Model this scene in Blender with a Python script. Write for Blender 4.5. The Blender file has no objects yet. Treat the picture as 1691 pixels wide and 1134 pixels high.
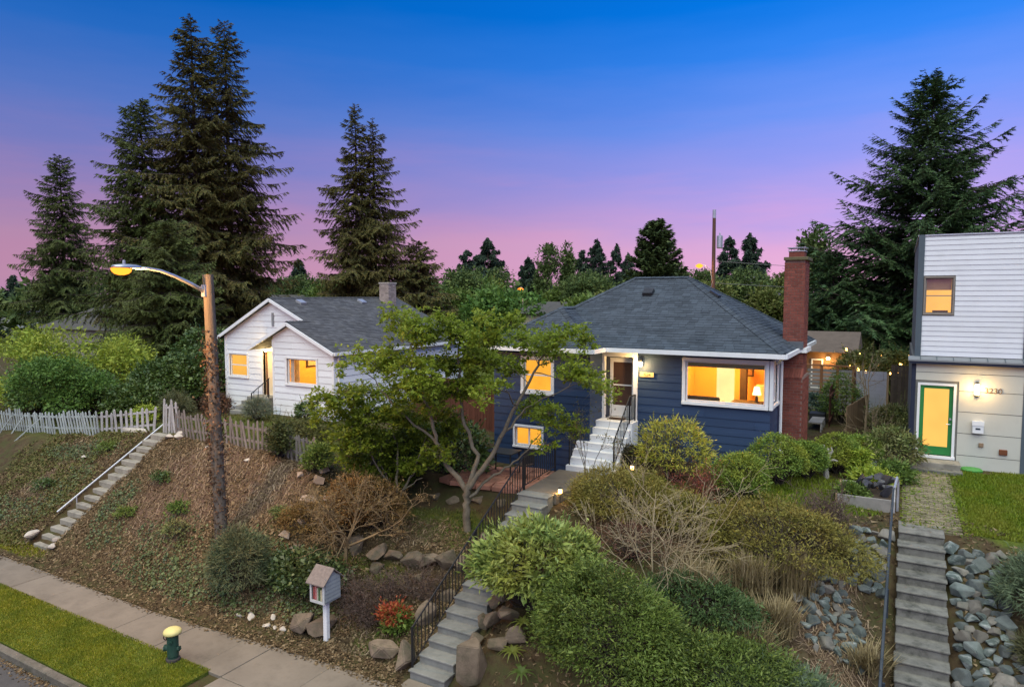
import bpy, bmesh, math, random
import numpy as np
from mathutils import Vector, Matrix
RAD = math.radians
random.seed(11)
sc = bpy.context.scene
col = sc.collection

# ------------------------------------------------------------------ camera, sky, sun, exposure
cam_d = bpy.data.cameras.new('camera')
cam = bpy.data.objects.new('camera', cam_d); col.objects.link(cam)
cam.location = (0, 0, 8.0)
cam.rotation_euler = (RAD(90 - 3.9), 0, RAD(29.6))
cam_d.sensor_width = 36.0
cam_d.lens = 24.06
cam_d.clip_start = 0.1
cam_d.clip_end = 3000
sc.camera = cam

SUN_EL, SUN_AZ = 62, 200          # soft light after sunset, from behind and right of the viewer
world = bpy.data.worlds.new('World'); sc.world = world
world.use_nodes = True
wt = world.node_tree; wn = wt.nodes; wl_ = wt.links
wn.clear()
w_out = wn.new('ShaderNodeOutputWorld')
w_bg = wn.new('ShaderNodeBackground'); w_bg.inputs['Strength'].default_value = 0.53
w_geo = wn.new('ShaderNodeTexCoord')
w_sep = wn.new('ShaderNodeSeparateXYZ'); wl_.new(w_geo.outputs['Generated'], w_sep.inputs[0])
w_map = wn.new('ShaderNodeMapping'); w_map.inputs['Scale'].default_value = (1.0, 1.0, 6.5)
wl_.new(w_geo.outputs['Generated'], w_map.inputs[0])
w_noi = wn.new('ShaderNodeTexNoise'); w_noi.inputs['Scale'].default_value = 1.3
w_noi.inputs['Detail'].default_value = 5.0; w_noi.inputs['Roughness'].default_value = 0.55
wl_.new(w_map.outputs[0], w_noi.inputs['Vector'])
w_mad = wn.new('ShaderNodeMath'); w_mad.operation = 'MULTIPLY_ADD'
w_mad.inputs[1].default_value = 0.13; w_mad.inputs[2].default_value = -0.058
wl_.new(w_noi.outputs['Fac'], w_mad.inputs[0])
w_add = wn.new('ShaderNodeMath'); w_add.operation = 'ADD'
wl_.new(w_sep.outputs['Z'], w_add.inputs[0]); wl_.new(w_mad.outputs[0], w_add.inputs[1])
w_rmp = wn.new('ShaderNodeValToRGB'); wl_.new(w_add.outputs[0], w_rmp.inputs[0])
def lin(r, g, b):
    f = lambda c: (c / 12.92) if c <= 0.04045 else ((c + 0.055) / 1.055) ** 2.4
    return (f(r / 255), f(g / 255), f(b / 255), 1.0)
stops = [(0.0, (214, 160, 208)), (0.035, (224, 166, 203)), (0.08, (214, 164, 206)), (0.123, (182, 155, 217)), (0.183, (142, 147, 226)),
         (0.248, (102, 140, 230)), (0.320, (46, 124, 226)), (0.385, (0, 112, 217)), (0.6, (0, 96, 200)), (1.0, (4, 76, 172))]
cr = w_rmp.color_ramp
while len(cr.elements) < len(stops): cr.elements.new(0.5)
for e, (p, c) in zip(cr.elements, stops): e.position = p; e.color = lin(*c)
w_sky = wn.new('ShaderNodeTexSky'); w_sky.sky_type = 'NISHITA'; w_sky.sun_disc = False
w_sky.sun_elevation = RAD(1.0); w_sky.sun_rotation = RAD(SUN_AZ)
w_skm = wn.new('ShaderNodeVectorMath'); w_skm.operation = 'SCALE'; w_skm.inputs['Scale'].default_value = 0.002
wl_.new(w_sky.outputs[0], w_skm.inputs[0])
w_sum = wn.new('ShaderNodeVectorMath'); w_sum.operation = 'ADD'
# the afterglow is brighter towards the east (+x) than the west
w_az = wn.new('ShaderNodeMapRange'); w_az.inputs[1].default_value = -1.0; w_az.inputs[2].default_value = 0.1
w_az.inputs[3].default_value = 0.64; w_az.inputs[4].default_value = 1.16; w_az.interpolation_type = 'SMOOTHSTEP'
wl_.new(w_sep.outputs['X'], w_az.inputs[0])
w_mul = wn.new('ShaderNodeVectorMath'); w_mul.operation = 'SCALE'
# thin wisps of pink afterglow cloud in the lower sky
w_mp2 = wn.new('ShaderNodeMapping'); w_mp2.inputs['Scale'].default_value = (1.6, 1.6, 13.0); wl_.new(w_geo.outputs['Generated'], w_mp2.inputs[0])
w_n2 = wn.new('ShaderNodeTexNoise'); w_n2.inputs['Scale'].default_value = 1.8; w_n2.inputs['Detail'].default_value = 6.0; w_n2.inputs['Roughness'].default_value = 0.6; wl_.new(w_mp2.outputs[0], w_n2.inputs['Vector'])
w_r2 = wn.new('ShaderNodeMapRange'); w_r2.inputs[1].default_value = 0.48; w_r2.inputs[2].default_value = 0.72; w_r2.inputs[4].default_value = 0.30; wl_.new(w_n2.outputs['Fac'], w_r2.inputs[0])
w_r3 = wn.new('ShaderNodeMapRange'); w_r3.inputs[1].default_value = 0.26; w_r3.inputs[2].default_value = 0.08; wl_.new(w_sep.outputs['Z'], w_r3.inputs[0])
w_m3 = wn.new('ShaderNodeMath'); w_m3.operation = 'MULTIPLY'; wl_.new(w_r2.outputs[0], w_m3.inputs[0]); wl_.new(w_r3.outputs[0], w_m3.inputs[1])
w_mx = wn.new('ShaderNodeMix'); w_mx.data_type = 'RGBA'; wl_.new(w_m3.outputs[0], w_mx.inputs[0]); wl_.new(w_rmp.outputs[0], w_mx.inputs[6]); w_mx.inputs[7].default_value = lin(226, 156, 200)
wl_.new(w_mx.outputs[2], w_mul.inputs[0]); wl_.new(w_az.outputs[0], w_mul.inputs['Scale'])
wl_.new(w_mul.outputs[0], w_sum.inputs[0]); wl_.new(w_skm.outputs[0], w_sum.inputs[1])
wl_.new(w_sum.outputs[0], w_bg.inputs['Color'])
wl_.new(w_bg.outputs[0], w_out.inputs['Surface'])

sun_d = bpy.data.lights.new('sun', 'SUN'); sun_d.energy = 2.35; sun_d.angle = RAD(85)
sun_d.color = (0.985, 1.0, 0.77)
sun = bpy.data.objects.new('sun', sun_d); col.objects.link(sun)
sun.rotation_euler = (RAD(90 - SUN_EL), 0, RAD(20))

sc.view_settings.view_transform = 'Standard'
sc.view_settings.look = 'None'
sc.view_settings.exposure = 1.0
sc.view_settings.gamma = 1.0
sc.render.engine = 'CYCLES'
cy = sc.cycles
cy.use_denoising = True
cy.max_bounces = 6; cy.diffuse_bounces = 3; cy.glossy_bounces = 2; cy.transmission_bounces = 4
cy.transparent_max_bounces = 8
cy.sample_clamp_indirect = 4.0
cy.caustics_reflective = False; cy.caustics_refractive = False

# ------------------------------------------------------------------ helpers: scene tree
def tag(o, label=None, cat=None, group=None, kind=None):
    if label: o['label'] = label
    if cat: o['category'] = cat
    if group: o['group'] = group
    if kind: o['kind'] = kind
    return o
def thing(name, label, cat, loc=(0, 0, 0), group=None):
    o = bpy.data.objects.new(name, None); col.objects.link(o)
    o.location = loc; o.empty_display_size = 0.2
    return tag(o, label, cat, group)
def wloc(o):
    v = Vector((0, 0, 0))
    while o is not None:
        v += o.location; o = o.parent
    return v
def link(name, me, parent=None, loc=None):
    o = bpy.data.objects.new(name, me); col.objects.link(o)
    if parent: o.parent = parent
    if loc is not None:
        o.location = Vector(loc) - (wloc(parent) if parent else Vector((0, 0, 0)))
    return o
def rotz(v, a):
    c, s = math.cos(a), math.sin(a)
    return Vector((v[0] * c - v[1] * s, v[0] * s + v[1] * c, v[2]))
def copy_tree(o, parent=None):
    c = o.copy(); col.objects.link(c); c.parent = parent
    for ch in list(o.children): copy_tree(ch, c)
    return c
def npmesh(name, V, Fc, mat, parent=None, smooth=False):
    """V (n,3) world coordinates, Fc (m,k) indices."""
    V = np.asarray(V, dtype=np.float32); Fc = np.asarray(Fc, dtype=np.int32)
    off = np.array(wloc(parent) if parent else (0, 0, 0), dtype=np.float32)
    me = bpy.data.meshes.new(name)
    m, k = Fc.shape
    me.vertices.add(len(V)); me.vertices.foreach_set('co', (V - off).ravel())
    me.loops.add(m * k); me.loops.foreach_set('vertex_index', Fc.ravel())
    me.polygons.add(m); me.polygons.foreach_set('loop_start', np.arange(0, m * k, k, dtype=np.int32))
    if smooth: me.polygons.foreach_set('use_smooth', np.ones(m, dtype=bool))
    me.update(calc_edges=True)
    me.materials.append(mat)
    return link(name, me, parent)

class MB:
    def __init__(s): s.v = []; s.f = []
    def add(s, vs, fs):
        b = len(s.v); s.v += [tuple(p) for p in vs]; s.f += [tuple(i + b for i in f) for f in fs]; return s
    def box(s, x0, x1, y0, y1, z0, z1):
        return s.add([(x0, y0, z0), (x1, y0, z0), (x1, y1, z0), (x0, y1, z0), (x0, y0, z1), (x1, y0, z1), (x1, y1, z1), (x0, y1, z1)],
                     [(0, 3, 2, 1), (4, 5, 6, 7), (0, 1, 5, 4), (1, 2, 6, 5), (2, 3, 7, 6), (3, 0, 4, 7)])
    def obox(s, c, ax, ay, az):
        c = Vector(c); ax = Vector(ax); ay = Vector(ay); az = Vector(az); vs = []
        for z in (-1, 1):
            for x, y in ((-1, -1), (1, -1), (1, 1), (-1, 1)): vs.append(c + ax * x + ay * y + az * z)
        return s.add(vs, [(0, 3, 2, 1), (4, 5, 6, 7), (0, 1, 5, 4), (1, 2, 6, 5), (2, 3, 7, 6), (3, 0, 4, 7)])
    def beam(s, p, q, w, h, up=(0, 0, 1)):
        p = Vector(p); q = Vector(q); d = (q - p); L = d.length; d.normalize()
        up = Vector(up)
        if abs(d.dot(up)) > 0.98: up = Vector((0, 1, 0))
        a = d.cross(up).normalized(); b = a.cross(d)
        return s.obox((p + q) / 2, d * (L / 2), a * (w / 2), b * (h / 2))
    def tube(s, pts, rad, n=6, cap=True):
        pts = [Vector(p) for p in pts]
        if not hasattr(rad, '__len__'): rad = [rad] * len(pts)
        base = len(s.v); prev = None
        for i, p in enumerate(pts):
            d = (pts[min(i + 1, len(pts) - 1)] - pts[max(i - 1, 0)])
            if d.length < 1e-9: d = Vector((0, 0, 1))
            d.normalize()
            a = prev if prev is not None else (Vector((1, 0, 0)) if abs(d.x) < 0.9 else Vector((0, 1, 0)))
            a = (a - d * a.dot(d)); a.normalize(); prev = a; b = d.cross(a)
            for k in range(n):
                t = 2 * math.pi * k / n
                s.v.append(tuple(p + (a * math.cos(t) + b * math.sin(t)) * rad[i]))
        for i in range(len(pts) - 1):
            for k in range(n):
                k2 = (k + 1) % n; r0 = base + i * n; r1 = r0 + n
                s.f.append((r0 + k, r0 + k2, r1 + k2, r1 + k))
        if cap:
            s.f.append(tuple(base + k for k in reversed(range(n))))
            e = base + (len(pts) - 1) * n; s.f.append(tuple(e + k for k in range(n)))
        return s
    def lathe(s, prof, c, n=16):
        base = len(s.v); c = Vector(c)
        for r, z in prof:
            for k in range(n):
                t = 2 * math.pi * k / n
                s.v.append((c.x + r * math.cos(t), c.y + r * math.sin(t), c.z + z))
        for i in range(len(prof) - 1):
            for k in range(n):
                k2 = (k + 1) % n
                s.f.append((base + i * n + k, base + i * n + k2, base + (i + 1) * n + k2, base + (i + 1) * n + k))
        s.f.append(tuple(base + k for k in reversed(range(n))))
        e = base + (len(prof) - 1) * n; s.f.append(tuple(e + k for k in range(n)))
        return s
    def prism(s, poly, ext):
        n = len(poly); ext = Vector(ext)
        vs = [Vector(p) for p in poly] + [Vector(p) + ext for p in poly]
        fs = [tuple(range(n)), tuple(reversed(range(n, 2 * n)))]
        fs += [(i, i + n, (i + 1) % n + n, (i + 1) % n) for i in range(n)]
        return s.add(vs, fs)
    def poly(s, pts): return s.add(pts, [tuple(range(len(pts)))])
    def build(s, name, mat, parent=None, smooth=False, bevel=0.0, fix=True):
        off = wloc(parent) if parent else Vector((0, 0, 0))
        me = bpy.data.meshes.new(name)
        me.from_pydata([(p[0] - off.x, p[1] - off.y, p[2] - off.z) for p in s.v], [], s.f)
        if fix or bevel:
            bm = bmesh.new(); bm.from_mesh(me)
            if bevel: bmesh.ops.bevel(bm, geom=list(bm.edges), offset=bevel, segments=1, affect='EDGES', clamp_overlap=True)
            bmesh.ops.recalc_face_normals(bm, faces=bm.faces)
            bm.to_mesh(me); bm.free()
        if smooth:
            me.polygons.foreach_set('use_smooth', [True] * len(me.polygons))
        me.materials.append(mat)
        return link(name, me, parent)
def smooth_by_angle(o, ang=35):
    me = o.data
    me.polygons.foreach_set('use_smooth', [True] * len(me.polygons))
    bm = bmesh.new(); bm.from_mesh(me)
    for e in bm.edges:
        e.smooth = len(e.link_faces) == 2 and e.calc_face_angle(3.0) < RAD(ang)
    bm.to_mesh(me); bm.free(); return o

# ------------------------------------------------------------------ helpers: materials
def base_mat(name):
    m = bpy.data.materials.new(name); m.use_nodes = True
    nt = m.node_tree; nt.nodes.clear()
    out = nt.nodes.new('ShaderNodeOutputMaterial')
    return m, nt, out
def nd(nt, t, **kw):
    n = nt.nodes.new(t)
    for k, v in kw.items(): setattr(n, k, v)
    return n
def mixrgb(nt, fac, a, b, mode='MIX'):
    n = nd(nt, 'ShaderNodeMix', data_type='RGBA', blend_type=mode)
    for sock, val in ((n.inputs[0], fac), (n.inputs[6], a), (n.inputs[7], b)):
        if hasattr(val, 'links') or hasattr(val, 'is_output'): nt.links.new(val, sock)
        else: sock.default_value = val if not isinstance(val, tuple) or len(val) == 4 else (*val, 1)
    return n.outputs[2]
def noise(nt, scale, detail=4, rough=0.6, stretch=None, coord='Position'):
    g = nd(nt, 'ShaderNodeNewGeometry')
    src = g.outputs['Position']
    if stretch:
        mp = nd(nt, 'ShaderNodeMapping'); mp.inputs['Scale'].default_value = stretch
        nt.links.new(src, mp.inputs[0]); src = mp.outputs[0]
    n = nd(nt, 'ShaderNodeTexNoise'); n.inputs['Scale'].default_value = scale
    n.inputs['Detail'].default_value = detail; n.inputs['Roughness'].default_value = rough
    nt.links.new(src, n.inputs['Vector'])
    return n.outputs['Fac']
def ramp(nt, fac, pts):
    r = nd(nt, 'ShaderNodeValToRGB'); nt.links.new(fac, r.inputs[0])
    cr = r.color_ramp
    while len(cr.elements) < len(pts): cr.elements.new(0.5)
    for e, (p, c) in zip(cr.elements, pts):
        e.position = p; e.color = (*c[:3], 1) if hasattr(c, '__len__') else (c, c, c, 1)
    return r.outputs[0]
def M(name, c, rough=0.8, var=0.15, scale=4.0, bump=0.0, bscale=None, spec=0.3, island=0.0, objr=0.0, stretch=None,
      dirt=None, dirt_amt=0.5, dscale=1.2, metal=0.0):
    """Surface with uneven colour; dirt is a second colour in patches of its own shape."""
    m, nt, out = base_mat(name)
    p = nd(nt, 'ShaderNodeBsdfPrincipled')
    c = tuple(c[:3])
    n1 = noise(nt, scale, 5, 0.65, stretch)
    colr = ramp(nt, n1, [(0.25, tuple(x * (1 - var) for x in c)), (0.75, tuple(min(1, x * (1 + var)) for x in c))])
    if dirt is not None:
        n2 = noise(nt, dscale, 6, 0.7, stretch)
        f = ramp(nt, n2, [(0.48, 0.0), (0.70, dirt_amt)])
        colr = mixrgb(nt, f, colr, (*dirt[:3], 1))
    if island or objr:
        if island: src = nd(nt, 'ShaderNodeNewGeometry').outputs['Random Per Island']; a = island
        else: src = nd(nt, 'ShaderNodeObjectInfo').outputs['Random']; a = objr
        mr = nd(nt, 'ShaderNodeMapRange'); nt.links.new(src, mr.inputs[0])
        mr.inputs[3].default_value = 1 - a; mr.inputs[4].default_value = 1 + a
        h = nd(nt, 'ShaderNodeHueSaturation'); nt.links.new(mr.outputs[0], h.inputs['Value']); nt.links.new(colr, h.inputs['Color'])
        colr = h.outputs[0]
    nt.links.new(colr, p.inputs['Base Color'])
    p.inputs['Roughness'].default_value = rough
    p.inputs['Specular IOR Level'].default_value = spec
    p.inputs['Metallic'].default_value = metal
    if bump:
        b = nd(nt, 'ShaderNodeBump'); b.inputs['Strength'].default_value = bump; b.inputs['Distance'].default_value = 0.02
        nt.links.new(noise(nt, bscale or scale * 6, 5, 0.7, stretch), b.inputs['Height'])
        nt.links.new(b.outputs[0], p.inputs['Normal'])
    nt.links.new(p.outputs[0], out.inputs[0])
    return m
def ML(name, cols, trans=0.25, patch=None, pscale=0.9, patch_amt=0.6, rough=0.5, spec=0.25):
    """Foliage: colour differs from leaf to leaf and, in patches, by shoot age."""
    m, nt, out = base_mat(name)
    g = nd(nt, 'ShaderNodeNewGeometry')
    k = len(cols)
    c = ramp(nt, g.outputs['Random Per Island'], [(i / max(1, k - 1), cols[i]) for i in range(k)])
    if patch is not None:
        f = ramp(nt, noise(nt, pscale, 3), [(0.42, 0.0), (0.66, patch_amt)])
        c = mixrgb(nt, f, c, (*patch, 1))
    p = nd(nt, 'ShaderNodeBsdfPrincipled'); nt.links.new(c, p.inputs['Base Color'])
    p.inputs['Roughness'].default_value = rough; p.inputs['Specular IOR Level'].default_value = spec
    t = nd(nt, 'ShaderNodeBsdfTranslucent'); nt.links.new(c, t.inputs['Color'])
    mx = nd(nt, 'ShaderNodeMixShader'); mx.inputs[0].default_value = trans
    nt.links.new(p.outputs[0], mx.inputs[1]); nt.links.new(t.outputs[0], mx.inputs[2])
    nt.links.new(mx.outputs[0], out.inputs[0])
    return m
def EM(name, c, s, var=0.0, scale=1.5):
    m, nt, out = base_mat(name)
    e = nd(nt, 'ShaderNodeEmission'); e.inputs['Strength'].default_value = s
    if var:
        n = noise(nt, scale, 2)
        cc = ramp(nt, n, [(0.3, tuple(x * (1 - var) for x in c)), (0.7, tuple(x * (1 + var) for x in c))])
        nt.links.new(cc, e.inputs['Color'])
    else: e.inputs['Color'].default_value = (*c, 1)
    nt.links.new(e.outputs[0], out.inputs[0]); return m
def GL(name, tint=(1, 1, 1), refl=0.10):
    m, nt, out = base_mat(name)
    t = nd(nt, 'ShaderNodeBsdfTransparent'); t.inputs[0].default_value = (*tint, 1)
    g = nd(nt, 'ShaderNodeBsdfGlossy'); g.inputs['Roughness'].default_value = 0.03
    lw = nd(nt, 'ShaderNodeLayerWeight'); lw.inputs[0].default_value = .5
    pw = nd(nt, 'ShaderNodeMath', operation='POWER'); nt.links.new(lw.outputs['Facing'], pw.inputs[0]); pw.inputs[1].default_value = 4.0
    ma = nd(nt, 'ShaderNodeMath', operation='MULTIPLY_ADD'); nt.links.new(pw.outputs[0], ma.inputs[0]); ma.inputs[1].default_value = .7; ma.inputs[2].default_value = .06
    mx = nd(nt, 'ShaderNodeMixShader')
    nt.links.new(ma.outputs[0], mx.inputs[0]); nt.links.new(t.outputs[0], mx.inputs[1]); nt.links.new(g.outputs[0], mx.inputs[2])
    nt.links.new(mx.outputs[0], out.inputs[0]); return m

WHITE = M('white_paint', (.74, .75, .78), .55, .05, 3, .05, dirt=(.55, .54, .52), dirt_amt=.25)
WHITE_SIDE = M('white_siding_paint', (.70, .73, .78), .6, .05, 2.5, .06, objr=.035, dirt=(.55, .56, .57), dirt_amt=.3, stretch=(.5, .5, 4))
WHITE_STEP = M('white_step_paint', (.76, .77, .80), .6, .07, 3, .08, dirt=(.56, .56, .58), dirt_amt=.15, dscale=2)
NAVY = M('navy_siding_paint', (.024, .047, .105), .5, .10, 2.0, .05, objr=.10, stretch=(.6, .6, 5))
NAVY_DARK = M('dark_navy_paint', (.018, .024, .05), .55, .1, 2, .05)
SHINGLE_B = M('blue_grey_shingle', (.050, .063, .082), .9, .22, 1.2, .4, 60, island=.22)
SHINGLE_W = M('charcoal_shingle', (.076, .077, .085), .9, .25, 1.0, .4, 60, island=.24, dirt=(.12, .115, .11), dirt_amt=.4, dscale=.8)
SHINGLE_FAR = M('brown_grey_shingle', (.075, .07, .065), .9, .2, 1.0, .3)
ROOFBASE = M('roof_underlay', (.03, .034, .045), .9, .1, 3)
BRICK = M('red_brick', (.20, .062, .046), .85, .18, 8, .3, 40, island=.22, objr=.0)
BRICKO = M('red_brick_single', (.20, .062, .046), .85, .18, 8, .3, 40, objr=.22)
BRICK_PALE = M('pale_brick', (.30, .25, .23), .9, .2, 8, .3, 40, objr=.30)
MORTAR = M('mortar', (.22, .16, .14), .95, .15, 10, .3)
MORTAR_PALE = M('pale_mortar', (.33, .30, .28), .95, .15, 10, .3)
CONC = M('concrete', (.20, .168, .135), .9, .22, 2.2, .3, 45, dirt=(.10, .083, .066), dirt_amt=.8, dscale=1.1, objr=.08)
KERB = M('mossy_kerb', (.13, .115, .095), .95, .3, 4, .5, 30, dirt=(.05, .05, .03), dirt_amt=.9, dscale=2.2, objr=.1)
CONC_STEP = M('step_concrete', (.21, .21, .20), .9, .15, 3, .3, 50, dirt=(.09, .092, .085), dirt_amt=.6, dscale=2.2, objr=.06)
CONC_OLD = M('old_step_concrete', (.17, .165, .15), .92, .3, 5, .5, 40, dirt=(.04, .042, .036), dirt_amt=.9, dscale=3.2, objr=.08)
CONC_PALE = M('pale_step_concrete', (.27, .25, .215), .92, .2, 4, .4, 40, dirt=(.12, .11, .09), dirt_amt=.6, dscale=2.6, objr=.08)
ASPH = M('asphalt', (.075, .072, .072), .92, .2, 3, .4, 90)
PICKET = M('weathered_white_picket', (.40, .39, .40), .8, .18, 4, .2, 30, objr=.14, dirt=(.16, .14, .13), dirt_amt=.7, dscale=3.0, stretch=(3, 3, .6))
PICKET_DARK = M('weathered_grey_picket', (.20, .175, .165), .85, .25, 4, .25, 30, objr=.18, dirt=(.10, .075, .06), dirt_amt=.8, dscale=3.0, stretch=(3, 3, .6))
PICKET_TEAL = M('faded_teal_picket', (.36, .40, .40), .8, .18, 4, .2, 30, objr=.14, dirt=(.17, .17, .17), dirt_amt=.6, dscale=3.0, stretch=(3, 3, .6))
IRON = M('black_iron', (.012, .012, .015), .5, .2, 8, spec=.4)
STEEL_BLUE = M('blue_grey_steel', (.022, .032, .045), .5, .2, 5, dirt=(.08, .08, .085), dirt_amt=.4, spec=.4)
GALV = M('galvanised_metal', (.48, .50, .55), .4, .1, 5, metal=.6)
DARKMETAL = M('dark_metal', (.03, .032, .036), .5, .15, 5)
POLEWOOD = M('old_pole_wood', (.14, .115, .095), .9, .3, 7, .6, 25, stretch=(2.5, 2.5, .25), dirt=(.085, .07, .06), dirt_amt=.8, dscale=4)
BARK = M('bark', (.14, .115, .085), .9, .3, 8, .5, 30, dirt=(.10, .10, .085), dirt_amt=.5, dscale=3)
BARK_DARK = M('dark_bark', (.055, .042, .034), .95, .3, 6, .5, 20)
TWIG_TAN = M('tan_twig', (.26, .20, .13), .85, .25, 6, island=.25)
TWIG_GREY = M('grey_brown_twig', (.12, .085, .07), .9, .25, 6, island=.3)
TWIG_OCHRE = M('ochre_twig', (.22, .15, .08), .85, .25, 6, island=.3)
FENCEWOOD = M('red_brown_fence_wood', (.085, .032, .02), .8, .25, 4, .2, objr=.15, stretch=(2, 2, .4))
GREYWOOD = M('grey_slat_wood', (.22, .21, .205), .85, .25, 4, .2, objr=.18, stretch=(.5, .5, 3))
TANWOOD = M('tan_wood', (.27, .185, .11), .8, .2, 4, .2, objr=.12, stretch=(2, 2, .5))
ORANGEWOOD = M('orange_brown_wood', (.20, .09, .04), .75, .2, 4, .2, objr=.12)
GLASS = GL('window_glass')
ROOMWALL = M('warm_room_wall', (.82, .55, .16), .85, .05, 2)
ROOMFLOOR = M('room_floor', (.34, .18, .07), .5, .15, 4, stretch=(.4, 3, 1))
ROOMDARK = M('dark_furniture', (.05, .034, .025), .7, .2, 5)
ROOMPALE = M('pale_furniture', (.6, .52, .4), .8, .1, 4)
CURTAIN_LIT = EM('lit_curtain', (1.0, .44, .045), .60, .12, 2.0)
CURTAIN_LIT2 = EM('lit_blind', (1.0, .50, .09), .56, .10, 1.2)
BULB = EM('bulb', (1.0, .72, .34), 8.0)
FAIRY = EM('fairy_bulb', (1.0, .50, .12), 5.0)
BULB_SMALL = EM('small_bulb', (1.0, .58, .18), 6.0)
SODIUM = EM('sodium_lens', (1.0, .24, .02), 1.6)
SCREEN = M('brown_insect_screen', (.075, .040, .030), .8, .1, 6)

# ------------------------------------------------------------------ terrain
COLS = [(-60, [(10.4, 0), (10.9, .1), (15, 1.6), (17, 1.8), (30, 2.6)]),
 (-36, [(10.4, 0), (10.9, .1), (15, 1.85), (17, 2.0), (30, 2.6)]),
 (-28, [(10.4, 0), (10.9, .1), (15, 2.4), (17, 2.6), (30, 3)]),
 (-24, [(10.4, 0), (10.9, .12), (15, 3.0), (17, 3.05), (30, 3.1)]),
 (-18, [(10.5, 0), (10.9, .12), (14.8, 2.95), (17, 3.0), (30, 3.1)]),
 (-15, [(10.5, 0), (11, .2), (12.5, 1.25), (14.5, 2.7), (17, 2.9), (30, 3.1)]),
 (-13.5, [(10.6, 0), (11.4, .15), (12.3, .8), (13.5, 1.5), (15.5, 1.95), (17, 2.35), (20, 2.8), (30, 3.1)]),
 (-12, [(10.7, 0), (11.6, .12), (12.8, .5), (13.9, .75), (14.3, 1.4), (15.5, 1.75), (16.8, 2.05), (17.2, 2.38), (30, 3)]),
 (-9.2, [(11, 0), (12, .22), (13.9, .85), (14.4, 1.4), (15.9, 1.85), (16.6, 2.25), (17, 2.4), (20, 2.43), (30, 3)]),
 (-8.7, [(11, -.05), (11.2, -.05), (16, 2.45), (17, 2.6), (20, 2.7), (30, 3)]),
 (-7.9, [(11, -.05), (11.2, -.05), (16, 2.45), (17, 2.6), (20, 2.75), (30, 3)]),
 (-7.2, [(11, 0), (11.5, .8), (13, 1.5), (16, 2.62), (18, 2.82), (20.5, 3.0), (30, 3.1)]),
 (-3, [(10.6, 0), (11.5, .8), (15, 2.1), (17, 2.7), (20.5, 3.0), (30, 3.1)]),
 (-.3, [(10.6, 0), (13, .15), (17.7, 2.6), (18.1, 2.68), (24, 2.88), (30, 3)]),
 (8, [(10.6, 0), (13, .15), (17.7, 2.6), (18.1, 2.68), (24, 2.88), (30, 3)])]
CX = np.array([c[0] for c in COLS], dtype=float)
def Zb(x, y):
    x = np.atleast_1d(np.asarray(x, float)); y = np.atleast_1d(np.asarray(y, float))
    P = np.stack([np.interp(y, [a for a, b in p], [b for a, b in p]) for _, p in COLS])
    xc = np.clip(x, CX[0], CX[-1]); i = np.clip(np.searchsorted(CX, xc) - 1, 0, len(CX) - 2)
    t = (xc - CX[i]) / (CX[i + 1] - CX[i]); n = np.arange(len(x))
    return P[i, n] * (1 - t) + P[i + 1, n] * t
def wob(x, y):
    return (np.sin(x * 1.7 + y * 2.3) * np.sin(y * 1.3 - x * .9 + 1.2) + .6 * np.sin(x * 4.1 + 1.7 * y) * np.sin(3.7 * y + .4)
            + .35 * np.sin(x * 9.3 - 4 * y) * np.sin(8.1 * y + 2 * x))
def ZT(x, y):
    x = np.atleast_1d(np.asarray(x, float)); y = np.atleast_1d(np.asarray(y, float))
    z = Zb(x, y)
    z = np.where(y < 10.35, -0.05, z)
    z = np.where(y < 7.42, -0.18, z)
    a = np.clip((y - 10.5) / .6, 0, 1) * np.clip((19 - y) / 2, 0, 1)
    stair = np.where(((x > -8.95) & (x < -7.7)) | ((x > -.1) & (x < 1.3)), 0.0, 1.0)
    house = np.where(y > 17.3, .2, 1.0)
    z = z - np.where((x > .02) & (x < 1.12) & (y > 12.5) & (y < 17.9), .14, 0.0)
    z = z - np.where((x > -23.95) & (x < -22.9) & (y > 10.9) & (y < 15.4), .17, 0.0)
    z = z + .045 * wob(x, y) * a * stair * house
    far = np.clip((y - 45) / 60, 0, 1)
    return z - far * .6
def z1(x, y): return float(ZT([x], [y])[0])

def grid_lines(a, b, step, far):
    mid = list(np.arange(a, b + 1e-6, step)); lo = []; hi = []
    s = step; v = a
    while v > -far: s *= 1.6; v -= s; lo.append(v)
    s = step; v = b
    while v < far: s *= 1.6; v += s; hi.append(v)
    return np.array(lo[::-1] + mid + hi)
gx = grid_lines(-38, 6, .16, 1500)
gy = np.concatenate([[-400, -100, -30, -10, 0, 5, 7.0, 7.41, 7.43, 8.2, 9, 10, 10.34, 10.36], np.arange(10.5, 24, .16), np.array([24.2, 24.8, 25.5, 26.5, 28, 30, 33, 37, 42, 50, 60, 75, 95, 120, 160, 220, 320, 500, 800, 1500])])
GX, GY = np.meshgrid(gx, gy)
fx, fy = GX.ravel(), GY.ravel()
fz = ZT(fx, fy)
nx, ny = len(gx), len(gy)
idx = np.arange(nx * ny).reshape(ny, nx)
FQ = np.stack([idx[:-1, :-1], idx[:-1, 1:], idx[1:, 1:], idx[1:, :-1]], -1).reshape(-1, 4)
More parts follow.
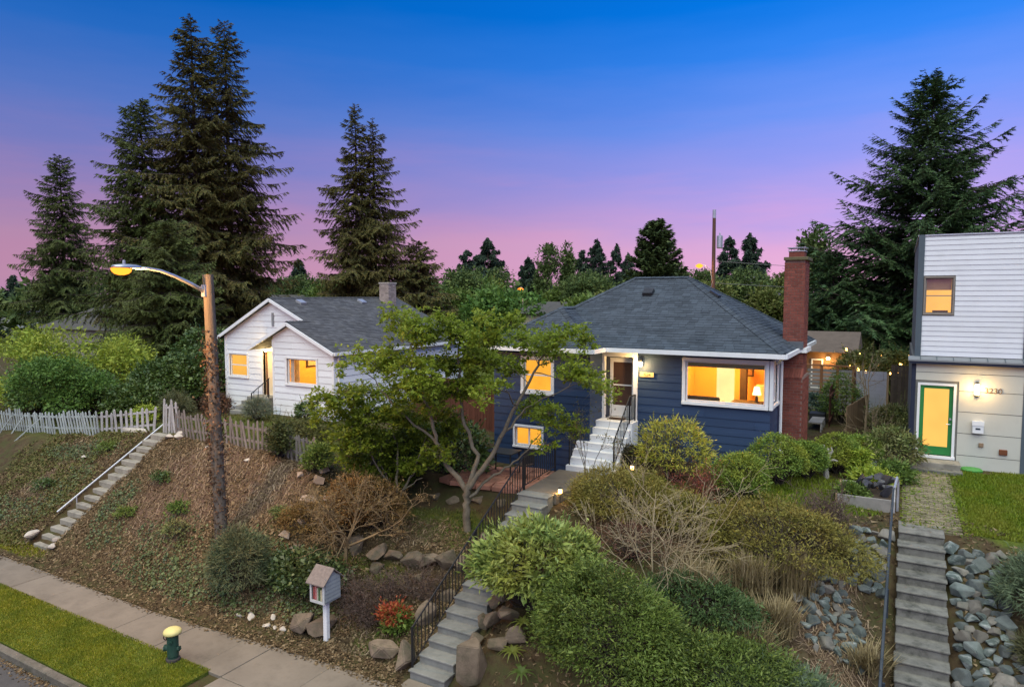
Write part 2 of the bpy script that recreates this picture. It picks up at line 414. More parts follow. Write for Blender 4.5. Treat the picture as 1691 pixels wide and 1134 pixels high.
# earth: soil, leaf litter, straw and moss as patches with their own shapes
gm, nt, out = base_mat('earth')
pr = nd(nt, 'ShaderNodeBsdfPrincipled'); pr.inputs['Roughness'].default_value = .95; pr.inputs['Specular IOR Level'].default_value = .1
c0 = ramp(nt, noise(nt, 3.2, 8, .75), [(.3, (.036, .025, .015)), (.52, (.085, .058, .034)), (.72, (.15, .105, .065))])
at = nd(nt, 'ShaderNodeAttribute', attribute_name='cover')
sp = nd(nt, 'ShaderNodeSeparateColor'); nt.links.new(at.outputs['Color'], sp.inputs[0])
grs = ramp(nt, noise(nt, 5, 6, .7), [(.3, (.05, .07, .012)), (.55, (.10, .13, .02)), (.8, (.17, .17, .04))])
mos = ramp(nt, noise(nt, 1.6, 7, .75), [(.44, 0.0), (.60, .85)])
c1 = mixrgb(nt, mos, c0, (.055, .06, .022, 1))
mm = nd(nt, 'ShaderNodeMath', operation='MULTIPLY_ADD'); mm.inputs[1].default_value = 1.0
nt.links.new(sp.outputs[1], mm.inputs[0]); mm.inputs[2].default_value = 0
c2 = mixrgb(nt, sp.outputs[1], c1, grs)
str_ = ramp(nt, noise(nt, 9, 6, .8, (1, .35, 1)), [(.3, (.085, .052, .040)), (.6, (.17, .11, .085)), (.8, (.27, .19, .15))])
c3 = mixrgb(nt, sp.outputs[0], c2, str_)
nt.links.new(c3, pr.inputs['Base Color'])
b = nd(nt, 'ShaderNodeBump'); b.inputs['Strength'].default_value = .8; b.inputs['Distance'].default_value = .05
nt.links.new(noise(nt, 14, 8, .8), b.inputs['Height']); nt.links.new(b.outputs[0], pr.inputs['Normal'])
nt.links.new(pr.outputs[0], out.inputs[0])
ground = npmesh('ground', np.stack([fx, fy, fz], -1), FQ, gm, smooth=True)
tag(ground, kind='structure')
def blob(x, y, cx, cy, rx, ry, soft=.5):
    d = np.sqrt(((x - cx) / rx) ** 2 + ((y - cy) / ry) ** 2) + .15 * wob(x * 1.3, y * 1.3)
    return np.clip((1 + soft / 2 - d) / soft, 0, 1)
def straw(x, y):
    return np.clip(np.maximum.reduce([.85 * blob(x, y, -19.3, 13.6, 2.2, 1.7), .75 * blob(x, y, -16.4, 14.0, 1.8, 1.1),
            .8 * blob(x, y, -26.6, 13.0, 1.4, .7), .5 * blob(x, y, -11.2, 14.9, 1.0, .5), .6 * blob(x, y, -1.0, 14.6, .7, 1.2)]), 0, 1)
def lawn(x, y):
    far = np.clip((y - 30) / 3, 0, 1) * .8
    return np.clip(np.maximum.reduce([blob(x, y, 3.4, 21.0, 2.3, 3.4, .2), .8 * blob(x, y, -2.2, 19.2, 1.6, 1.8), .75 * blob(x, y, -10.6, 15.3, 1.5, .7),
            .75 * blob(x, y, -11.8, 13.6, .8, .35), .7 * blob(x, y, -5.6, 17.8, 1.2, .9), .6 * blob(x, y, -20.5, 17.5, 5, 2.0), .8 * blob(x, y, -24.6, 10.75, 2.0, .25),
            .5 * blob(x, y, -30, 16.5, 7, 1.5), .5 * blob(x, y, -9.9, 11.6, .7, .35), far]), 0, 1)
ca = ground.data.color_attributes.new('cover', 'FLOAT_COLOR', 'POINT')
buf = np.ones((len(fx), 4), np.float32); buf[:, 0] = straw(fx, fy); buf[:, 1] = lawn(fx, fy); buf[:, 2] = 0
ca.data.foreach_set('color', buf.ravel())

# ------------------------------------------------------------------ road, kerb, pavement
MB().box(-400, 300, -3, 7.32, -.30, -.145).build('road', ASPH)
tag(bpy.data.objects['road'], kind='structure')
def setting(name):
    o = bpy.data.objects.new(name, None); col.objects.link(o); tag(o, kind='structure'); return o
kerb = setting('kerb')
x = -60.0
while x < 20:
    L = random.uniform(2.3, 3.0)
    MB().box(x, x + L - .012, 7.32, 7.50, -.30, .012 + random.uniform(-.006, .006)).build('kerb_stone', KERB, kerb, bevel=.025); x += L
pave = setting('pavement')
x = -60.0; joints = [-60.0]
while x < 16:
    L = 1.62 if x < -14 else 1.75
    if abs(x + 12.6) < .9: L = -12.6 - x if x < -12.7 else 1.75
    x2 = x + max(L, .8)
    a = 10.2 if x < -16 else (10.2 + (x + 16) * .08 if x < -11 else 10.6)
    a2 = 10.2 if x2 < -16 else (10.2 + (x2 + 16) * .08 if x2 < -11 else 10.6)
    dz = random.uniform(-.006, .006)
    mb = MB(); mb.prism([(x, 9.08, -.12), (x2 - .014, 9.08, -.12), (x2 - .014, a2, -.12), (x, a, -.12)], (0, 0, .135 + dz))
    mb.build('paving_slab', CONC, pave, bevel=.008)
    if x >= -12.61:
        MB().box(x, x2 - .014, 7.515, 9.064, -.12, .012 + random.uniform(-.006, .006)).build('paving_slab', CONC, pave, bevel=.008)
    x = x2
# verge under the grass
vg = MB().box(-60, -12.62, 7.515, 9.07, -.12, .02).build('verge', gm)
tag(vg, kind='structure')
ca = vg.data.color_attributes.new('cover', 'FLOAT_COLOR', 'POINT')
for d in ca.data: d.color = (0, 1, 0, 1)

# ------------------------------------------------------------------ scatter: leaves, grass, litter
def cards(C, D, N, L, W, fold=0.0):
    """diamond leaves: centre C, pointing D, facing N, length L, width W."""
    D = D / (np.linalg.norm(D, axis=1, keepdims=True) + 1e-9)
    S = np.cross(D, N); S = S / (np.linalg.norm(S, axis=1, keepdims=True) + 1e-9)
    L = np.broadcast_to(np.asarray(L, float), (len(C),))[:, None]; W = np.broadcast_to(np.asarray(W, float), (len(C),))[:, None]
    U = np.cross(S, D)
    V = np.stack([C - D * L / 2, C + S * W / 2 - D * L * .08 + U * W * fold, C + D * L / 2, C - S * W / 2 - D * L * .08 + U * W * fold], 1).reshape(-1, 3)
    n = len(C); Fc = np.arange(n * 4).reshape(n, 4)
    return V, Fc
def tricards(C, D, N, L, W):
    """needle sprays and litter bits: one pointed triangle each"""
    D = D / (np.linalg.norm(D, axis=1, keepdims=True) + 1e-9)
    S = np.cross(D, N); S = S / (np.linalg.norm(S, axis=1, keepdims=True) + 1e-9)
    L = np.broadcast_to(np.asarray(L, float), (len(C),))[:, None]; W = np.broadcast_to(np.asarray(W, float), (len(C),))[:, None]
    V = np.stack([C - D * L * .4 - S * W / 2, C - D * L * .4 + S * W / 2, C + D * L * .6], 1).reshape(-1, 3)
    return V, np.arange(len(C) * 3).reshape(-1, 3)
def blades(C, H, W, rg, lean=.5):
    n = len(C); az = rg.uniform(0, 2 * np.pi, n)
    S = np.stack([np.cos(az), np.sin(az), np.zeros(n)], 1); T = rg.normal(0, lean, (n, 3)); T[:, 2] = 1
    T /= np.linalg.norm(T, axis=1, keepdims=True)
    V = np.stack([C - S * W[:, None] / 2, C + S * W[:, None] / 2, C + T * H[:, None]], 1).reshape(-1, 3)
    return V, np.arange(n * 3).reshape(n, 3)
def sample_ground(n, x0, x1, y0, y1, mask, seed):
    rg = np.random.default_rng(seed)
    x = rg.uniform(x0, x1, n); y = rg.uniform(y0, y1, n)
    k = rg.uniform(0, 1, n) < mask(x, y)
    x, y = x[k], y[k]
    return x, y, ZT(x, y), rg
GRASS = ML('verge_grass', [(.12, .15, .008), (.20, .225, .012), (.29, .275, .022), (.33, .28, .05)], .2, (.11, .15, .015), 1.6, .75)
GRASS_R = ML('lawn_grass', [(.07, .12, .008), (.13, .20, .012), (.19, .25, .02)], .2, (.23, .22, .03), .8, .6)
GRASS_D = ML('rough_grass', [(.05, .085, .014), (.09, .135, .024), (.15, .16, .04)], .2, (.15, .11, .06), 1.2, .6)
def grass(name, n, x0, x1, y0, y1, mask, mat, h, w, seed, label, zoff=0.0, zfix=None):
    x, y, z, rg = sample_ground(n, x0, x1, y0, y1, mask, seed)
    if zfix is not None: z = np.full_like(x, zfix)
    V, Fc = blades(np.stack([x, y, z + zoff], 1), h * rg.uniform(.5, 1.3, len(x)), w * rg.uniform(.6, 1.3, len(x)), rg)
    o = npmesh(name, V, Fc, mat); return tag(o, label, 'grass', kind='stuff')
one = lambda x, y: np.clip(.75 + .35 * wob(x * .7, y * 1.4), .35, 1)
grass('verge_grass', 130000, -27, -12.62, 7.52, 9.13, one, GRASS, .052, .018, 1, 'short mown yellow-green grass of the verge beside the kerb', zfix=.015)
grass('lawn_grass', 60000, 1.2, 5.5, 18.1, 24.1, lambda x, y: lawn(x, y) * np.where((x < 1.55) & (y > 18), .15, 1), GRASS_R, .075, .03, 2, 'bright green front lawn right of the paver path')
grass('garden_grass', 36000, -7, .1, 16.5, 21.5, lambda x, y: np.clip(lawn(x, y), 0, 1), GRASS_R, .10, .03, 3, 'green grass between the round clipped bushes and raised bed')
grass('terrace_grass', 26000, -13.5, -8.9, 11, 17, lambda x, y: lawn(x, y) * .9, GRASS_D, .09, .028, 4, 'thin patchy grass under the two green maples')
grass('yard_grass', 30000, -36, -15.5, 15.4, 20, lambda x, y: lawn(x, y) * .8, GRASS_D, .14, .035, 5, 'rough grass in the yard of the white house')
grass('corner_grass', 5000, -27.5, -22.5, 10.45, 11.0, lambda x, y: blob(x, y, -24.6, 10.72, 2.0, .25), GRASS, .06, .03, 6, 'moss and grass at the foot of the far stairs')

LITTER = ML('leaf_litter', [(.042, .029, .017), (.09, .062, .034), (.15, .105, .058), (.26, .195, .12)], .05, rough=.9, spec=.1)
STRAW = ML('dry_straw', [(.08, .052, .034), (.14, .096, .062), (.24, .17, .115), (.36, .275, .19)], .05, rough=.9, spec=.1)
IVY = ML('ivy_leaf', [(.025, .045, .018), (.05, .08, .026), (.085, .125, .038), (.13, .15, .055)], .1, (.10, .10, .03), 1.4, .45, .4, .4)
MOSSY = ML('mossy_weeds', [(.05, .06, .016), (.09, .10, .025), (.14, .135, .04), (.17, .115, .055)], .1, rough=.7)
def bank(x, y): return np.clip((y - 10.5) / .5, 0, 1) * np.clip((15.6 - y) / .8, 0, 1)
def notstair(x, y): return np.where(((x > -8.9) & (x < -7.75)) | ((x > -24.0) & (x < -22.95) & (y > 10.9)), 0.0, 1.0)
def litter(name, n, x0, x1, y0, y1, mask, mat, l, w, seed, label, flat=.5, lift=.01, tri=False):
    x, y, z, rg = sample_ground(n, x0, x1, y0, y1, mask, seed); k = len(x)
    sl = np.stack([np.zeros(k), (ZT(x, y + .1) - ZT(x, y - .1)) / -.2, np.ones(k)], 1)
    N = sl / np.linalg.norm(sl, axis=1, keepdims=True) + rg.normal(0, flat, (k, 3))
    D = rg.normal(0, 1, (k, 3)); D -= N * (D * N).sum(1, keepdims=True) / (N * N).sum(1, keepdims=True)
    s = rg.lognormal(0, .35, k)
    V, Fc = (tricards if tri else cards)(np.stack([x, y, z + lift * rg.uniform(.3, 2.2, k)], 1), D, N, l * s, w * s)
    return tag(npmesh(name, V, Fc, mat), label, 'litter', kind='stuff')
litter('leaf_litter', 95000, -30, -8.9, 10.4, 15.3, lambda x, y: (.25 + .6 * bank(x, y)) * notstair(x, y) * (1 - .35 * straw(x, y)), LITTER, .06, .042, 7, 'brown leaf litter covering the bank above the pavement', .45, .012, True)
litter('garden_litter', 14000, -7.6, 4, 10.8, 19, lambda x, y: .8 * np.ones_like(x) * np.where((x > .1) & (x < 1.3), 0, 1) * (1 - .8 * lawn(x, y)), LITTER, .08, .05, 8, 'brown leaf litter between the garden shrubs', .45, .012, True)
def ivym(x, y):
    return np.clip(np.maximum.reduce([.95 * blob(x, y, -13.3, 12.1, 1.5, .75), .8 * blob(x, y, -16.6, 11.2, 2.6, .45), .55 * blob(x, y, -18.3, 12.0, 1.3, .7), .5 * blob(x, y, -15.2, 11.9, 1.2, .8),
        .75 * blob(x, y, -21.8, 12.6, .55, .8), .5 * blob(x, y, -20.9, 11.7, .8, .4), .7 * blob(x, y, -27.0, 14.2, 2.2, .4), .5 * blob(x, y, -25.2, 12.5, .7, 1.2), .4 * blob(x, y, -27.0, 11.6, 2.0, .5)]), 0, 1)
litter('ivy_cover', 60000, -30, -11.4, 10.5, 15.2, lambda x, y: ivym(x, y) * notstair(x, y), IVY, .052, .046, 9, 'dark green ivy creeping over the bank', .45, .07)
litter('mossy_weeds', 36000, -31, -23.9, 10.6, 15.3, lambda x, y: np.clip(.35 + .5 * wob(x * .8, y * .8), 0, .8) * notstair(x, y), MOSSY, .09, .035, 10, 'mossy green weeds on the bank left of the far stairs', .9, .05)
def straws(name, n, x0, x1, y0, y1, mask, mat, seed, label):
    x, y, z, rg = sample_ground(n, x0, x1, y0, y1, mask, seed); k = len(x)
    L = rg.uniform(.08, .34, k) * rg.uniform(.5, 1.4, k); az = rg.normal(-1.2, 1.1, k); Vs = []; w = rg.uniform(.003, .009, k)
    bend = rg.normal(0, .7, k)
    S = np.stack([-np.sin(az), np.cos(az), np.zeros(k)], 1)
    for j, t in enumerate((-.5, 0, .5)):
        px = x + np.cos(az + bend * t) * L * t; py = y + np.sin(az + bend * t) * L * t
        p = np.stack([px, py, ZT(px, py) + .02 + .05 * rg.uniform(0, 1, k)], 1)
        Vs += [p - S * w[:, None], p + S * w[:, None]]
    V = np.stack(Vs, 1).reshape(-1, 3); b0 = np.arange(k)[:, None] * 6
    Fc = np.concatenate([b0 + np.array([[0, 1, 3, 2]]), b0 + np.array([[2, 3, 5, 4]])], 0)
    return tag(npmesh(name, V, Fc, mat), label, 'straw', kind='stuff')
straws('dry_vine_debris', 16000, -29, -8.9, 11, 15.4, lambda x, y: np.clip(straw(x, y) + .06, 0, 1) * notstair(x, y), STRAW, 12, 'tangle of dry stems and straw on the bare bank below the picket fence')
straws('dry_grass_stems', 3500, -2.2, .05, 13.2, 16.2, lambda x, y: straw(x, y), STRAW, 13, 'bent dry straw beside the steel handrail')

x_, y_, _, rg = sample_ground(9000, -28, -8.6, 9.95, 10.75, lambda x, y: np.clip(1.0 - np.abs(y - (10.25 + .35 * np.clip((x + 16) / 5, 0, 1))) / (.16 + .12 * np.abs(wob(x, y))), 0, 1), 15); k_ = len(x_)
N_ = rg.normal(0, .3, (k_, 3)) + np.array([0, 0, 1]); V, Fc = tricards(np.stack([x_, y_, .022 + .02 * rg.uniform(0, 1, k_)], 1), rg.normal(0, 1, (k_, 3)) * np.array([1, 1, .15]), N_, .06 * rg.uniform(.5, 1.4, k_), .045 * rg.uniform(.5, 1.4, k_))
tag(npmesh('pavement_debris', V, Fc, LITTER), 'dead leaves and soil crumbs along the inner pavement edge', 'litter', kind='stuff')
x_ = rg.uniform(-28, -12, 2500); y_ = 7.3 - rg.exponential(.09, 2500); k_ = 2500
V, Fc = tricards(np.stack([x_, y_, np.full(k_, -.135)], 1), rg.normal(0, 1, (k_, 3)) * np.array([1, 1, .15]), rg.normal(0, .3, (k_, 3)) + np.array([0, 0, 1]), .06 * rg.uniform(.5, 1.4, k_), .045 * rg.uniform(.5, 1.4, k_))
tag(npmesh('gutter_debris', V, Fc, LITTER), 'dead leaves gathered in the road gutter below the kerb', 'litter', kind='stuff')

# paver path to the green door
pth = setting('paver_path')
PAVER = M('mossy_paver', (.20, .17, .115), .95, .2, 3, .3, 40, island=.3, dirt=(.12, .12, .04), dirt_amt=.7, dscale=2)
mb = MB(); y = 18.0; r = 0
while y < 23.1:
    x = .18 + (.1 if r % 2 else 0); 
    while x < 1.22:
        zz = z1(x, y) + random.uniform(.0, .012)
        mb.box(x, x + .19, y, y + .09, zz - .05, zz + .03); x += .2
    y += .1; r += 1
o = mb.build('paver', PAVER, pth, fix=False); o['kind'] = 'stuff'
litter('path_moss', 5000, .15, 1.6, 17.9, 23.2, lambda x, y: np.clip(.25 + .5 * np.abs(x - .85), 0, .7), GRASS_R, .07, .02, 14, 'moss and grass creeping over the paver path', .9, .035)

# ------------------------------------------------------------------ building helpers
# faces: F looks to the street (-y), B to the back (+y), R to +x, L to -x; u runs along the wall
def fpt(face, c, u, t, z):
    return {'F': (u, c - t, z), 'B': (u, c + t, z), 'R': (c + t, u, z), 'L': (c - t, u, z)}[face]
def fbox(mb, face, c, u0, u1, z0, z1, t0, t1):
    a = fpt(face, c, u0, t0, z0); b = fpt(face, c, u1, t1, z1)
    mb.box(min(a[0], b[0]), max(a[0], b[0]), min(a[1], b[1]), max(a[1], b[1]), z0, z1); return mb
def wall_cells(u0, u1, z0, z1, ops):
    us = sorted({u0, u1, *[min(max(v, u0), u1) for o in ops for v in o[:2]]})
    zs = sorted({z0, z1, *[min(max(v, z0), z1) for o in ops for v in o[2:]]})
    for i in range(len(us) - 1):
        run = None
        for j in range(len(zs) - 1):
            cu, cz = (us[i] + us[i + 1]) / 2, (zs[j] + zs[j + 1]) / 2
            if any(o[0] < cu < o[1] and o[2] < cz < o[3] for o in ops): continue
            yield us[i], us[i + 1], zs[j], zs[j + 1]
def siding(face, c, u0, u1, z0, z1, expo, mat, parent, ops=(), lim=None, thick=.024, name='siding_board', gap=.0):
    z = z0
    while z < z1 - .03:
        zt = min(z + expo, z1)
        a0, b0 = lim(z) if lim else (u0, u1)
        a1, b1 = lim(zt) if lim else (u0, u1)
        segs = [(max(a0, u0), min(b0, u1), max(a1, u0), min(b1, u1))]
        for o in ops:
            if min(zt, o[3]) - max(z, o[2]) < .3 * (zt - z): continue
            ns = []
            for (p0, q0, p1, q1) in segs:
                if o[1] <= min(p0, p1) or o[0] >= max(q0, q1): ns.append((p0, q0, p1, q1)); continue
                if o[0] - p0 > .02: ns.append((p0, o[0], p1, o[0]))
                if q0 - o[1] > .02: ns.append((o[1], q0, o[1], q1))
            segs = ns
        cut = []
        for (p0, q0, p1, q1) in segs:                  # butt joints in long runs
            while q0 - p0 > 2.6 and q1 - p1 > 2.6:
                j_ = max(p0, p1) + random.uniform(1.1, 2.2); cut.append((p0, j_ - .003, p1, j_ - .003)); p0 = p1 = j_ + .003
            cut.append((p0, q0, p1, q1))
        for (p0, q0, p1, q1) in cut:
            if q0 - p0 < .02: continue
            if q1 - p1 < .02: m_ = (p1 + q1) / 2; p1, q1 = m_ - .01, m_ + .01
            P = [fpt(face, c, u, t, zz) for (u, t, zz) in ((p0, .001, z), (q0, .001, z), (q0, thick, z), (p0, thick, z),
                 (p1, .001, zt), (q1, .001, zt), (q1, .006 if gap == 0 else thick, zt - gap), (p1, .006 if gap == 0 else thick, zt - gap))]
            MB().add(P, [(0, 1, 2, 3), (4, 7, 6, 5), (3, 2, 6, 7), (0, 4, 5, 1), (0, 3, 7, 4), (1, 5, 6, 2)]).build(name, mat, parent)
        z = zt
def window(face, c, u0, u1, z0, z1, parent, trim=.10, cols=1, rows=1, mat=None, proud=.055, lit=None, sash=.045, sill=True, depth=.05, litdepth=.16):
    """casing with sash bars, panes and, where asked, a lit curtain behind the glass"""
    mat = mat or WHITE
    mb = MB()
    fbox(mb, face, c, u0 - trim, u1 + trim, z1, z1 + trim, -.12, proud)
    fbox(mb, face, c, u0 - trim, u1 + trim, z0 - trim, z0, -.12, proud + (.03 if sill else 0))
    fbox(mb, face, c, u0 - trim, u0, z0, z1, -.12, proud - .004)
    fbox(mb, face, c, u1, u1 + trim, z0, z1, -.12, proud - .004)
    w = mb.build('window', mat, parent, bevel=.006)
    mb = MB(); s = sash
    fbox(mb, face, c, u0, u0 + s, z0, z1, -depth - .03, -depth + .02); fbox(mb, face, c, u1 - s, u1, z0, z1, -depth - .03, -depth + .02)
    fbox(mb, face, c, u0 + s, u1 - s, z0, z0 + s, -depth - .03, -depth + .018); fbox(mb, face, c, u0 + s, u1 - s, z1 - s, z1, -depth - .03, -depth + .018)
    for i in range(1, cols):
        um = u0 + (u1 - u0) * i / cols; fbox(mb, face, c, um - s / 2, um + s / 2, z0 + s, z1 - s, -depth - .03, -depth + .016)
    for j in range(1, rows):
        zm = z0 + (z1 - z0) * j / rows; fbox(mb, face, c, u0 + s, u1 - s, zm - s / 2, zm + s / 2, -depth - .03, -depth + .014)
    mb.build('frame', mat, w)
    for i in range(cols):
        for j in range(rows):
            a = u0 + (u1 - u0) * i / cols + s / 2; b = u0 + (u1 - u0) * (i + 1) / cols - s / 2
            p = z0 + (z1 - z0) * j / rows + s / 2; q = z0 + (z1 - z0) * (j + 1) / rows - s / 2
            mb = MB(); fbox(mb, face, c, a, b, p, q, -depth - .012, -depth - .006); mb.build('pane', GLASS, w)
    if lit is not None:
        mb = MB(); fbox(mb, face, c, u0 - .02, u1 + .02, z0 - .02, z1 + .02, -litdepth - .02, -litdepth); mb.build('curtain', lit, w)
    return w
def shingles(poly, udir, expo, tabw, mat, parent, seed=0):
    """rows of separate shingle tabs over a sloping roof face (corner points in 3-D, first edge along the eave)"""
    rg = random.Random(seed)
    P = [Vector(p) for p in poly]; u = Vector(udir).normalized()
    n = None
    for i in range(1, len(P) - 1):
        n = (P[i] - P[0]).cross(P[i + 1] - P[0])
        if n.length > 1e-4: break
    n.normalize()
    if n.z < 0: n = -n
    v = n.cross(u).normalized()
    if v.z < 0: v = -v
    o = P[0]; Q = [((p - o).dot(u), (p - o).dot(v)) for p in P]
    vmin = min(q[1] for q in Q); vmax = max(q[1] for q in Q)
    def rng_(vv):
        us = []
        for i in range(len(Q)):
            (a, b), (c_, d) = Q[i], Q[(i + 1) % len(Q)]
            if abs(d - b) < 1e-6:
                if abs(vv - b) < 1e-4: us += [a, c_]
            elif min(b, d) - 1e-6 <= vv <= max(b, d) + 1e-6: us.append(a + (c_ - a) * (vv - b) / (d - b))
        return (min(us), max(us)) if us else None
    mb = MB(); vv = vmin
    while vv < vmax - .02:
        vt = min(vv + expo, vmax - .001)
        r0 = rng_(vv + .001); r1 = rng_(vt)
        if not r0 or not r1: vv += expo; continue
        x = r0[0] - rg.uniform(0, tabw); lo = min(r0[0], r1[0]); x = min(x, lo); hi = max(r0[1], r1[1])
        while x < hi:
            w = tabw * rg.uniform(.75, 1.25); a, b_ = x, x + w - .007; x += w
            a0, b0 = max(a, r0[0]), min(b_, r0[1]); a1, b1 = max(a, r1[0]), min(b_, r1[1])
            if b0 - a0 < .005 and b1 - a1 < .005: continue
            if b0 < a0: a0 = b0 = max(min(a0, r0[1]), r0[0])
            if b1 < a1: a1 = b1 = max(min(a1, r1[1]), r1[0])
            h = rg.uniform(.012, .026)
            pts = [o + u * a0 + v * vv + n * h, o + u * b0 + v * vv + n * h, o + u * b1 + v * (vt + .01) + n * .010, o + u * a1 + v * (vt + .01) + n * .010,
                   o + u * a0 + v * vv + n * .002, o + u * b0 + v * vv + n * .002]
            mb.add(pts, [(0, 1, 2, 3), (4, 5, 1, 0)])
        vv += expo
    s = mb.build('shingles', mat, parent, fix=False); s['kind'] = 'stuff'; return s
def ridge_caps(a, b, mat, parent, w=.13, step=.17):
    a = Vector(a); b = Vector(b); d = b - a; L = d.length; d.normalize()
    side = d.cross(Vector((0, 0, 1))).normalized(); mb = MB(); t = 0; i = 0
    while t < L - .02:
        p = a + d * t; q = a + d * min(t + step * 1.15, L); h0 = .042 + .006 * (i % 2); h1 = .030
        dn = Vector((0, 0, -.055))
        mb.add([p + Vector((0, 0, h0)), p + side * w + Vector((0, 0, h0)) + dn, q + side * w + Vector((0, 0, h1)) + dn, q + Vector((0, 0, h1)),
                p - side * w + Vector((0, 0, h0)) + dn, q - side * w + Vector((0, 0, h1)) + dn], [(0, 1, 2, 3), (0, 3, 5, 4)])
        t += step; i += 1
    o = mb.build('ridge_cap', mat, parent, fix=False); return o
_unit = {}
def unit_box(sx, sy, sz, mat):
    k = (round(sx, 3), round(sy, 3), round(sz, 3), mat.name)
    if k not in _unit:
        me = bpy.data.meshes.new('brick'); mb = MB().box(-sx / 2, sx / 2, -sy / 2, sy / 2, -sz / 2, sz / 2)
        me.from_pydata(mb.v, [], mb.f); me.materials.append(mat); me.update(); _unit[k] = me
    return _unit[k]
def brick_face(face, c, u0, u1, z0, z1, bl, bh, single, joined, parent, budget, rest, proud=.012, mat=None):
    z = z0; r = 0
    while z + bh <= z1 + .01:
        x = u0 - (bl / 2 if r % 2 else 0)
        while x < u1 - .01:
            a, b = max(x, u0), min(x + bl - .014, u1); x += bl
            if b - a < .03: continue
            t1 = proud
            p = fpt(face, c, (a + b) / 2, t1 / 2, z + (bh - .014) / 2)
            if budget[0] > 0:
                me = unit_box(*((b - a, t1, bh - .014) if face in 'FB' else (t1, b - a, bh - .014)), single)
                link('brick', me, parent, p); budget[0] -= 1
            else: fbox(rest, face, c, a, b, z, z + bh - .014, 0, t1)
        z += bh; r += 1
def point_light(name, loc, power, colr, parent=None, size=.05):
    l = bpy.data.lights.new(name, 'POINT'); l.energy = power; l.color = colr; l.shadow_soft_size = size
    o = bpy.data.objects.new(name, l); col.objects.link(o)
    if parent: o.parent = parent
    o.location = Vector(loc) - (wloc(parent) if parent else Vector((0, 0, 0))); return o
def text_mesh(name, body, size, mat, parent, loc, rot=(RAD(90), 0, 0), ext=.006):
    cu = bpy.data.curves.new(name, 'FONT'); cu.body = body; cu.size = size; cu.extrude = ext; cu.align_x = 'CENTER'; cu.align_y = 'CENTER'
    cu.materials.append(mat)
    t_ = bpy.data.objects.new(name, cu); col.objects.link(t_)
    bpy.context.view_layer.update()
    me = bpy.data.meshes.new_from_object(t_.evaluated_get(bpy.context.evaluated_depsgraph_get()))
    bpy.data.objects.remove(t_)
    o = link(name, me, parent, loc); o.rotation_euler = rot
    if not me.materials: me.materials.append(mat)
    return o
WARM = (1.0, .60, .20)
def railing(name, parent, top, bot_off, posts, n_bal, mat=IRON, r=.016, label=None):
    """top: polyline of the handrail; posts: indices of posts down to the floor; balusters between"""
    mb = MB(); mb.tube(top, .021, 6)
    low = [Vector(p) - Vector((0, 0, bot_off)) for p in top]; mb.tube(low, .014, 5)
    rl = mb.build(name, mat, parent)
    for p in posts: MB().beam(p[0], p[1], .035, .035).build('post', mat, rl)
    for i in range(len(top) - 1):
        a, b = Vector(top[i]), Vector(top[i + 1]); k = n_bal[i]
        for j in range(k):
            t = (j + .5) / k; q = a.lerp(b, t)
            MB().beam(q, q - Vector((0, 0, bot_off)), r, r).build('baluster', mat, rl)
    return rl

# ------------------------------------------------------------------ the navy blue house
BH = thing('blue_house', 'navy blue clapboard bungalow with grey hip roof, white trim and tall brick chimney', 'house', (-7.5, 23.5, 2.8))
Yf, Yw, Xr, Xl, Xs, Zt = 20.5, 19.45, -3.18, -11.7, -8.3, 6.34
op_pic = (-5.60, -3.30, 4.86, 6.08)                    # picture window
op_door = (-8.22, -7.24, 4.12, 6.13)
op_w1 = (-10.60, -9.60, 4.96, 6.0)                     # wing window
op_w2 = (-10.92, -9.94, 3.15, 3.76)                    # basement window
op_side = (20.62, 21.75, 4.86, 6.08)                   # corner window on the side wall
op_side2 = (25.4, 26.3, 4.9, 6.0)
cw = MB()
for a in wall_cells(Xs, Xr, 2.2, Zt, [op_pic, op_door]): fbox(cw, 'F', Yf, *a, -.14, 0)
for a in wall_cells(Xl, Xs, 2.0, Zt, [op_w1, op_w2]): fbox(cw, 'F', Yw, *a, -.14, 0)
for a in wall_cells(Yf + .141, 26.95, 2.2, Zt, [op_side, op_side2]): fbox(cw, 'R', Xr, *a, -.14, 0)
fbox(cw, 'R', Xs, Yw + .141, Yf, 2.0, Zt, -.14, 0)
fbox(cw, 'L', Xl, Yw + .141, 26.8, 2.0, Zt, -.14, 0)
fbox(cw, 'B', 26.95, Xl, Xr - .141, 2.0, Zt, -.14, 0)
cw.build('wall', NAVY, BH)
EX = .245
siding('F', Yf, Xs + .03, Xr + .024, 2.45, Zt - .12, EX, NAVY, BH, [(-5.70, -3.2, 4.76, 6.18), (-8.38, -7.10, 2.4, 6.3)])
siding('F', Yw, Xl - .024, Xs + .024, 2.2, Zt - .12, EX, NAVY, BH, [(-10.7, -9.5, 4.86, 6.1), (-11.0, -9.86, 3.07, 3.84)])
siding('R', Xr, Yf, 22.5, 2.45, Zt - .12, EX, NAVY, BH, [(20.45, 21.85, 4.76, 6.18)])
siding('R', Xr, 23.96, 26.95, 2.45, Zt - .12, EX, NAVY_DARK, BH, [(25.3, 26.4, 4.8, 6.1)])
siding('R', Xs, Yw, Yf, 2.45, Zt - .12, EX, NAVY, BH)
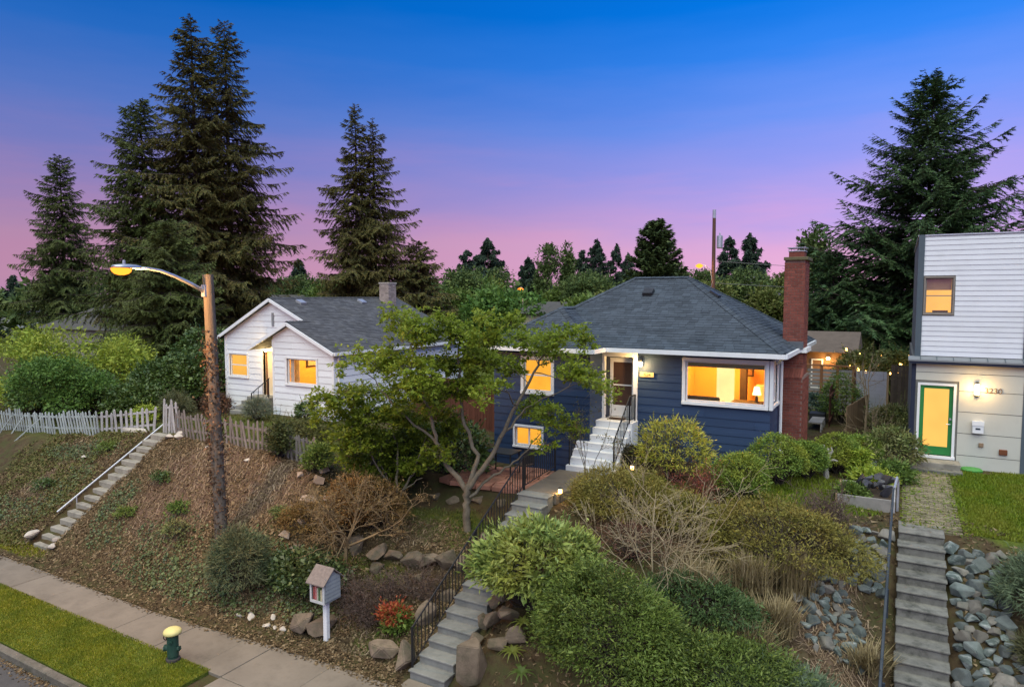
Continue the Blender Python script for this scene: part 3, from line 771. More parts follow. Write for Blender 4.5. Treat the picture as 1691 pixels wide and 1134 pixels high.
# windows
w = window('F', Yf, *op_pic, BH, trim=.10, proud=.06)
mb = MB(); fbox(mb, 'F', Yf, op_pic[0] + .03, op_pic[1] - .03, 5.90, 6.05, -.13, -.11); mb.build('roller_blind', M('olive_blind', (.20, .17, .10), .8), w)
MB().box(-3.18, -3.085, 20.42, 20.6, 4.76, 6.18).build('corner_trim', WHITE, w, bevel=.006)
window('R', Xr, *op_side, BH, trim=.09, rows=2, proud=.055)
window('R', Xr, *op_side2, BH, trim=.10, rows=2, lit=CURTAIN_LIT)
window('F', Yw, *op_w1, BH, trim=.10, rows=2, lit=CURTAIN_LIT)
window('F', Yw, *op_w2, BH, trim=.07, cols=2, lit=CURTAIN_LIT)
# door: recessed white storm door with brown screens
mb = MB()
fbox(mb, 'F', Yf, -8.37, -8.20, 4.12, 6.28, -.10, .05); fbox(mb, 'F', Yf, -7.25, -7.11, 4.12, 6.28, -.10, .05)
fbox(mb, 'F', Yf, -8.20, -7.25, 6.10, 6.276, -.10, .046)
mb.build('door_surround', WHITE, BH, bevel=.006)
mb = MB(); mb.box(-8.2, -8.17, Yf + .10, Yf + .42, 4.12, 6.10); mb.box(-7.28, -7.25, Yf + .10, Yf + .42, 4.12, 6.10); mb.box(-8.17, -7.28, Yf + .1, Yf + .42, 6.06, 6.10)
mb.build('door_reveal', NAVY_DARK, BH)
mb = MB(); yd = Yf + .34
mb.box(-8.165, -8.06, yd, yd + .05, 4.14, 6.04); mb.box(-7.42, -7.285, yd, yd + .05, 4.14, 6.04); mb.box(-8.06, -7.42, yd, yd + .05, 5.90, 6.04)
mb.box(-8.06, -7.42, yd, yd + .05, 5.14, 5.18); mb.box(-8.06, -7.42, yd, yd + .05, 4.14, 4.50)
dr = mb.build('door', WHITE, BH)
MB().box(-8.06, -7.42, yd + .02, yd + .03, 5.18, 5.90).build('screen', SCREEN, dr)
MB().box(-8.06, -7.42, yd + .02, yd + .03, 4.50, 5.14).build('screen', SCREEN, dr)
mb = MB(); mb.tube([(-8.11, yd - .01, 5.0), (-8.11, yd - .05, 5.0), (-8.11, yd - .05, 5.12), (-8.11, yd - .01, 5.12)], .01, 6); mb.build('handle', DARKMETAL, dr)
# eave fascia, gutter, soffit and roof
ze = 6.42
def zr_main(x, y): return min(ze + .614 * (y - 20.05), ze + .614 * (27.40 - y), ze + .60 * (-2.74 - x), ze + .614 * (x + 12.0))
A_, B_, C_, D_ = (-8.05, 20.05), (-2.74, 20.05), (-2.74, 27.4), (-12.0, 27.4)
RL, RR = (-8.36, 23.72, 8.67), (-6.42, 23.72, 8.67)
WP = (-10.02, 21.08, 7.63); WV = (-10.02, 22.02, 7.63)
p3 = lambda p: (p[0], p[1], ze)
roofmb = MB()
front = [p3(A_), p3(B_), RR, RL, WV]
wfront = [(-12.0, 19.1, ze), (-8.05, 19.1, ze), WP]
wright = [(-8.05, 19.1, ze), p3(A_), WV, WP]
left = [(-12.0, 19.1, ze), WP, WV, RL, p3(D_)]
rightp = [p3(B_), p3(C_), RR]
back = [p3(C_), p3(D_), RL, RR]
for pl in (front, wfront, wright, left, rightp, back): roofmb.poly(pl)
roofmb.poly([(-12.0, 19.1, ze - .03), (-8.05, 19.1, ze - .03), (-8.05, 20.05, ze - .03), (-2.74, 20.05, ze - .03), (-2.74, 27.4, ze - .03), (-12, 27.4, ze - .03)])
RF = roofmb.build('roof', ROOFBASE, BH)
shingles(front, (1, 0, 0), .135, .26, SHINGLE_B, RF, 1)
shingles(wfront, (1, 0, 0), .135, .26, SHINGLE_B, RF, 2)
shingles(wright, (0, 1, 0), .135, .26, SHINGLE_B, RF, 3)
shingles(rightp, (0, 1, 0), .135, .26, SHINGLE_B, RF, 4)
for a, b in ((RR, p3(B_)), (RL, RR), (WP, (-8.05, 19.1, ze)), (WP, (-12, 19.1, ze)), (WP, WV), (WV, RL), (RR, p3(C_)), (RL, p3(D_))): ridge_caps(b, a, SHINGLE_B, RF)
for (x, y) in ((-7.55, 22.75), (-5.35, 22.95)):
    zz = zr_main(x, y); s = .614
    if x < -6: MB().obox((x, y, zz + .09), (.17, 0, 0), (0, .14, .14 * s), (0, -.03, .05)).build('roof_vent', DARKMETAL, RF)
    else: MB().obox((x, y, zz + .09), (0, .17, 0), (.14, 0, -.14 * s), (.03, 0, .05)).build('roof_vent', DARKMETAL, RF)
def gutter(pts, parent, h=.13, mat=WHITE):
    mb = MB()
    for a, b in zip(pts[:-1], pts[1:]): mb.beam((*a, ze - .075), (*b, ze - .075), .10, h)
    return mb.build('gutter', mat, parent)
gutter([(-12.02, 19.06), (-8.02, 19.06), (-8.02, 20.02), (-2.72, 20.02), (-2.72, 22.72)], BH)
gutter([(-2.72, 23.85), (-2.72, 27.42), (-12.02, 27.42), (-12.02, 19.06)], BH)
MB().tube([(-2.80, 20.2, 6.3), (-3.0, 20.6, 6.12), (-3.08, 21.92, 6.05), (-3.08, 21.95, 3.35), (-2.98, 21.8, 3.28)], .045, 6).build('downspout', WHITE, BH)
MB().box(-3.17, -3.05, 21.70, 21.86, 3.5, 3.85).build('meter_box', DARKMETAL, BH)
# chimney of single bricks
CH = MB(); x0, x1, x1u, y0, y1, y0u, y1u = -3.18, -2.54, -2.60, 22.35, 23.95, 22.75, 23.8
CH.box(x0, x1, y0, y1, 2.6, 5.55); CH.box(x0, x1u, y0u, y1u, 5.55, 9.12)
CHM = CH.build('chimney', MORTAR, BH)
bud = [300]; rest = MB(); bl, bh = .205, .083
brick_face('F', y0u, x0, x1u, 5.82, 9.12, bl, bh, BRICKO, None, CHM, bud, rest)
brick_face('F', y0, x0, x1, 2.75, 5.55, bl, bh, BRICKO, None, CHM, bud, rest)
brick_face('R', x1u, y0u, y1u, 5.56, 9.12, bl, bh, BRICKO, None, CHM, bud, rest)
brick_face('R', x1, y0, y1, 2.75, 5.55, bl, bh, BRICKO, None, CHM, bud, rest)
brick_face('B', y1u, x0, x1u, 5.56, 9.12, bl, bh, BRICKO, None, CHM, bud, rest)
brick_face('L', x0, y0u, y1u, 6.5, 9.12, bl, bh, BRICKO, None, CHM, bud, rest)
o = rest.build('bricks', BRICK, CHM, fix=False); o['kind'] = 'stuff'
for k in range(8):                                     # sloping bricks of the shoulder
    xx = x0 + .015 + k * .078
    MB().add([(xx, y0 - .03, 5.55), (xx + .068, y0 - .03, 5.55), (xx + .068, y0u, 5.80), (xx, y0u, 5.80), (xx, y0 - .03, 5.49), (xx + .068, y0 - .03, 5.49), (xx + .068, y0u, 5.55), (xx, y0u, 5.55)],
             [(0, 1, 2, 3), (4, 7, 6, 5), (0, 4, 5, 1), (1, 5, 6, 2), (2, 6, 7, 3), (3, 7, 4, 0)]).build('shoulder_brick', BRICKO, CHM)
MB().box(x0 - .03, x1u + .09, y0u - .09, y1u + .09, 9.12, 9.22).build('crown_slab', M('mossy_mortar', (.12, .105, .06), .95, .25, 6, .4), CHM, bevel=.012)
MB().box(x0 + .09, x1u - .04, y0u + .1, y0u + .62, 9.22, 9.40).build('flue', BRICKO, CHM, bevel=.01)
mb = MB()
mb.box(x0 + .07, x1u - .02, y0u + .08, y0u + .64, 9.395, 9.42)
for yy in (y0u + .1, y0u + .62):
    for xx in (x0 + .09, x1u - .04): mb.beam((xx, yy, 9.41), (xx, yy, 9.50), .015, .015)
mb.box(x0 + .05, x1u, y0u + .05, y0u + .67, 9.50, 9.52)
mb.build('flue_cap', GALV, CHM)
mb = MB(); mb.box(x1u + .012, x1u + .12, y0u - .10, y1u + .10, 6.28, 6.41); mb.box(x0 + .1, x1u + .012, y0u - .10, y0u - .002, 6.28, 6.41)
mb.build('white_band', WHITE, CHM)
mb = MB(); mb.box(x0 - .3, x1u + .02, y0u - .16, y0u - .02, 6.40, 6.62); mb.build('flashing', M('lead_flashing', (.10, .11, .13), .6, .15, 5), CHM)
MB().box(-3.16, -3.02, 26.55, 26.95, 3.0, 6.3).build('corner_board', WHITE, BH)
# porch light and number plate
mb = MB(); mb.lathe([(.03, .06), (.06, .05), (.065, -.06), (.04, -.09)], (-6.98, 20.36, 5.93), 10)
pl = mb.build('porch_lamp', BULB, BH)
MB().box(-7.0, -6.96, 20.36, 20.48, 6.0, 6.05).build('bracket', DARKMETAL, pl)
point_light('porch_light', (-6.98, 20.25, 5.88), 40, WARM, BH, .06)
pl = MB().box(-7.02, -6.58, 20.44, 20.465, 5.52, 5.66).build('number_plate', M('brass_plate', (.55, .42, .2), .45, .1, 6), BH)
text_mesh('number', '3234', .12, DARKMETAL, pl, (-6.80, 20.437, 5.59))
# living room behind the picture window, with lamps and furniture
rm = MB()
x0r, x1r, y0r, y1r, z0r, z1r = -6.4, -3.36, 20.66, 24.6, 4.16, 6.30
rm.box(x0r - .05, x0r, y0r, y1r, z0r, z1r); rm.box(x0r - .05, x1r + .04, y1r, y1r + .05, z0r, z1r); rm.box(x0r, x1r, y0r, y1r, z1r, z1r + .03)
rm.box(x1r - .0, x1r + .03, 21.9, y1r, z0r, z1r)
RM = rm.build('living_room', ROOMWALL, BH)
MB().box(x0r, x1r, y0r, y1r, z0r - .06, z0r).build('floor', ROOMFLOOR, RM)
MB().box(-6.39, -6.36, 21.6, 22.4, z0r, 6.1).build('inner_door', ROOMPALE, RM)
MB().box(-5.6, -5.0, y1r - .04, y1r - .01, z0r, 6.05).build('hall_opening', EM('bright_hall', (1, .72, .28), .75, .08), RM)
for (a, b_, p, q) in ((-4.75, -4.35, 5.25, 5.95), (-3.9, -3.55, 5.3, 5.7)):
    f_ = MB().box(a, b_, y1r - .05, y1r - .01, p, q).build('wall_picture', ROOMDARK, RM)
    MB().box(a + .05, b_ - .05, y1r - .056, y1r - .051, p + .05, q - .05).build('print', M('print_' + str(a), (.35, .22, .12), .8, .5, 9), f_)
mb = MB(); mb.box(-5.9, -4.7, 21.1, 21.7, z0r, z0r + .42); mb.box(-5.9, -4.7, 20.95, 21.1, z0r, z0r + .80); mb.box(-5.95, -5.8, 21.0, 21.7, z0r, z0r + .6); mb.box(-4.8, -4.65, 21.0, 21.7, z0r, z0r + .6)
mb.build('sofa', ROOMDARK, RM, bevel=.04)
mb = MB(); mb.box(-4.5, -3.6, 21.5, 22.2, z0r + .55, z0r + .6)
for xx in (-4.45, -3.65):
    for yy in (21.55, 22.15): mb.box(xx - .03, xx + .03, yy - .03, yy + .03, z0r, z0r + .55)
mb.build('side_table', ROOMDARK, RM)
mb = MB(); mb.box(-4.62, -4.42, 23.6, 23.9, z0r, z0r + 1.5); mb.build('tall_cabinet', ROOMDARK, RM)
mb = MB(); mb.lathe([(.10, 0), (.05, .03), (.03, .25), (.03, .30)], (-3.75, 21.75, z0r + .6), 10); lb = mb.build('table_lamp', ROOMDARK, RM)
MB().lathe([(.13, .25), (.08, .50)], (-3.75, 21.75, z0r + .6), 12).build('lamp_shade', EM('lit_shade', (1, .68, .25), 2.4), lb)
mb = MB(); mb.box(-4.1, -3.5, 22.9, 23.6, z0r, z0r + .45); mb.box(-4.1, -3.5, 23.5, 23.65, z0r, z0r + .95); mb.build('armchair', ROOMPALE, RM, bevel=.05)
point_light('living_room_light', (-4.9, 22.6, 6.0), 170, (1.0, .50, .11), BH, .25)
point_light('living_room_light', (-3.75, 21.75, 5.1), 6, WARM, BH, .1)

# white entry steps of the blue house
ES = thing('entry_steps', 'white painted concrete entry steps climbing to the blue house door', 'steps', (-7.85, 19.4, 2.78))
n = 7; zb0, zt0 = 2.74, 4.12; rise = (zt0 - zb0) / n; run = .235; yfront = 18.52
for i in range(n - 1):
    MB().box(-8.66, -7.10, yfront + i * run, 19.92 if i < n - 2 else 19.92, zb0 - .3 if i == 0 else zb0 + i * rise - .002, zb0 + (i + 1) * rise).build('step', WHITE_STEP, ES, bevel=.012)
MB().box(-8.285, -7.08, 19.925, Yf + .38, 2.6, 4.12).build('landing', WHITE_STEP, ES, bevel=.012)
MB().box(-8.0, -7.5, 20.25, 20.6, 4.121, 4.14).build('door_mat', M('brown_mat', (.06, .035, .022), .95), ES)
yb_ = yfront + .1
railing('railing', ES, [(-7.16, yb_, zb0 + rise + .85), (-7.16, 19.92, 4.12 + .82), (-7.16, 20.42, 4.12 + .82)], .74,
        [((-7.16, yb_, zb0 + rise), (-7.16, yb_, zb0 + rise + .86)), ((-7.16, 19.92, 4.1), (-7.16, 19.92, 4.95)), ((-7.16, 20.42, 4.1), (-7.16, 20.42, 4.95))], [11, 5])
railing('railing', ES, [(-8.58, yb_, zb0 + rise + .85), (-8.58, 19.35, 4.12 + .45)], .74,
        [((-8.58, yb_, zb0 + rise), (-8.58, yb_, zb0 + rise + .86))], [7])

# ------------------------------------------------------------------ the white house
WH = thing('white_house', 'white shingled cottage with two front gables and a dark grey roof', 'house', (-23, 24, 3.0))
G0, G1 = 20.0, 21.0; xR, xS, xL = -19.5, -22.9, -27.2; zg = 3.3
pk = (-24.0, 7.95); sR, sL = .455, .50
spk = -21.85; spz = pk[1] - sR * (spk - pk[0])
wr = (-22.1 + .0, -20.42, 4.42, 5.45)
wl2 = (-26.95, -25.75, 4.38, 5.38)
dw = (-24.72, -23.78, 3.62, 5.62)
cw = MB()
for a in wall_cells(xS, xR, 2.7, 5.62, [wr]): fbox(cw, 'F', G0, *a, -.14, 0)
for a in wall_cells(xL, xS, 2.7, 5.9, [wl2, dw]): fbox(cw, 'F', G1, *a, -.14, 0)
fbox(cw, 'R', xR, G0 + .141, 29.2, 2.7, 5.75, -.14, 0); fbox(cw, 'L', xL, G1 + .141, 29.2, 2.7, 6.1, -.14, 0)
fbox(cw, 'L', xS, G0 + .141, G1, 2.7, 5.75, -.14, 0); fbox(cw, 'B', 29.2, xL + .2, xR - .141, 2.7, 5.7, -.14, 0)
zR = lambda x: pk[1] - sR * (x - pk[0]); zL = lambda x: pk[1] - sL * (pk[0] - x); zS = lambda x: spz - .47 * (spk - x)
cw.prism([(xS, G0, 5.62), (xR, G0, 5.62), (xR, G0, zR(xR) - .06), (spk, G0, spz - .06), (xS, G0, zS(xS) - .06)], (0, .1, 0))
cw.prism([(xL, G1, 5.9), (xS + .4, G1, 5.9), (xS + .4, G1, zR(xS + .4) - .05), (pk[0], G1, pk[1] - .06), (xL, G1, zL(xL) - .06)], (0, .1, 0))
cw.prism([(xL, 29.2, 5.7), (xR, 29.2, 5.7), (pk[0], 29.2, pk[1] - .06)], (0, -.1, 0))
cw.build('wall', WHITE_SIDE, WH)
E2 = .265
siding('F', G0, xS - .02, xR + .02, 2.95, 6.92, E2, WHITE_SIDE, WH, [(wr[0] - .1, wr[1] + .1, wr[2] - .1, wr[3] + .1)],
       lim=lambda z: (max(xS - .02, spk - (spz - .08 - z) / .47 if z > zS(xS) - .1 else -99), min(xR + .02, spk + (spz - .08 - z) / sR if z > zR(xR) - .1 else 99)), thick=.03)
siding('F', G1, xL - .02, xS + .45, 2.95, 7.84, E2, WHITE_SIDE, WH, [(wl2[0] - .1, wl2[1] + .1, wl2[2] - .1, wl2[3] + .1), (dw[0] - .05, dw[1] + .1, 2.9, dw[3] + .05)],
       lim=lambda z: (max(xL - .02, pk[0] - (pk[1] - .08 - z) / sL if z > zL(xL) - .1 else -99), min(xS + .45, pk[0] + (pk[1] - .08 - z) / sR)), thick=.03)
siding('R', xR, G0, 29.2, 2.95, 5.7, E2, WHITE_SIDE, WH, thick=.03)
MB().box(xR - .06, xR + .045, G0 - .045, G0 + .06, 2.9, 5.72).build('corner_board', WHITE, WH)
MB().box(xL - .045, xL + .06, G1 - .045, G1 + .06, 2.9, 6.2).build('corner_board', WHITE, WH)
MB().box(xS - .045, xS + .06, G0 - .045, G0 + .06, 3.0, 6.2).build('corner_board', WHITE, WH)
w = window('F', G0, *wr, WH, trim=.085, proud=.06)
MB().box(wr[0] + .06, wr[0] + .26, G0 + .13, G0 + .16, wr[2], wr[3]).build('curtain', M('pale_curtain', (.55, .45, .36), .8), w)
window('F', G1, *wl2, WH, trim=.085, rows=2, proud=.06, lit=CURTAIN_LIT2)
# recessed front door under the small gable
mb = MB(); mb.box(dw[0], dw[1], G1 + .12, G1 + .17, dw[2], dw[3]); d_ = mb.build('door', M('cream_door', (.72, .60, .40), .6, .06, 3), WH)
MB().box(dw[0] + .06, dw[0] + .14, G1 + .09, G1 + .12, dw[2], dw[3]).build('door_edge', ORANGEWOOD, d_)
mb = MB().box(dw[1] - .16, dw[1] - .10, G1 + .09, G1 + .12, 4.55, 4.66); mb.build('handle', DARKMETAL, d_)
mb = MB(); mb.box(dw[0] - .10, dw[0], G1 - .04, G1 + .12, dw[2], dw[3] + .1); mb.box(dw[0], dw[1], G1 - .04, G1 + .12, dw[3], dw[3] + .1); mb.build('door_frame', WHITE, WH)
point_light('entry_light', (-24.15, 20.55, 5.45), 30, (1, .66, .24), WH, .06)
MB().lathe([(.05, .05), (.07, 0), (.05, -.06)], (-24.15, 20.66, 5.66), 10).build('entry_lamp', BULB, WH)
# roof
ro = MB(); T = .10; yb = 29.45; y0f, y1f = 19.78, 20.78
xe, xle, xse = -19.28, -27.55, -24.25
R1 = [(xe, y0f, zR(xe)), (xe, yb, zR(xe)), (pk[0], yb, pk[1]), (pk[0], y1f, pk[1]), (-21.62, y1f, zR(-21.62)), (spk, y0f, spz)]
Rmain = [(xe, y1f, zR(xe)), (xe, yb, zR(xe)), (pk[0], yb, pk[1]), (pk[0], y1f, pk[1])]
Rsm = [(xe, y0f, zR(xe)), (xe, y1f, zR(xe)), (spk, y1f, spz), (spk, y0f, spz)]
Ls = [(xse, y0f, zS(xse)), (spk, y0f, spz), (spk, y1f + .3, spz), (xse, y1f + .3, zS(xse))]
Lm = [(pk[0], y1f, pk[1]), (pk[0], yb, pk[1]), (xle, yb, zL(xle)), (xle, y1f, zL(xle))]
for q in (Rmain, Rsm, Ls, Lm): ro.prism([(a, b, c - .015) for a, b, c in q], (0, 0, -T))
WR = ro.build('roof', ROOFBASE, WH)
shingles(Rmain, (0, 1, 0), .15, .28, SHINGLE_W, WR, 11); shingles(Rsm, (0, 1, 0), .15, .28, SHINGLE_W, WR, 12)
shingles(Lm, (0, 1, 0), .15, .28, SHINGLE_W, WR, 14)
ridge_caps((pk[0], y1f, pk[1]), (pk[0], yb, pk[1]), SHINGLE_W, WR); ridge_caps((spk, y0f, spz), (spk, y1f + .2, spz), SHINGLE_W, WR)
def rake(pts, y, parent):
    for a, b in zip(pts[:-1], pts[1:]):
        MB().beam((a[0], y - .02, a[1] - .09), (b[0], y - .02, b[1] - .075), .05, .13).build('rake_board', WHITE_SIDE, parent)
rake([(xse, zS(xse)), (spk, spz), (xe, zR(xe))], y0f, WH); rake([(xle, zL(xle)), pk, (-21.7, zR(-21.7))], y1f, WH)
MB().beam((xe + .03, y0f, zR(xe) - .06), (xe + .03, yb, zR(xe) - .06), .10, .12).build('gutter', WHITE, WH)
MB().tube([(xe - .02, 20.15, zR(xe) - .1), (xR + .07, 20.2, 5.5), (xR + .07, 20.2, 3.1)], .04, 6).build('downspout', WHITE, WH)
for (x, y) in ((-23.45, 22.1), (-23.45, 26.1)):
    MB().obox((x, y, zR(x) + .07), (.16, 0, -.16 * sR), (0, .17, 0), (.02, 0, .045)).build('roof_vent', GALV, WR)
gv = MB(); gv.box(-24.06, -23.94, G1 - .06, G1 - .01, 6.72, 7.3); gv.build('gable_vent', M('grey_vent', (.22, .23, .25), .7), WH)
cm = MB().box(-23.72, -23.12, 27.75, 28.35, 7.3, 8.72).build('chimney', MORTAR_PALE, WH)
bud = [300]; rest = MB()
brick_face('F', 27.75, -23.72, -23.12, 7.5, 8.66, .2, .08, BRICK_PALE, None, cm, bud, rest); brick_face('R', -23.12, 27.75, 28.35, 7.5, 8.66, .2, .08, BRICK_PALE, None, cm, bud, rest)
MB().box(-23.76, -23.08, 27.71, 28.39, 8.66, 8.74).build('crown_slab', MORTAR_PALE, cm, bevel=.01)
# front room with table and chair
x0r, x1r, y0r, y1r, z0r, z1r = -22.7, -19.7, 20.16, 23.6, 3.7, 5.75
rm = MB(); rm.box(x0r - .05, x0r, y0r, y1r, z0r, z1r); rm.box(x1r, x1r + .05, y0r, y1r, z0r, z1r); rm.box(x0r, x1r, y1r, y1r + .05, z0r, z1r); rm.box(x0r, x1r, y0r, y1r, z1r, z1r + .03)
RM = rm.build('front_room', ROOMWALL, WH); MB().box(x0r, x1r, y0r, y1r, z0r - .06, z0r).build('floor', ROOMFLOOR, RM)
f_ = MB().box(-22.69, -22.64, 21.6, 22.3, 4.9, 5.5).build('wall_picture', ROOMDARK, RM); MB().box(-22.64, -22.63, 21.67, 22.23, 4.97, 5.43).build('print', ROOMPALE, f_)
f_ = MB().box(-22.4, -21.8, 23.54, 23.59, 4.75, 5.3).build('wall_picture', ROOMDARK, RM); MB().box(-22.33, -21.87, 23.53, 23.54, 4.82, 5.23).build('print', ROOMPALE, f_)
mb = MB(); mb.box(-21.5, -20.2, 22.0, 22.8, 4.40, 4.46)
for xx in (-21.4, -20.3):
    for yy in (22.08, 22.72): mb.box(xx - .03, xx + .03, yy - .03, yy + .03, 3.7, 4.4)
mb.build('dining_table', ROOMDARK, RM)
mb = MB(); mb.box(-21.65, -21.25, 21.35, 21.75, 4.12, 4.18); mb.box(-21.65, -21.6, 21.35, 21.75, 4.18, 4.65)
for xx in (-21.62, -21.28):
    for yy in (21.38, 21.72): mb.beam((xx, yy, 4.12), (xx + .04, yy, 3.7), .03, .03)
mb.build('chair', ROOMDARK, RM)
point_light('front_room_light', (-21.2, 21.9, 5.45), 80, (1, .58, .16), WH, .25)
# entry steps
WS = thing('cottage_steps', 'grey concrete entry steps with thin iron rail at the white house door', 'steps', (-24.2, 20.2, 3.0))
for i in range(4): MB().box(-24.95, -23.55, 19.35 + i * .3, 20.99, 2.9 if i == 0 else 3.0 + .16 * i - .002, 3.0 + .16 * (i + 1)).build('step', CONC_STEP, WS, bevel=.012)
railing('railing', WS, [(-23.6, 19.4, 3.95), (-23.6, 20.35, 4.50)], .7, [((-23.6, 19.4, 3.1), (-23.6, 19.4, 3.97)), ((-23.6, 20.3, 3.5), (-23.6, 20.3, 4.5))], [4])

# ------------------------------------------------------------------ the modern house on the right
NH = thing('modern_house', 'boxy two storey house, white lap siding over grey panels, green glazed door', 'house', (2, 26, 2.85))
Ym, mx0, mx1 = 24.2, .36, 3.18
LAP = M('white_lap_siding', (.66, .68, .74), .55, .05, 3, objr=.03, dirt=(.5, .5, .5), dirt_amt=.2)
PANEL = M('grey_fibre_panel', (.50, .50, .455), .75, .06, 2, .05, objr=.03, dirt=(.33, .32, .29), dirt_amt=.4, dscale=1.0)
NTRIM = M('slate_corner_trim', (.075, .10, .125), .6, .1, 3)
odoor = (.52, 1.52, 3.20, 5.40); owin = (.62, 1.32, 7.50, 8.56)
cw = MB()
for a in wall_cells(mx0, 9.0, 2.5, 6.10, [odoor]): fbox(cw, 'F', Ym, *a, -.14, 0)
for a in wall_cells(mx0 + .06, 9.0, 6.10, 9.82, [owin]): fbox(cw, 'F', Ym + .06, *a, -.14, 0)
cw.box(mx0, mx0 + .14, Ym + .141, 33, 2.5, 6.10); cw.box(mx0 + .06, mx0 + .2, Ym + .21, 33, 6.10, 9.82); cw.box(mx0 + .2, 9, Ym + .21, 33, 9.7, 9.8)
cw.build('wall', M('panel_joint_backing', (.16, .16, .15), .9), NH)
zz = 2.95
for z0_, z1_ in ((2.78, 3.28), (3.28, 3.94), (3.94, 4.58), (4.58, 5.20), (5.20, 5.72), (5.72, 6.08)):
    for a, b_ in (((mx0 + .10, .46), (1.58, mx1 - .05)) if z0_ < 5.2 else ((mx0 + .10, mx1 - .05),)):
        if z0_ < 5.3 and z1_ > 5.3 and False: continue
        mb = MB(); fbox(mb, 'F', Ym, a, b_, z0_ + .010, z1_ - .010, 0, .018)
        if z0_ == 5.20:
            mb = MB(); fbox(mb, 'F', Ym, a, .46, z0_ + .010, z1_ - .010, 0, .018); fbox(mb, 'F', Ym, 1.58, b_, z0_ + .010, z1_ - .010, 0, .018); fbox(mb, 'F', Ym, .46, 1.58, 5.48, z1_ - .006, 0, .018)
        mb.build('wall_panel', PANEL, NH)
    mb = MB(); fbox(mb, 'F', Ym, mx1 + .18, 9.0, z0_ + .010, z1_ - .010, 0, .018); mb.build('wall_panel', PANEL, NH)
siding('F', Ym + .06, .56, mx1 - .10, 6.22, 9.80, .151, LAP, NH, [(owin[0] - .06, owin[1] + .06, owin[2] - .06, owin[3] + .06)], thick=.022)
siding('F', Ym + .06, mx1 + .2, 9.0, 6.22, 9.80, .151, LAP, NH, thick=.022)
for (a, b_, p, q, t) in ((.40, .56, 6.18, 9.86, .05), (mx1 - .10, mx1 + .2, 6.18, 9.84, .045)):
    mb = MB(); fbox(mb, 'F', Ym + .06, a, b_, p, q, -.05, t); mb.build('corner_trim', NTRIM, NH)
for (a, b_, p, q, t) in ((mx0 - .02, mx0 + .10, 2.7, 6.06, .03), (mx1 - .05, mx1 + .18, 2.7, 6.06, .03)):
    mb = MB(); fbox(mb, 'F', Ym, a, b_, p, q, -.05, t); mb.build('corner_trim', NAVY_DARK if a < 1 else NTRIM, NH)
MB().box(.38, 9.02, Ym + .02, 33, 9.82, 9.86).build('parapet_cap', GALV, NH)
mb = MB(); mb.prism([(mx0 - .12, Ym - .20, 6.06), (mx0 - .12, Ym - .02, 6.06), (mx0 - .12, Ym + .05, 6.18), (mx0 - .12, Ym + .03, 6.20), (mx0 - .12, Ym - .20, 6.11)], (8.8, 0, 0))
aw = mb.build('flashing_ledge', M('ledge_metal', (.20, .21, .23), .5, .1, 3), NH)
x = mx0 + .2
while x < 9: MB().beam((x, Ym - .2, 6.115), (x, Ym + .03, 6.21), .02, .02).build('seam', NTRIM, aw); x += .42
MB().box(mx0 - .1, 8.6, Ym - .17, Ym - .03, 5.98, 6.058).build('ledge_fascia', NAVY_DARK, NH)
w = window('F', Ym + .06, *owin, NH, trim=.045, rows=2, mat=M('bronze_frame', (.23, .20, .18), .6), proud=.045, lit=CURTAIN_LIT2, sill=False, sash=.03, litdepth=.2)
mb = MB(); fbox(mb, 'F', Ym + .06, owin[0] + .03, owin[1] - .03, 8.20, 8.54, -.16, -.14); mb.build('blind', M('brown_blind', (.30, .19, .09), .8), w)
mb = MB(); fbox(mb, 'F', Ym + .06, owin[0] + .2, owin[1] - .1, 7.53, 7.59, -.14, -.09); mb.build('sill_objects', ROOMDARK, w)
# green door
GREEN = M('green_door_paint', (.022, .19, .048), .4, .06, 3, spec=.5)
mb = MB(); fbox(mb, 'F', Ym, odoor[0], odoor[0] + .07, odoor[2], odoor[3], -.10, .035); fbox(mb, 'F', Ym, odoor[1] - .07, odoor[1], odoor[2], odoor[3], -.10, .035); fbox(mb, 'F', Ym, odoor[0] + .07, odoor[1] - .07, odoor[3] - .07, odoor[3], -.10, .032)
mb.build('door_frame', WHITE, NH)
a, b_, p, q = odoor[0] + .07, odoor[1] - .07, odoor[2] + .02, odoor[3] - .07
mb = MB(); fbox(mb, 'F', Ym, a, a + .11, p, q, -.09, -.03); fbox(mb, 'F', Ym, b_ - .11, b_, p, q, -.09, -.03); fbox(mb, 'F', Ym, a + .11, b_ - .11, q - .10, q, -.09, -.031); fbox(mb, 'F', Ym, a + .11, b_ - .11, p, p + .25, -.09, -.031)
gd = mb.build('door', GREEN, NH)
mb = MB(); fbox(mb, 'F', Ym, a + .11, b_ - .11, p + .25, q - .10, -.075, -.055); mb.build('frosted_pane', EM('lit_frosted_glass', (1.0, .52, .12), .62, .08, .8), gd)
mb = MB(); mb.tube([(b_ - .06, Ym + .03, 4.18), (b_ - .06, Ym - .04, 4.18), (b_ - .16, Ym - .04, 4.18)], .014, 6); fbox(mb, 'F', Ym, b_ - .085, b_ - .035, 4.30, 4.36, -.03, 0); mb.build('handle', GALV, gd)
MB().box(odoor[0] - .02, odoor[1] + .02, Ym - .08, Ym + .06, 3.12, 3.20).build('threshold', WHITE, NH)
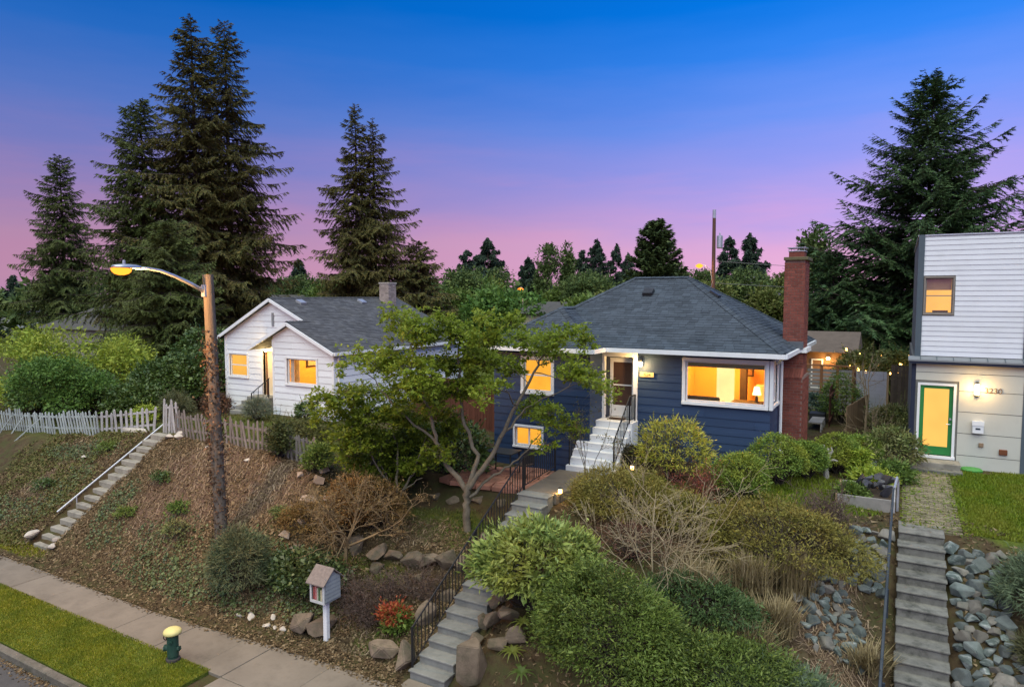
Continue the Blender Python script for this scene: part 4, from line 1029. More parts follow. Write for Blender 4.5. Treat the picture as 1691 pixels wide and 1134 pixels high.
# wall lamp, number, mailbox, outlet boxes
mb = MB(); mb.lathe([(.05, -.16), (.072, -.13), (.072, .13), (.05, .16)], (2.02, Ym - .10, 5.28), 12); wlmp = mb.build('wall_lamp', BULB, NH)
mb = MB(); mb.box(1.98, 2.06, Ym - .06, Ym - .018, 5.06, 5.5)
for t in range(4):
    aa = t * math.pi / 2 + .78; mb.beam((2.02 + .085 * math.cos(aa), Ym - .10 + .085 * math.sin(aa), 5.10), (2.02 + .085 * math.cos(aa), Ym - .10 + .085 * math.sin(aa), 5.46), .012, .012)
mb.build('cage', DARKMETAL, wlmp)
point_light('wall_light', (2.02, Ym - .22, 5.28), 26, WARM, NH, .08)
text_mesh('house_number', '3230', .22, M('bronze_number', (.16, .10, .06), .6), NH, (2.42, Ym - .026, 5.25))
mb = MB(); mb.box(1.94, 2.22, Ym - .13, Ym - .019, 3.98, 4.35); mbx = mb.build('mailbox', WHITE, NH, bevel=.015)
MB().box(1.93, 2.23, Ym - .145, Ym - .12, 4.22, 4.36).build('lid', WHITE, mbx); MB().box(2.02, 2.14, Ym - .135, Ym - .13, 4.10, 4.15).build('slot', STEEL_BLUE, mbx)
MB().box(2.12, 2.24, Ym - .07, Ym - .018, 3.58, 3.70).build('outlet_box', M('tan_box', (.25, .17, .11), .7), NH, bevel=.01)
MB().box(2.62, 2.82, Ym - .07, Ym - .018, 3.40, 3.56).build('vent_box', M('rust_box', (.16, .055, .025), .7), NH, bevel=.01)
DS = thing('door_steps', 'two low concrete steps under the green door', 'steps', (1.0, 23.9, 2.85))
MB().box(.42, 1.66, 23.55, 24.16, 2.8, 3.10).build('step', CONC_PALE, DS, bevel=.015); MB().box(.38, 1.70, 23.22, 23.55, 2.7, 2.95).build('step', CONC_OLD, DS, bevel=.015)

# ------------------------------------------------------------------ stairs, rails, path, patio
CS = thing('front_stairs', 'grey concrete stairs climbing from the pavement to the blue house path', 'stairs', (-8.3, 13.5, 0))
n = 15; rise = 2.78 / n; run = 5.0 / n
for i in range(n):
    y0_ = 11.0 + i * run; zt = (i + 1) * rise + random.uniform(-.004, .004)
    mb = MB(); mb.box(-8.74, -7.86, y0_ + .03, y0_ + run + .06, i * rise - .25, zt - .045); mb.box(-8.76 + random.uniform(-.008, .008), -7.84, y0_, y0_ + run + .06, zt - .045, zt)
    mb.build('step', CONC_STEP, CS, bevel=.010)
FR = thing('stair_railing', 'black iron railing with thin balusters beside the front stairs and path', 'railing', (-8.72, 13.5, 0))
zr = lambda y: (y - 11.0) / 5.0 * 2.78
tops = [(-8.74, 11.12, 1.05), (-8.74, 13.6, zr(13.6) + .95), (-8.74, 16.02, 2.78 + .92)]
railing('rail_run', FR, tops, .80, [((-8.74, 11.12, .1), (-8.74, 11.12, 1.07)), ((-8.74, 13.6, zr(13.6)), (-8.74, 13.6, zr(13.6) + .95)), ((-8.74, 16.02, 2.6), (-8.74, 16.02, 3.72))], [19, 18])
railing('rail_run', FR, [(-8.76, 16.1, 3.66), (-8.9, 18.3, 3.70)], .78, [((-8.76, 16.1, 2.7), (-8.76, 16.1, 3.68)), ((-8.9, 18.3, 2.7), (-8.9, 18.3, 3.74))], [15])
fp = setting('front_path')
for a, b_ in ((16.07, 17.28), (17.30, 18.50)):
    MB().prism([(-8.72 - (a - 16) * .06, a, 2.5), (-7.80 + (a - 16) * .22, a, 2.5), (-7.80 + (b_ - 16) * .24, b_, 2.5), (-8.72 - (b_ - 16) * .06, b_, 2.5)], (0, 0, .285)).build('path_slab', CONC, fp, bevel=.01)
MB().box(-8.74, -7.80, 10.45, 10.99, -.1, .016).build('path_slab', CONC, fp, bevel=.01)
pt = setting('patio')
FLAG = M('red_flagstone', (.36, .165, .115), .85, .2, 3, .3, 30, objr=.22, dirt=(.14, .10, .08), dirt_amt=.5, dscale=2)
nxp, nyp = 7, 6; gxp = np.linspace(-12.3, -8.98, nxp + 1); gyp = np.linspace(16.85, 19.4, nyp + 1); rg = np.random.default_rng(4)
pv = np.stack(np.meshgrid(gxp, gyp), -1) + rg.uniform(-.14, .14, (nyp + 1, nxp + 1, 2))
pv[:, -1, 0] = -8.96
for j in range(nyp):
    for i in range(nxp):
        q = [pv[j, i], pv[j, i + 1], pv[j + 1, i + 1], pv[j + 1, i]]
        c_ = sum(q) / 4; k = 1 - .05 - .03 * rg.random()
        q = [c_ + (p - c_) * k for p in q]; zz = 2.44 + rg.uniform(-.012, .012)
        mid = (q[0] + q[1]) / 2 + rg.uniform(-.03, .03, 2)
        MB().prism([(p[0], p[1], zz - .12) for p in (q[0], mid, q[1], q[2], q[3])], (0, 0, .14)).build('flagstone', FLAG, pt, bevel=.012)
LS = thing('far_stairs', 'crumbling pale concrete steps cut into the far bank', 'stairs', (-23.4, 13.1, 0))
n = 16
for i in range(n):
    o = MB().box(-23.78 + random.uniform(-.06, .06), -22.98 + random.uniform(-.08, .08), 11.0 + i * .265, 11.0 + (i + 1) * .265 + .08, i * .1875 - .2, (i + 1) * .1875).build('step', CONC_PALE, LS, bevel=.02)
o = MB().tube([(-23.9, 11.8, .95), (-23.8, 15.6, 3.28)], .03, 8).build('handrail', GALV, LS)
for y in (12.4, 15.2): MB().tube([(-23.85, y, z1(-23.85, y) - .1), (-23.85, y, .95 + (y - 11.8) * .613)], .022, 6).build('post', GALV, o)
RS = thing('garden_stairs', 'worn mossy grey concrete stairs with steep risers beside the rockery', 'stairs', (.7, 15.5, .5))
n = 12; rise = .20; run = .375
for i in range(n):
    zt = 2.72 - i * rise; yy = 17.52 - i * run
    mb = MB(); mb.box(.12, 1.0, yy + .035, yy + run + (.5 if i == 0 else .06), zt - .45, zt - .05)
    mb.box(.10 + random.uniform(-.012, .012), 1.02 + random.uniform(-.012, .012), yy, yy + run + (.5 if i == 0 else .06), zt - .05, zt + random.uniform(-.006, .006))
    mb.build('step', CONC_OLD, RS, bevel=.014)
GR = thing('steel_handrail', 'straight blue-grey steel handrail along the mossy garden stairs', 'handrail', (0, 15.5, 1))
pr_ = [(.02, 18.75, 3.52), (-.02, 18.45, 3.44), (-.12, 12.6, .60)]
MB().beam(pr_[1], pr_[2], .055, .08).build('rail', STEEL_BLUE, GR, bevel=.01)
MB().tube([(.0, 18.40, 3.46), (.05, 18.95, 3.60), (.08, 19.15, 3.45), (.08, 19.15, 2.7)], .03, 6).build('rail_end', GALV, GR)
for y in (13.6, 15.6, 17.6): 
    t = (18.45 - y) / 5.85; MB().beam((-.05, y, z1(0, y) - .2), (-.05, y, 3.44 - t * 2.84), .05, .05).build('post', STEEL_BLUE, GR)

# ------------------------------------------------------------------ picket fences
def picket(p, h, w, lean, tip, mat, parent, fwd=0.0, th=.022):
    x, y, z = p; dx = lean * h; dy = fwd * h; tp = .06 if tip else 0
    pts = [(x - w / 2, y, z), (x + w / 2, y, z), (x + w / 2 + dx, y + dy, z + h - tp), (x + dx, y + dy, z + h), (x - w / 2 + dx, y + dy, z + h - tp)]
    MB().prism(pts, (0, th, 0)).build('picket', mat, parent)
def fence(name, label, xs, y, h, w, mat, lean, railz, seed, tip=True, group='picket fences along the bank top', fwd=0.0, yfun=None, braces=()):
    rg = random.Random(seed); x0, x1 = xs[0], xs[-1]
    F_ = thing(name, label, 'fence', ((x0 + x1) / 2, y, z1((x0 + x1) / 2, y)), group)
    yf = yfun or (lambda x: y)
    for x in xs:
        if rg.random() < .04: continue
        zz = z1(x, yf(x)) - .03
        picket((x + rg.uniform(-.02, .02), yf(x), zz), h * rg.uniform(.86, 1.06), w, lean(x) + rg.gauss(0, .04), tip, mat, F_, fwd + rg.gauss(0, .02))
    for rz in railz:
        k = max(2, int((x1 - x0) / 2.2)); px = [x0 + (x1 - x0) * i / k for i in range(k + 1)]
        for a, b_ in zip(px[:-1], px[1:]):
            pa = (a + lean(a) * rz, yf(a) + .045 + fwd * rz, z1(a, yf(a)) + rz); pb = (b_ + lean(b_) * rz, yf(b_) + .045 + fwd * rz, z1(b_, yf(b_)) + rz)
            MB().beam(pa, pb, .035, .075).build('fence_rail', mat, F_)
    for a, b_ in braces: MB().beam(a, b_, .06, .04).build('brace', mat, F_)
    return F_
fence('picket_fence', 'leaning faded pale teal picket fence propped with slanted braces', np.arange(-36.4, -27.75, .205), 15.4, 1.0, .10, PICKET_TEAL,
      lambda x: -.05 - .16 * max(0, (x + 33) / 5) * (1 if x < -29 else .5), (.25, .72), 21, fwd=-.06,
      braces=[((-34.9, 14.9, 1.75), (-34.4, 15.3, 2.7)), ((-33.9, 14.9, 1.8), (-33.4, 15.3, 2.75)), ((-32.9, 14.3, 1.5), (-31.9, 15.3, 2.85))])
fence('picket_fence', 'upright white picket fence with wide gaps left of the far stairs', np.arange(-28.0, -24.0, .34), 15.45, .98, .135, PICKET, lambda x: 0.0, (.22, .72), 22)
gt = fence('garden_gate', 'narrow tall white picket gate at the top of the far stairs', np.arange(-23.75, -22.85, .17), 15.5, 1.28, .10, PICKET, lambda x: .01, (.3, .95), 23, group=None)
gt['category'] = 'gate'
fence('picket_fence', 'long weathered grey picket fence behind the utility pole', np.arange(-22.6, -15.3, .20), 15.2, .98, .085, PICKET_DARK, lambda x: -.10 + .05 * math.sin(x), (.25, .68), 24, yfun=lambda x: 15.25 - .02 * (x + 22))

# ------------------------------------------------------------------ utility pole with street lamp
UP = thing('utility_pole', 'weathered wooden utility pole carrying a lit street lamp on a curved arm', 'pole', (-16.29, 12.25, .9))
pb, ptp = Vector((-16.27, 12.25, .6)), Vector((-16.33, 12.10, 8.60))
MB().tube([pb.lerp(ptp, t) for t in (0, .25, .5, .75, 1)], [.175, .165, .155, .145, .135], 14).build('post', POLEWOOD, UP, smooth=False)
smooth_by_angle(UP.children[0], 40)
arm = [(-16.33, 12.0, 8.13), (-16.33, 11.6, 8.33), (-16.33, 11.15, 8.52), (-16.32, 10.75, 8.65), (-16.32, 10.4, 8.70), (-16.32, 10.1, 8.70)]
a_ = MB().tube(arm, [.06, .055, .045, .04, .035, .035], 8).build('lamp_arm', GALV, UP, smooth=True)
MB().box(-16.40, -16.26, 11.93, 12.02, 8.0, 8.32).build('bracket', GALV, a_)
mb = MB(); sec = []
for t, w_, h_ in ((0, .06, .05), (.12, .11, .07), (.3, .15, .08), (.5, .16, .075), (.66, .10, .05)):
    sec.append((10.2 - t, w_, h_))
base = 0; ring = 10; vs = []; fs = []
for (yy, w_, h_) in sec:
    for k in range(ring):
        a = 2 * math.pi * k / ring; vs.append((-16.32 + w_ * math.cos(a), yy, 8.71 + h_ * max(-.45, math.sin(a))))
for i in range(len(sec) - 1):
    for k in range(ring): fs.append((i * ring + k, i * ring + (k + 1) % ring, (i + 1) * ring + (k + 1) % ring, (i + 1) * ring + k))
fs += [tuple(range(ring)), tuple(range((len(sec) - 1) * ring, len(sec) * ring))]
mb.add(vs, fs); lh = mb.build('lamp_head', GALV, UP, smooth=True)
mb = MB(); vs = []; fs = []
for j, (zz, k_) in enumerate(((8.685, 1), (8.61, .94), (8.55, .68), (8.52, .25))):
    for k in range(12):
        a = 2 * math.pi * k / 12; vs.append((-16.32 + .15 * k_ * math.cos(a), 9.73 + .25 * k_ * math.sin(a), zz))
for j in range(3):
    for k in range(12): fs.append((j * 12 + k, j * 12 + (k + 1) % 12, (j + 1) * 12 + (k + 1) % 12, (j + 1) * 12 + k))
fs += [tuple(range(12)), tuple(range(36, 48))]
mb.add(vs, fs).build('lens', SODIUM, lh, smooth=True)
MB().lathe([(.03, 0), (.035, .03), (.035, .09), (.02, .10)], (-16.32, 9.80, 8.78), 10).build('photocell', GALV, lh)
l = point_light('street_light', (-16.32, 9.73, 8.40), 700, (1.0, .50, .16), UP, .12)
# fire hydrant
HY = thing('fire_hydrant', 'stubby green fire hydrant with pale yellow domed cap on the verge', 'hydrant', (-13.68, 8.98, .02))
HG = M('hydrant_green', (.022, .065, .045), .6, .2, 8, .2, dirt=(.05, .05, .04), dirt_amt=.5, dscale=5); HYW = M('hydrant_yellow', (.62, .54, .22), .6, .12, 8, .15)
hx, hy = -13.68, 8.98
MB().lathe([(.14, 0), (.14, .05), (.105, .07), (.105, .10), (.118, .12), (.118, .6), (.125, .62)], (hx, hy, .02), 18).build('barrel', HG, HY)
MB().lathe([(.15, -.04), (.15, .06), (.12, .07)], (hx, hy, .02), 18).build('base_ring', M('hydrant_base', (.06, .05, .045), .8), HY)
MB().lathe([(.15, .60), (.188, .62), (.192, .655), (.175, .695), (.13, .725), (.07, .745), (.01, .75)], (hx, hy, .02), 18).build('bonnet', HYW, HY, smooth=True)
def nozzle(d, z, r, L, nm='nozzle'):
    d = Vector(d).normalized(); c = Vector((hx, hy, z))
    o = MB().tube([c + d * .09, c + d * (.11 + L * .6)], r, 12).build(nm, HG, HY)
    MB().tube([c + d * (.11 + L * .6), c + d * (.11 + L)], r * 1.18, 8).build('cap', HG, o); MB().tube([c + d * (.11 + L), c + d * (.14 + L)], .018, 5).build('nut', HG, o)
nozzle((-.9, -.45, 0), .30, .065, .08); nozzle((.55, -.83, 0), .50, .045, .05); nozzle((.9, .4, 0), .30, .05, .05)
mb = MB(); c = Vector((hx - .15, hy - .08, .53)); mb.tube([c + Vector((.05 * math.cos(t), 0, .05 * math.sin(t))) for t in np.linspace(0, 6.28, 9)], .012, 5); mb.build('chain_ring', M('rusty_iron', (.06, .03, .02), .8), HY)
# little book box on a post
LB = thing('book_box', 'small blue-grey wooden book exchange box on a white post', 'book box', (-11.31, 11.2, .05))
MB().box(-11.365, -11.255, 11.17, 11.28, -.1, 1.06).build('post', WHITE, LB, bevel=.008)
BXM = M('box_blue_grey', (.22, .24, .265), .7, .1, 4, objr=.05)
bx0, bx1, by0, by1, bz0, bz1 = -11.53, -11.09, 10.97, 11.47, 1.06, 1.56
mb = MB(); mb.box(bx0, bx1, by0, by1, bz0, bz0 + .04); mb.box(bx0, bx1, by1 - .03, by1, bz0 + .04, bz1); mb.box(bx0, bx0 + .03, by0, by1 - .03, bz0 + .04, bz1); mb.box(bx1 - .03, bx1, by0, by1 - .03, bz0 + .04, bz1)
for xx in (bx0, bx1 - .03): mb.prism([(xx, by0, bz1), (xx, by1, bz1), (xx, (by0 + by1) / 2, bz1 + .22)], (.03, 0, 0))
mb.build('body', BXM, LB)
for k in range(6):
    z_ = bz0 + .05 + k * .09; 
    P = [(bx1 + .001, by0 + .02, z_), (bx1 + .018, by0 + .02, z_), (bx1 + .004, by0 + .02, z_ + .09), (bx1 + .001, by0 + .02, z_ + .09)]
    MB().prism(P, (0, by1 - by0 - .04, 0)).build('siding_board', BXM, LB)
PALEB = M('box_trim', (.5, .5, .5), .7, .08, 5)
mb = MB(); mb.box(bx0, bx1, by0 - .025, by0, bz0 + .0, bz0 + .06); mb.box(bx0, bx1, by0 - .025, by0, bz1 - .05, bz1); mb.box(bx0, bx0 + .05, by0 - .025, by0, bz0 + .06, bz1 - .05); mb.box(bx1 - .05, bx1, by0 - .025, by0, bz0 + .06, bz1 - .05)
dd = mb.build('door', PALEB, LB); MB().box(bx0 + .05, bx1 - .05, by0 - .015, by0 - .01, bz0 + .06, bz1 - .05).build('pane', GLASS, dd)
for k, (w_, h_, c_) in enumerate(((.04, .30, (.55, .12, .12)), (.05, .33, (.62, .20, .22)), (.04, .28, (.6, .55, .45)), (.045, .31, (.08, .16, .07)), (.05, .26, (.7, .6, .4)), (.04, .32, (.5, .15, .15)))):
    xb = bx0 + .05 + k * .056
    bk = MB().box(xb, xb + w_, by0 + .03, by0 + .22, bz0 + .041, bz0 + .041 + h_).build('book', M('book_%d' % k, c_, .7), None)
    tag(bk, ['thin red book at the far end of the book box', 'tall rose-red book second in the book box', 'cream book in the middle of the book box', 'dark green book in the book box', 'short tan book in the book box', 'brick-red book nearest the box corner'][k], 'book', 'books in the box')
rp = [(bx0 - .06, by0 - .09, bz1 - .06), (bx0 - .06, (by0 + by1) / 2, bz1 + .25), (bx0 - .06, by1 + .09, bz1 - .06), (bx0 - .06, by1 + .09, bz1 - .035), (bx0 - .06, (by0 + by1) / 2, bz1 + .28), (bx0 - .06, by0 - .09, bz1 - .035)]
MB().prism(rp, (bx1 - bx0 + .12, 0, 0)).build('roof', M('box_shingle', (.20, .16, .145), .9, .25, 14, .4), LB)

# ------------------------------------------------------------------ rocks
def rock_mesh(seed, n=15, flat=1.0, bev=.07, mat=None):
    rg = np.random.default_rng(seed); P = rg.normal(0, 1, (n, 3)); P /= np.linalg.norm(P, axis=1, keepdims=True); P *= rg.uniform(.8, 1.08, (n, 1)); P[:, 2] *= flat
    bm = bmesh.new()
    for p in P: bm.verts.new(p)
    r = bmesh.ops.convex_hull(bm, input=bm.verts)
    bmesh.ops.delete(bm, geom=[e for e in r['geom_interior'] if isinstance(e, bmesh.types.BMVert)], context='VERTS')
    bmesh.ops.dissolve_limit(bm, angle_limit=.25, verts=bm.verts, edges=bm.edges)
    if bev: bmesh.ops.bevel(bm, geom=list(bm.edges), offset=bev, segments=2, affect='EDGES', clamp_overlap=True)
    bmesh.ops.recalc_face_normals(bm, faces=bm.faces)
    for f_ in bm.faces: f_.smooth = True
    for e_ in bm.edges: e_.smooth = len(e_.link_faces) == 2 and e_.calc_face_angle(3.0) < .6
    me = bpy.data.meshes.new('rock'); bm.to_mesh(me); bm.free(); me.materials.append(mat); return me
ROCK_BR = M('brown_boulder', (.165, .125, .092), .95, .35, 4, .9, 12, dirt=(.062, .064, .036), dirt_amt=.85, dscale=2.6, objr=.2)
ROCK_GR = M('green_grey_rock', (.115, .13, .125), .8, .35, 5, .6, 16, dirt=(.07, .09, .085), dirt_amt=.8, dscale=3.0, objr=.35)
ROCK_WH = M('pale_stone', (.46, .415, .37), .9, .15, 6, .5, 20, dirt=(.3, .27, .23), dirt_amt=.6, dscale=4)
rk_br = [rock_mesh(100 + i, 15, .9, .09, ROCK_BR) for i in range(6)]
ROCK_G2 = M('streaked_green_rock', (.10, .125, .118), .75, .5, 4, .6, 16, dirt=(.42, .43, .42), dirt_amt=.8, dscale=4.0, objr=.3, stretch=(1, 2.5, 1))
ROCK_G3 = M('tan_grey_rock', (.17, .155, .135), .85, .3, 5, .6, 16, dirt=(.10, .11, .09), dirt_amt=.8, dscale=3.0, objr=.3)
rk_gr = [rock_mesh(200 + i, 13, .9, .055, (ROCK_GR, ROCK_GR, ROCK_G2, ROCK_G3)[i % 4]) for i in range(12)]
rk_wh = [rock_mesh(300 + i, 14, .7, .10, ROCK_WH) for i in range(4)]
def put_rock(me, x, y, z, s, rot, parent=None, name='rock'):
    o = link(name, me, parent); o.location = Vector((x, y, z)) - (wloc(parent) if parent else Vector((0, 0, 0))); o.scale = s; o.rotation_euler = rot; return o
def boulder(me, x, y, s, rot, label, sink=.35, zadd=0): return tag(put_rock(me, x, y, z1(x, y) + s[2] * (1 - 2 * sink) + zadd, s, rot, None, 'boulder'), label, 'boulder')
boulder(rk_br[0], -12.08, 11.22, (.36, .26, .42), (0, .15, .4), 'tall pointed brown boulder leaning beside the book box', .2)
boulder(rk_br[1], -11.62, 11.42, (.44, .34, .28), (.2, 0, 1.2), 'broad brown boulder right behind the book box post', .2)
boulder(rk_br[2], -9.70, 11.30, (.40, .30, .27), (0, 0, .2), 'flat-topped tan boulder alone near the pavement edge', .2)
boulder(rk_br[3], -9.08, 11.36, (.26, .46, .40), (.5, .1, .1), 'long mossy slab rock tilted against the stair railing foot', .2)
boulder(rk_br[4], -9.36, 12.50, (.34, .34, .40), (0, .2, 2), 'square brown boulder beside the lower stair railing', .25)
boulder(rk_br[5], -7.22, 11.25, (.55, .36, .62), (.1, .1, 1.0), 'large tan boulder at the right foot of the front stairs', .25)
boulder(rk_br[1], -13.70, 13.62, (.32, .28, .22), (.2, 0, .5), 'grey-tan rock lying among the ochre brush on the bank', .25)
boulder(rk_wh[0], -23.95, 11.05, (.16, .30, .36), (0, .7, .3), 'upright pale slab at the foot of the far stairs', .2)
boulder(rk_wh[1], -22.62, 11.0, (.20, .15, .15), (0, 0, .5), 'larger white stone right of the lowest far step', .2)
boulder(rk_wh[2], -22.85, 11.2, (.12, .10, .11), (0, 0, 1.5), 'small white stone touching the lowest far step', .2)
boulder(rk_wh[3], -22.55, 14.95, (.26, .18, .16), (0, 0, .2), 'white stone below the tall gate, left of a pair', .2)
boulder(rk_wh[0], -22.05, 14.95, (.18, .20, .20), (0, 0, 2.2), 'white stone below the tall gate, right of a pair', .2)
boulder(rk_wh[1], -22.4, 15.3, (.20, .18, .18), (0, 0, 1.1), 'round white stone right against the tall gate', .2)
boulder(rk_wh[2], -25.0, 15.15, (1.15, .32, .16), (0, -.05, 0), 'long pale stone ledge under the white picket fence', .2)
boulder(rk_wh[3], -26.3, 14.0, (.20, .15, .10), (0, 0, .4), 'lone white stone on the bank under the white fence', .2)
boulder(rk_wh[0], -18.0, 14.55, (.13, .12, .11), (0, 0, .9), 'small round white stone right of the utility pole', .2)
boulder(rk_wh[1], -20.2, 14.75, (.09, .08, .08), (0, 0, .9), 'tiny white stone left of the utility pole below the fence', .2)
def rockery(name, label, cat, meshes, spots, group=None, seed=5):
    rg = random.Random(seed); x0 = sum(s[0] for s in spots) / len(spots); y0 = sum(s[1] for s in spots) / len(spots)
    T_ = thing(name, label, cat, (x0, y0, z1(x0, y0)), group)
    for (x, y, r, *dz) in spots:
        s = (r * rg.uniform(.85, 1.25), r * rg.uniform(.75, 1.05), r * rg.uniform(.7, 1.0))
        put_rock(rg.choice(meshes), x, y, z1(x, y) + r * .22 + (dz[0] if dz else 0), s, (rg.uniform(-.4, .4), rg.uniform(-.4, .4), rg.uniform(0, 6.28)), T_)
    return T_
rockery('terrace_rockery', 'row of brown boulders holding the terrace below the green maples', 'rockery', rk_br,
        [(-12.75, 13.75, .36), (-12.1, 14.0, .40), (-11.55, 14.02, .36), (-11.0, 14.05, .42), (-10.45, 14.1, .38), (-9.95, 14.15, .40), (-9.45, 14.2, .34), (-11.9, 13.65, .28), (-10.6, 13.75, .25), (-9.35, 13.3, .3), (-9.25, 14.9, .3)])
rockery('patio_rockery', 'few brown rocks edging the red flagstone patio', 'rockery', rk_br, [(-11.3, 16.45, .24, -.1), (-10.5, 16.5, .26, -.12), (-9.7, 16.5, .22, -.1), (-12.0, 16.55, .26, -.1), (-9.1, 16.3, .2, -.1)], seed=6)
rockery('bank_stones', 'small pale stones showing under the ivy near the pavement', 'stones', rk_wh, [(-14.0, 10.98, .13, -.02), (-13.7, 11.05, .17, -.03), (-13.1, 11.02, .14, -.02), (-12.85, 11.05, .11, -.02), (-12.6, 11.1, .13, -.02), (-12.45, 11.3, .11), (-13.2, 11.3, .12)], seed=7)
rockery('slope_stones', 'tan rubble stones scattered beside the ochre brush', 'stones', [rock_mesh(400, 13, .8, .1, M('tan_rubble', (.30, .235, .19), .95, .25, 4, .6, 16, objr=.25))], [(-14.6, 13.9, .28), (-14.3, 13.4, .24), (-14.75, 14.5, .26), (-14.2, 14.3, .22), (-15.0, 14.9, .22), (-14.0, 12.8, .2), (-15.5, 14.4, .16), (-14.5, 12.9, .2), (-13.9, 14.8, .28), (-15.3, 15.0, .2)], seed=8)
rockery('stone_wall', 'mossy rubble stone wall right of the front stairs', 'stone wall', rk_br, [(-7.55, 11.75, .22, .25), (-7.3, 11.95, .28, .25), (-6.95, 12.0, .3, .3), (-7.6, 12.2, .22, .2), (-7.25, 12.4, .26, .45), (-6.85, 12.45, .28, .45), (-6.6, 11.8, .3, .1), (-7.62, 12.7, .22, .2), (-6.9, 11.6, .26, .05), (-7.6, 11.4, .18, .2), (-7.65, 13.3, .2, .1), (-7.0, 12.8, .3, .3)], seed=9)
def pack(x0, x1, y0, y1, mask, r0, r1, seed, tries=3000):
    rg = random.Random(seed); out = []
    for _ in range(tries):
        x, y, r = rg.uniform(x0, x1), rg.uniform(y0, y1), rg.uniform(r0, r1)
        if mask(x, y) and all((x - a) ** 2 + (y - b_) ** 2 > (.54 * (r + c_)) ** 2 for a, b_, c_ in out): out.append((x, y, r))
    return out
lm = lambda x, y: (x > -.75 and y > 16.0 and x < -.12) or (-1.75 < x < -.45 and 14.2 < y < 15.9 and abs((x + 1.1) + .45 * (y - 15)) < .62)
sl_ = pack(-1.9, -.08, 13.9, 17.6, lm, .11, .23, 3, 20000)
rockery('stair_rockery', 'blue-green quarry rocks piled left of the steel handrail', 'rockery', rk_gr, sl_, 'quarry rocks beside the garden stairs', 10)
sr_ = pack(1.12, 3.6, 12.6, 17.5, lambda x, y: x < 1.12 + .95 + max(0, 15.6 - y) * .8, .12, .25, 4, 40000)
rockery('stair_rockery', 'blue-green quarry rocks piled right of the mossy garden stairs', 'rockery', rk_gr, sr_, 'quarry rocks beside the garden stairs', 11)

# ------------------------------------------------------------------ garden furniture and small things
def path_light(x, y, label):
    z = z1(x, y); T_ = thing('path_light', label, 'path light', (x, y, z), 'lit path lights')
    MB().tube([(x, y, z - .1), (x, y, z + .26)], .012, 6).build('stake', DARKMETAL, T_)
    MB().lathe([(.03, .26), (.05, .27), (.05, .37), (.03, .38)], (x, y, z), 12).build('globe', BULB_SMALL, T_)
    MB().lathe([(.07, .385), (.02, .43)], (x, y, z), 12).build('cap', DARKMETAL, T_)
    point_light('path_lamp', (x, y - .10, z + .34), 2.6, (1, .58, .16), T_, .05)
path_light(-7.74, 16.22, 'small glowing path light at the top of the front stairs')
path_light(-6.50, 18.35, 'small glowing path light beside the yellow-green shrub')
def metal_table(x, y, z):
    T_ = thing('patio_table', 'dark metal patio table under the basement window', 'table', (x, y, z))
    MB().box(x - .5, x + .5, y - .35, y + .35, z + .68, z + .72).build('table_top', DARKMETAL, T_, bevel=.01)
    for sx in (-.42, .42):
        for sy in (-.28, .28): MB().beam((x + sx, y + sy, z + .68), (x + sx * 1.05, y + sy * 1.05, z), .035, .035).build('leg', DARKMETAL, T_)
metal_table(-10.75, 18.35, 2.46)
def chair(x, y, z, rz, label):
    T_ = thing('patio_chair', label, 'chair', (x, y, z), 'patio chairs')
    def pt_(p): v = rotz(Vector(p), rz); return (x + v.x, y + v.y, z + v.z)
    ax, ay = rotz(Vector((1, 0, 0)), rz), rotz(Vector((0, 1, 0)), rz)
    MB().obox(pt_((0, 0, .44)), ax * .22, ay * .22, (0, 0, .015)).build('seat', DARKMETAL, T_)
    MB().obox(pt_((0, .22, .72)), ax * .21, ay * .012, (0, 0, .22)).build('backrest', DARKMETAL, T_)
    for sx in (-.2, .2):
        for sy in (-.2, .22): MB().beam(pt_((sx, sy, .93 if sy > 0 else .44)), pt_((sx, sy, 0)), .025, .025).build('leg', DARKMETAL, T_)
chair(-11.6, 18.3, 2.46, 1.4, 'black metal chair on the far side of the patio table'); chair(-9.85, 18.1, 2.46, -1.9, 'black metal chair between the patio table and path railing')
def bucket(x, y, label, r=.21, h=.42):
    z = z1(x, y); T_ = thing('planter_bucket', label, 'planter', (x, y, z), 'white bucket planters')
    MB().lathe([(r * .82, -.02), (r, h - .03), (r * 1.08, h - .02), (r * 1.08, h), (r * .95, h), (r * .93, h - .06)], (x, y, z), 18).build('bucket_wall', M('white_plastic', (.6, .62, .66), .5, .06, 6), T_, smooth=False)
    return T_, z + h
bucket(-.84, 21.3, 'white bucket planter in front of the dark weeds'); bucket(-.66, 22.8, 'smaller white bucket standing farther back beside the clipped hedge', .20, .36)
RB = thing('raised_bed', 'low grey wooden raised bed at the head of the steel handrail', 'raised bed', (-.6, 19.6, 2.72))
GB = M('grey_bed_board', (.25, .235, .22), .9, .2, 5, .2)
bz = 2.72
MB().box(-1.25, -.02, 18.92, 18.97, bz - .1, bz + .30).build('board', GB, RB, bevel=.008); MB().box(-1.25, -.02, 20.45, 20.5, bz - .1, bz + .30).build('board', GB, RB, bevel=.008)
MB().box(-1.30, -1.25, 18.92, 20.5, bz - .1, bz + .30).build('board', TANWOOD, RB, bevel=.008); MB().box(-.02, .03, 18.92, 20.5, bz - .1, bz + .28).build('board', PICKET, RB, bevel=.008)
MB().box(-1.24, -.03, 18.98, 20.44, bz - .1, bz + .22).build('soil', M('bed_soil', (.05, .035, .025), .95, .3, 9, .6), RB)
rg = random.Random(3); PL = M('black_plastic_sheet', (.045, .045, .055), .45, .3, 9, .8, 12, spec=.5)
T_ = thing('plastic_heap', 'crumpled heap of black plastic sheeting in the raised bed', 'sheeting', (-.45, 19.8, bz + .22))
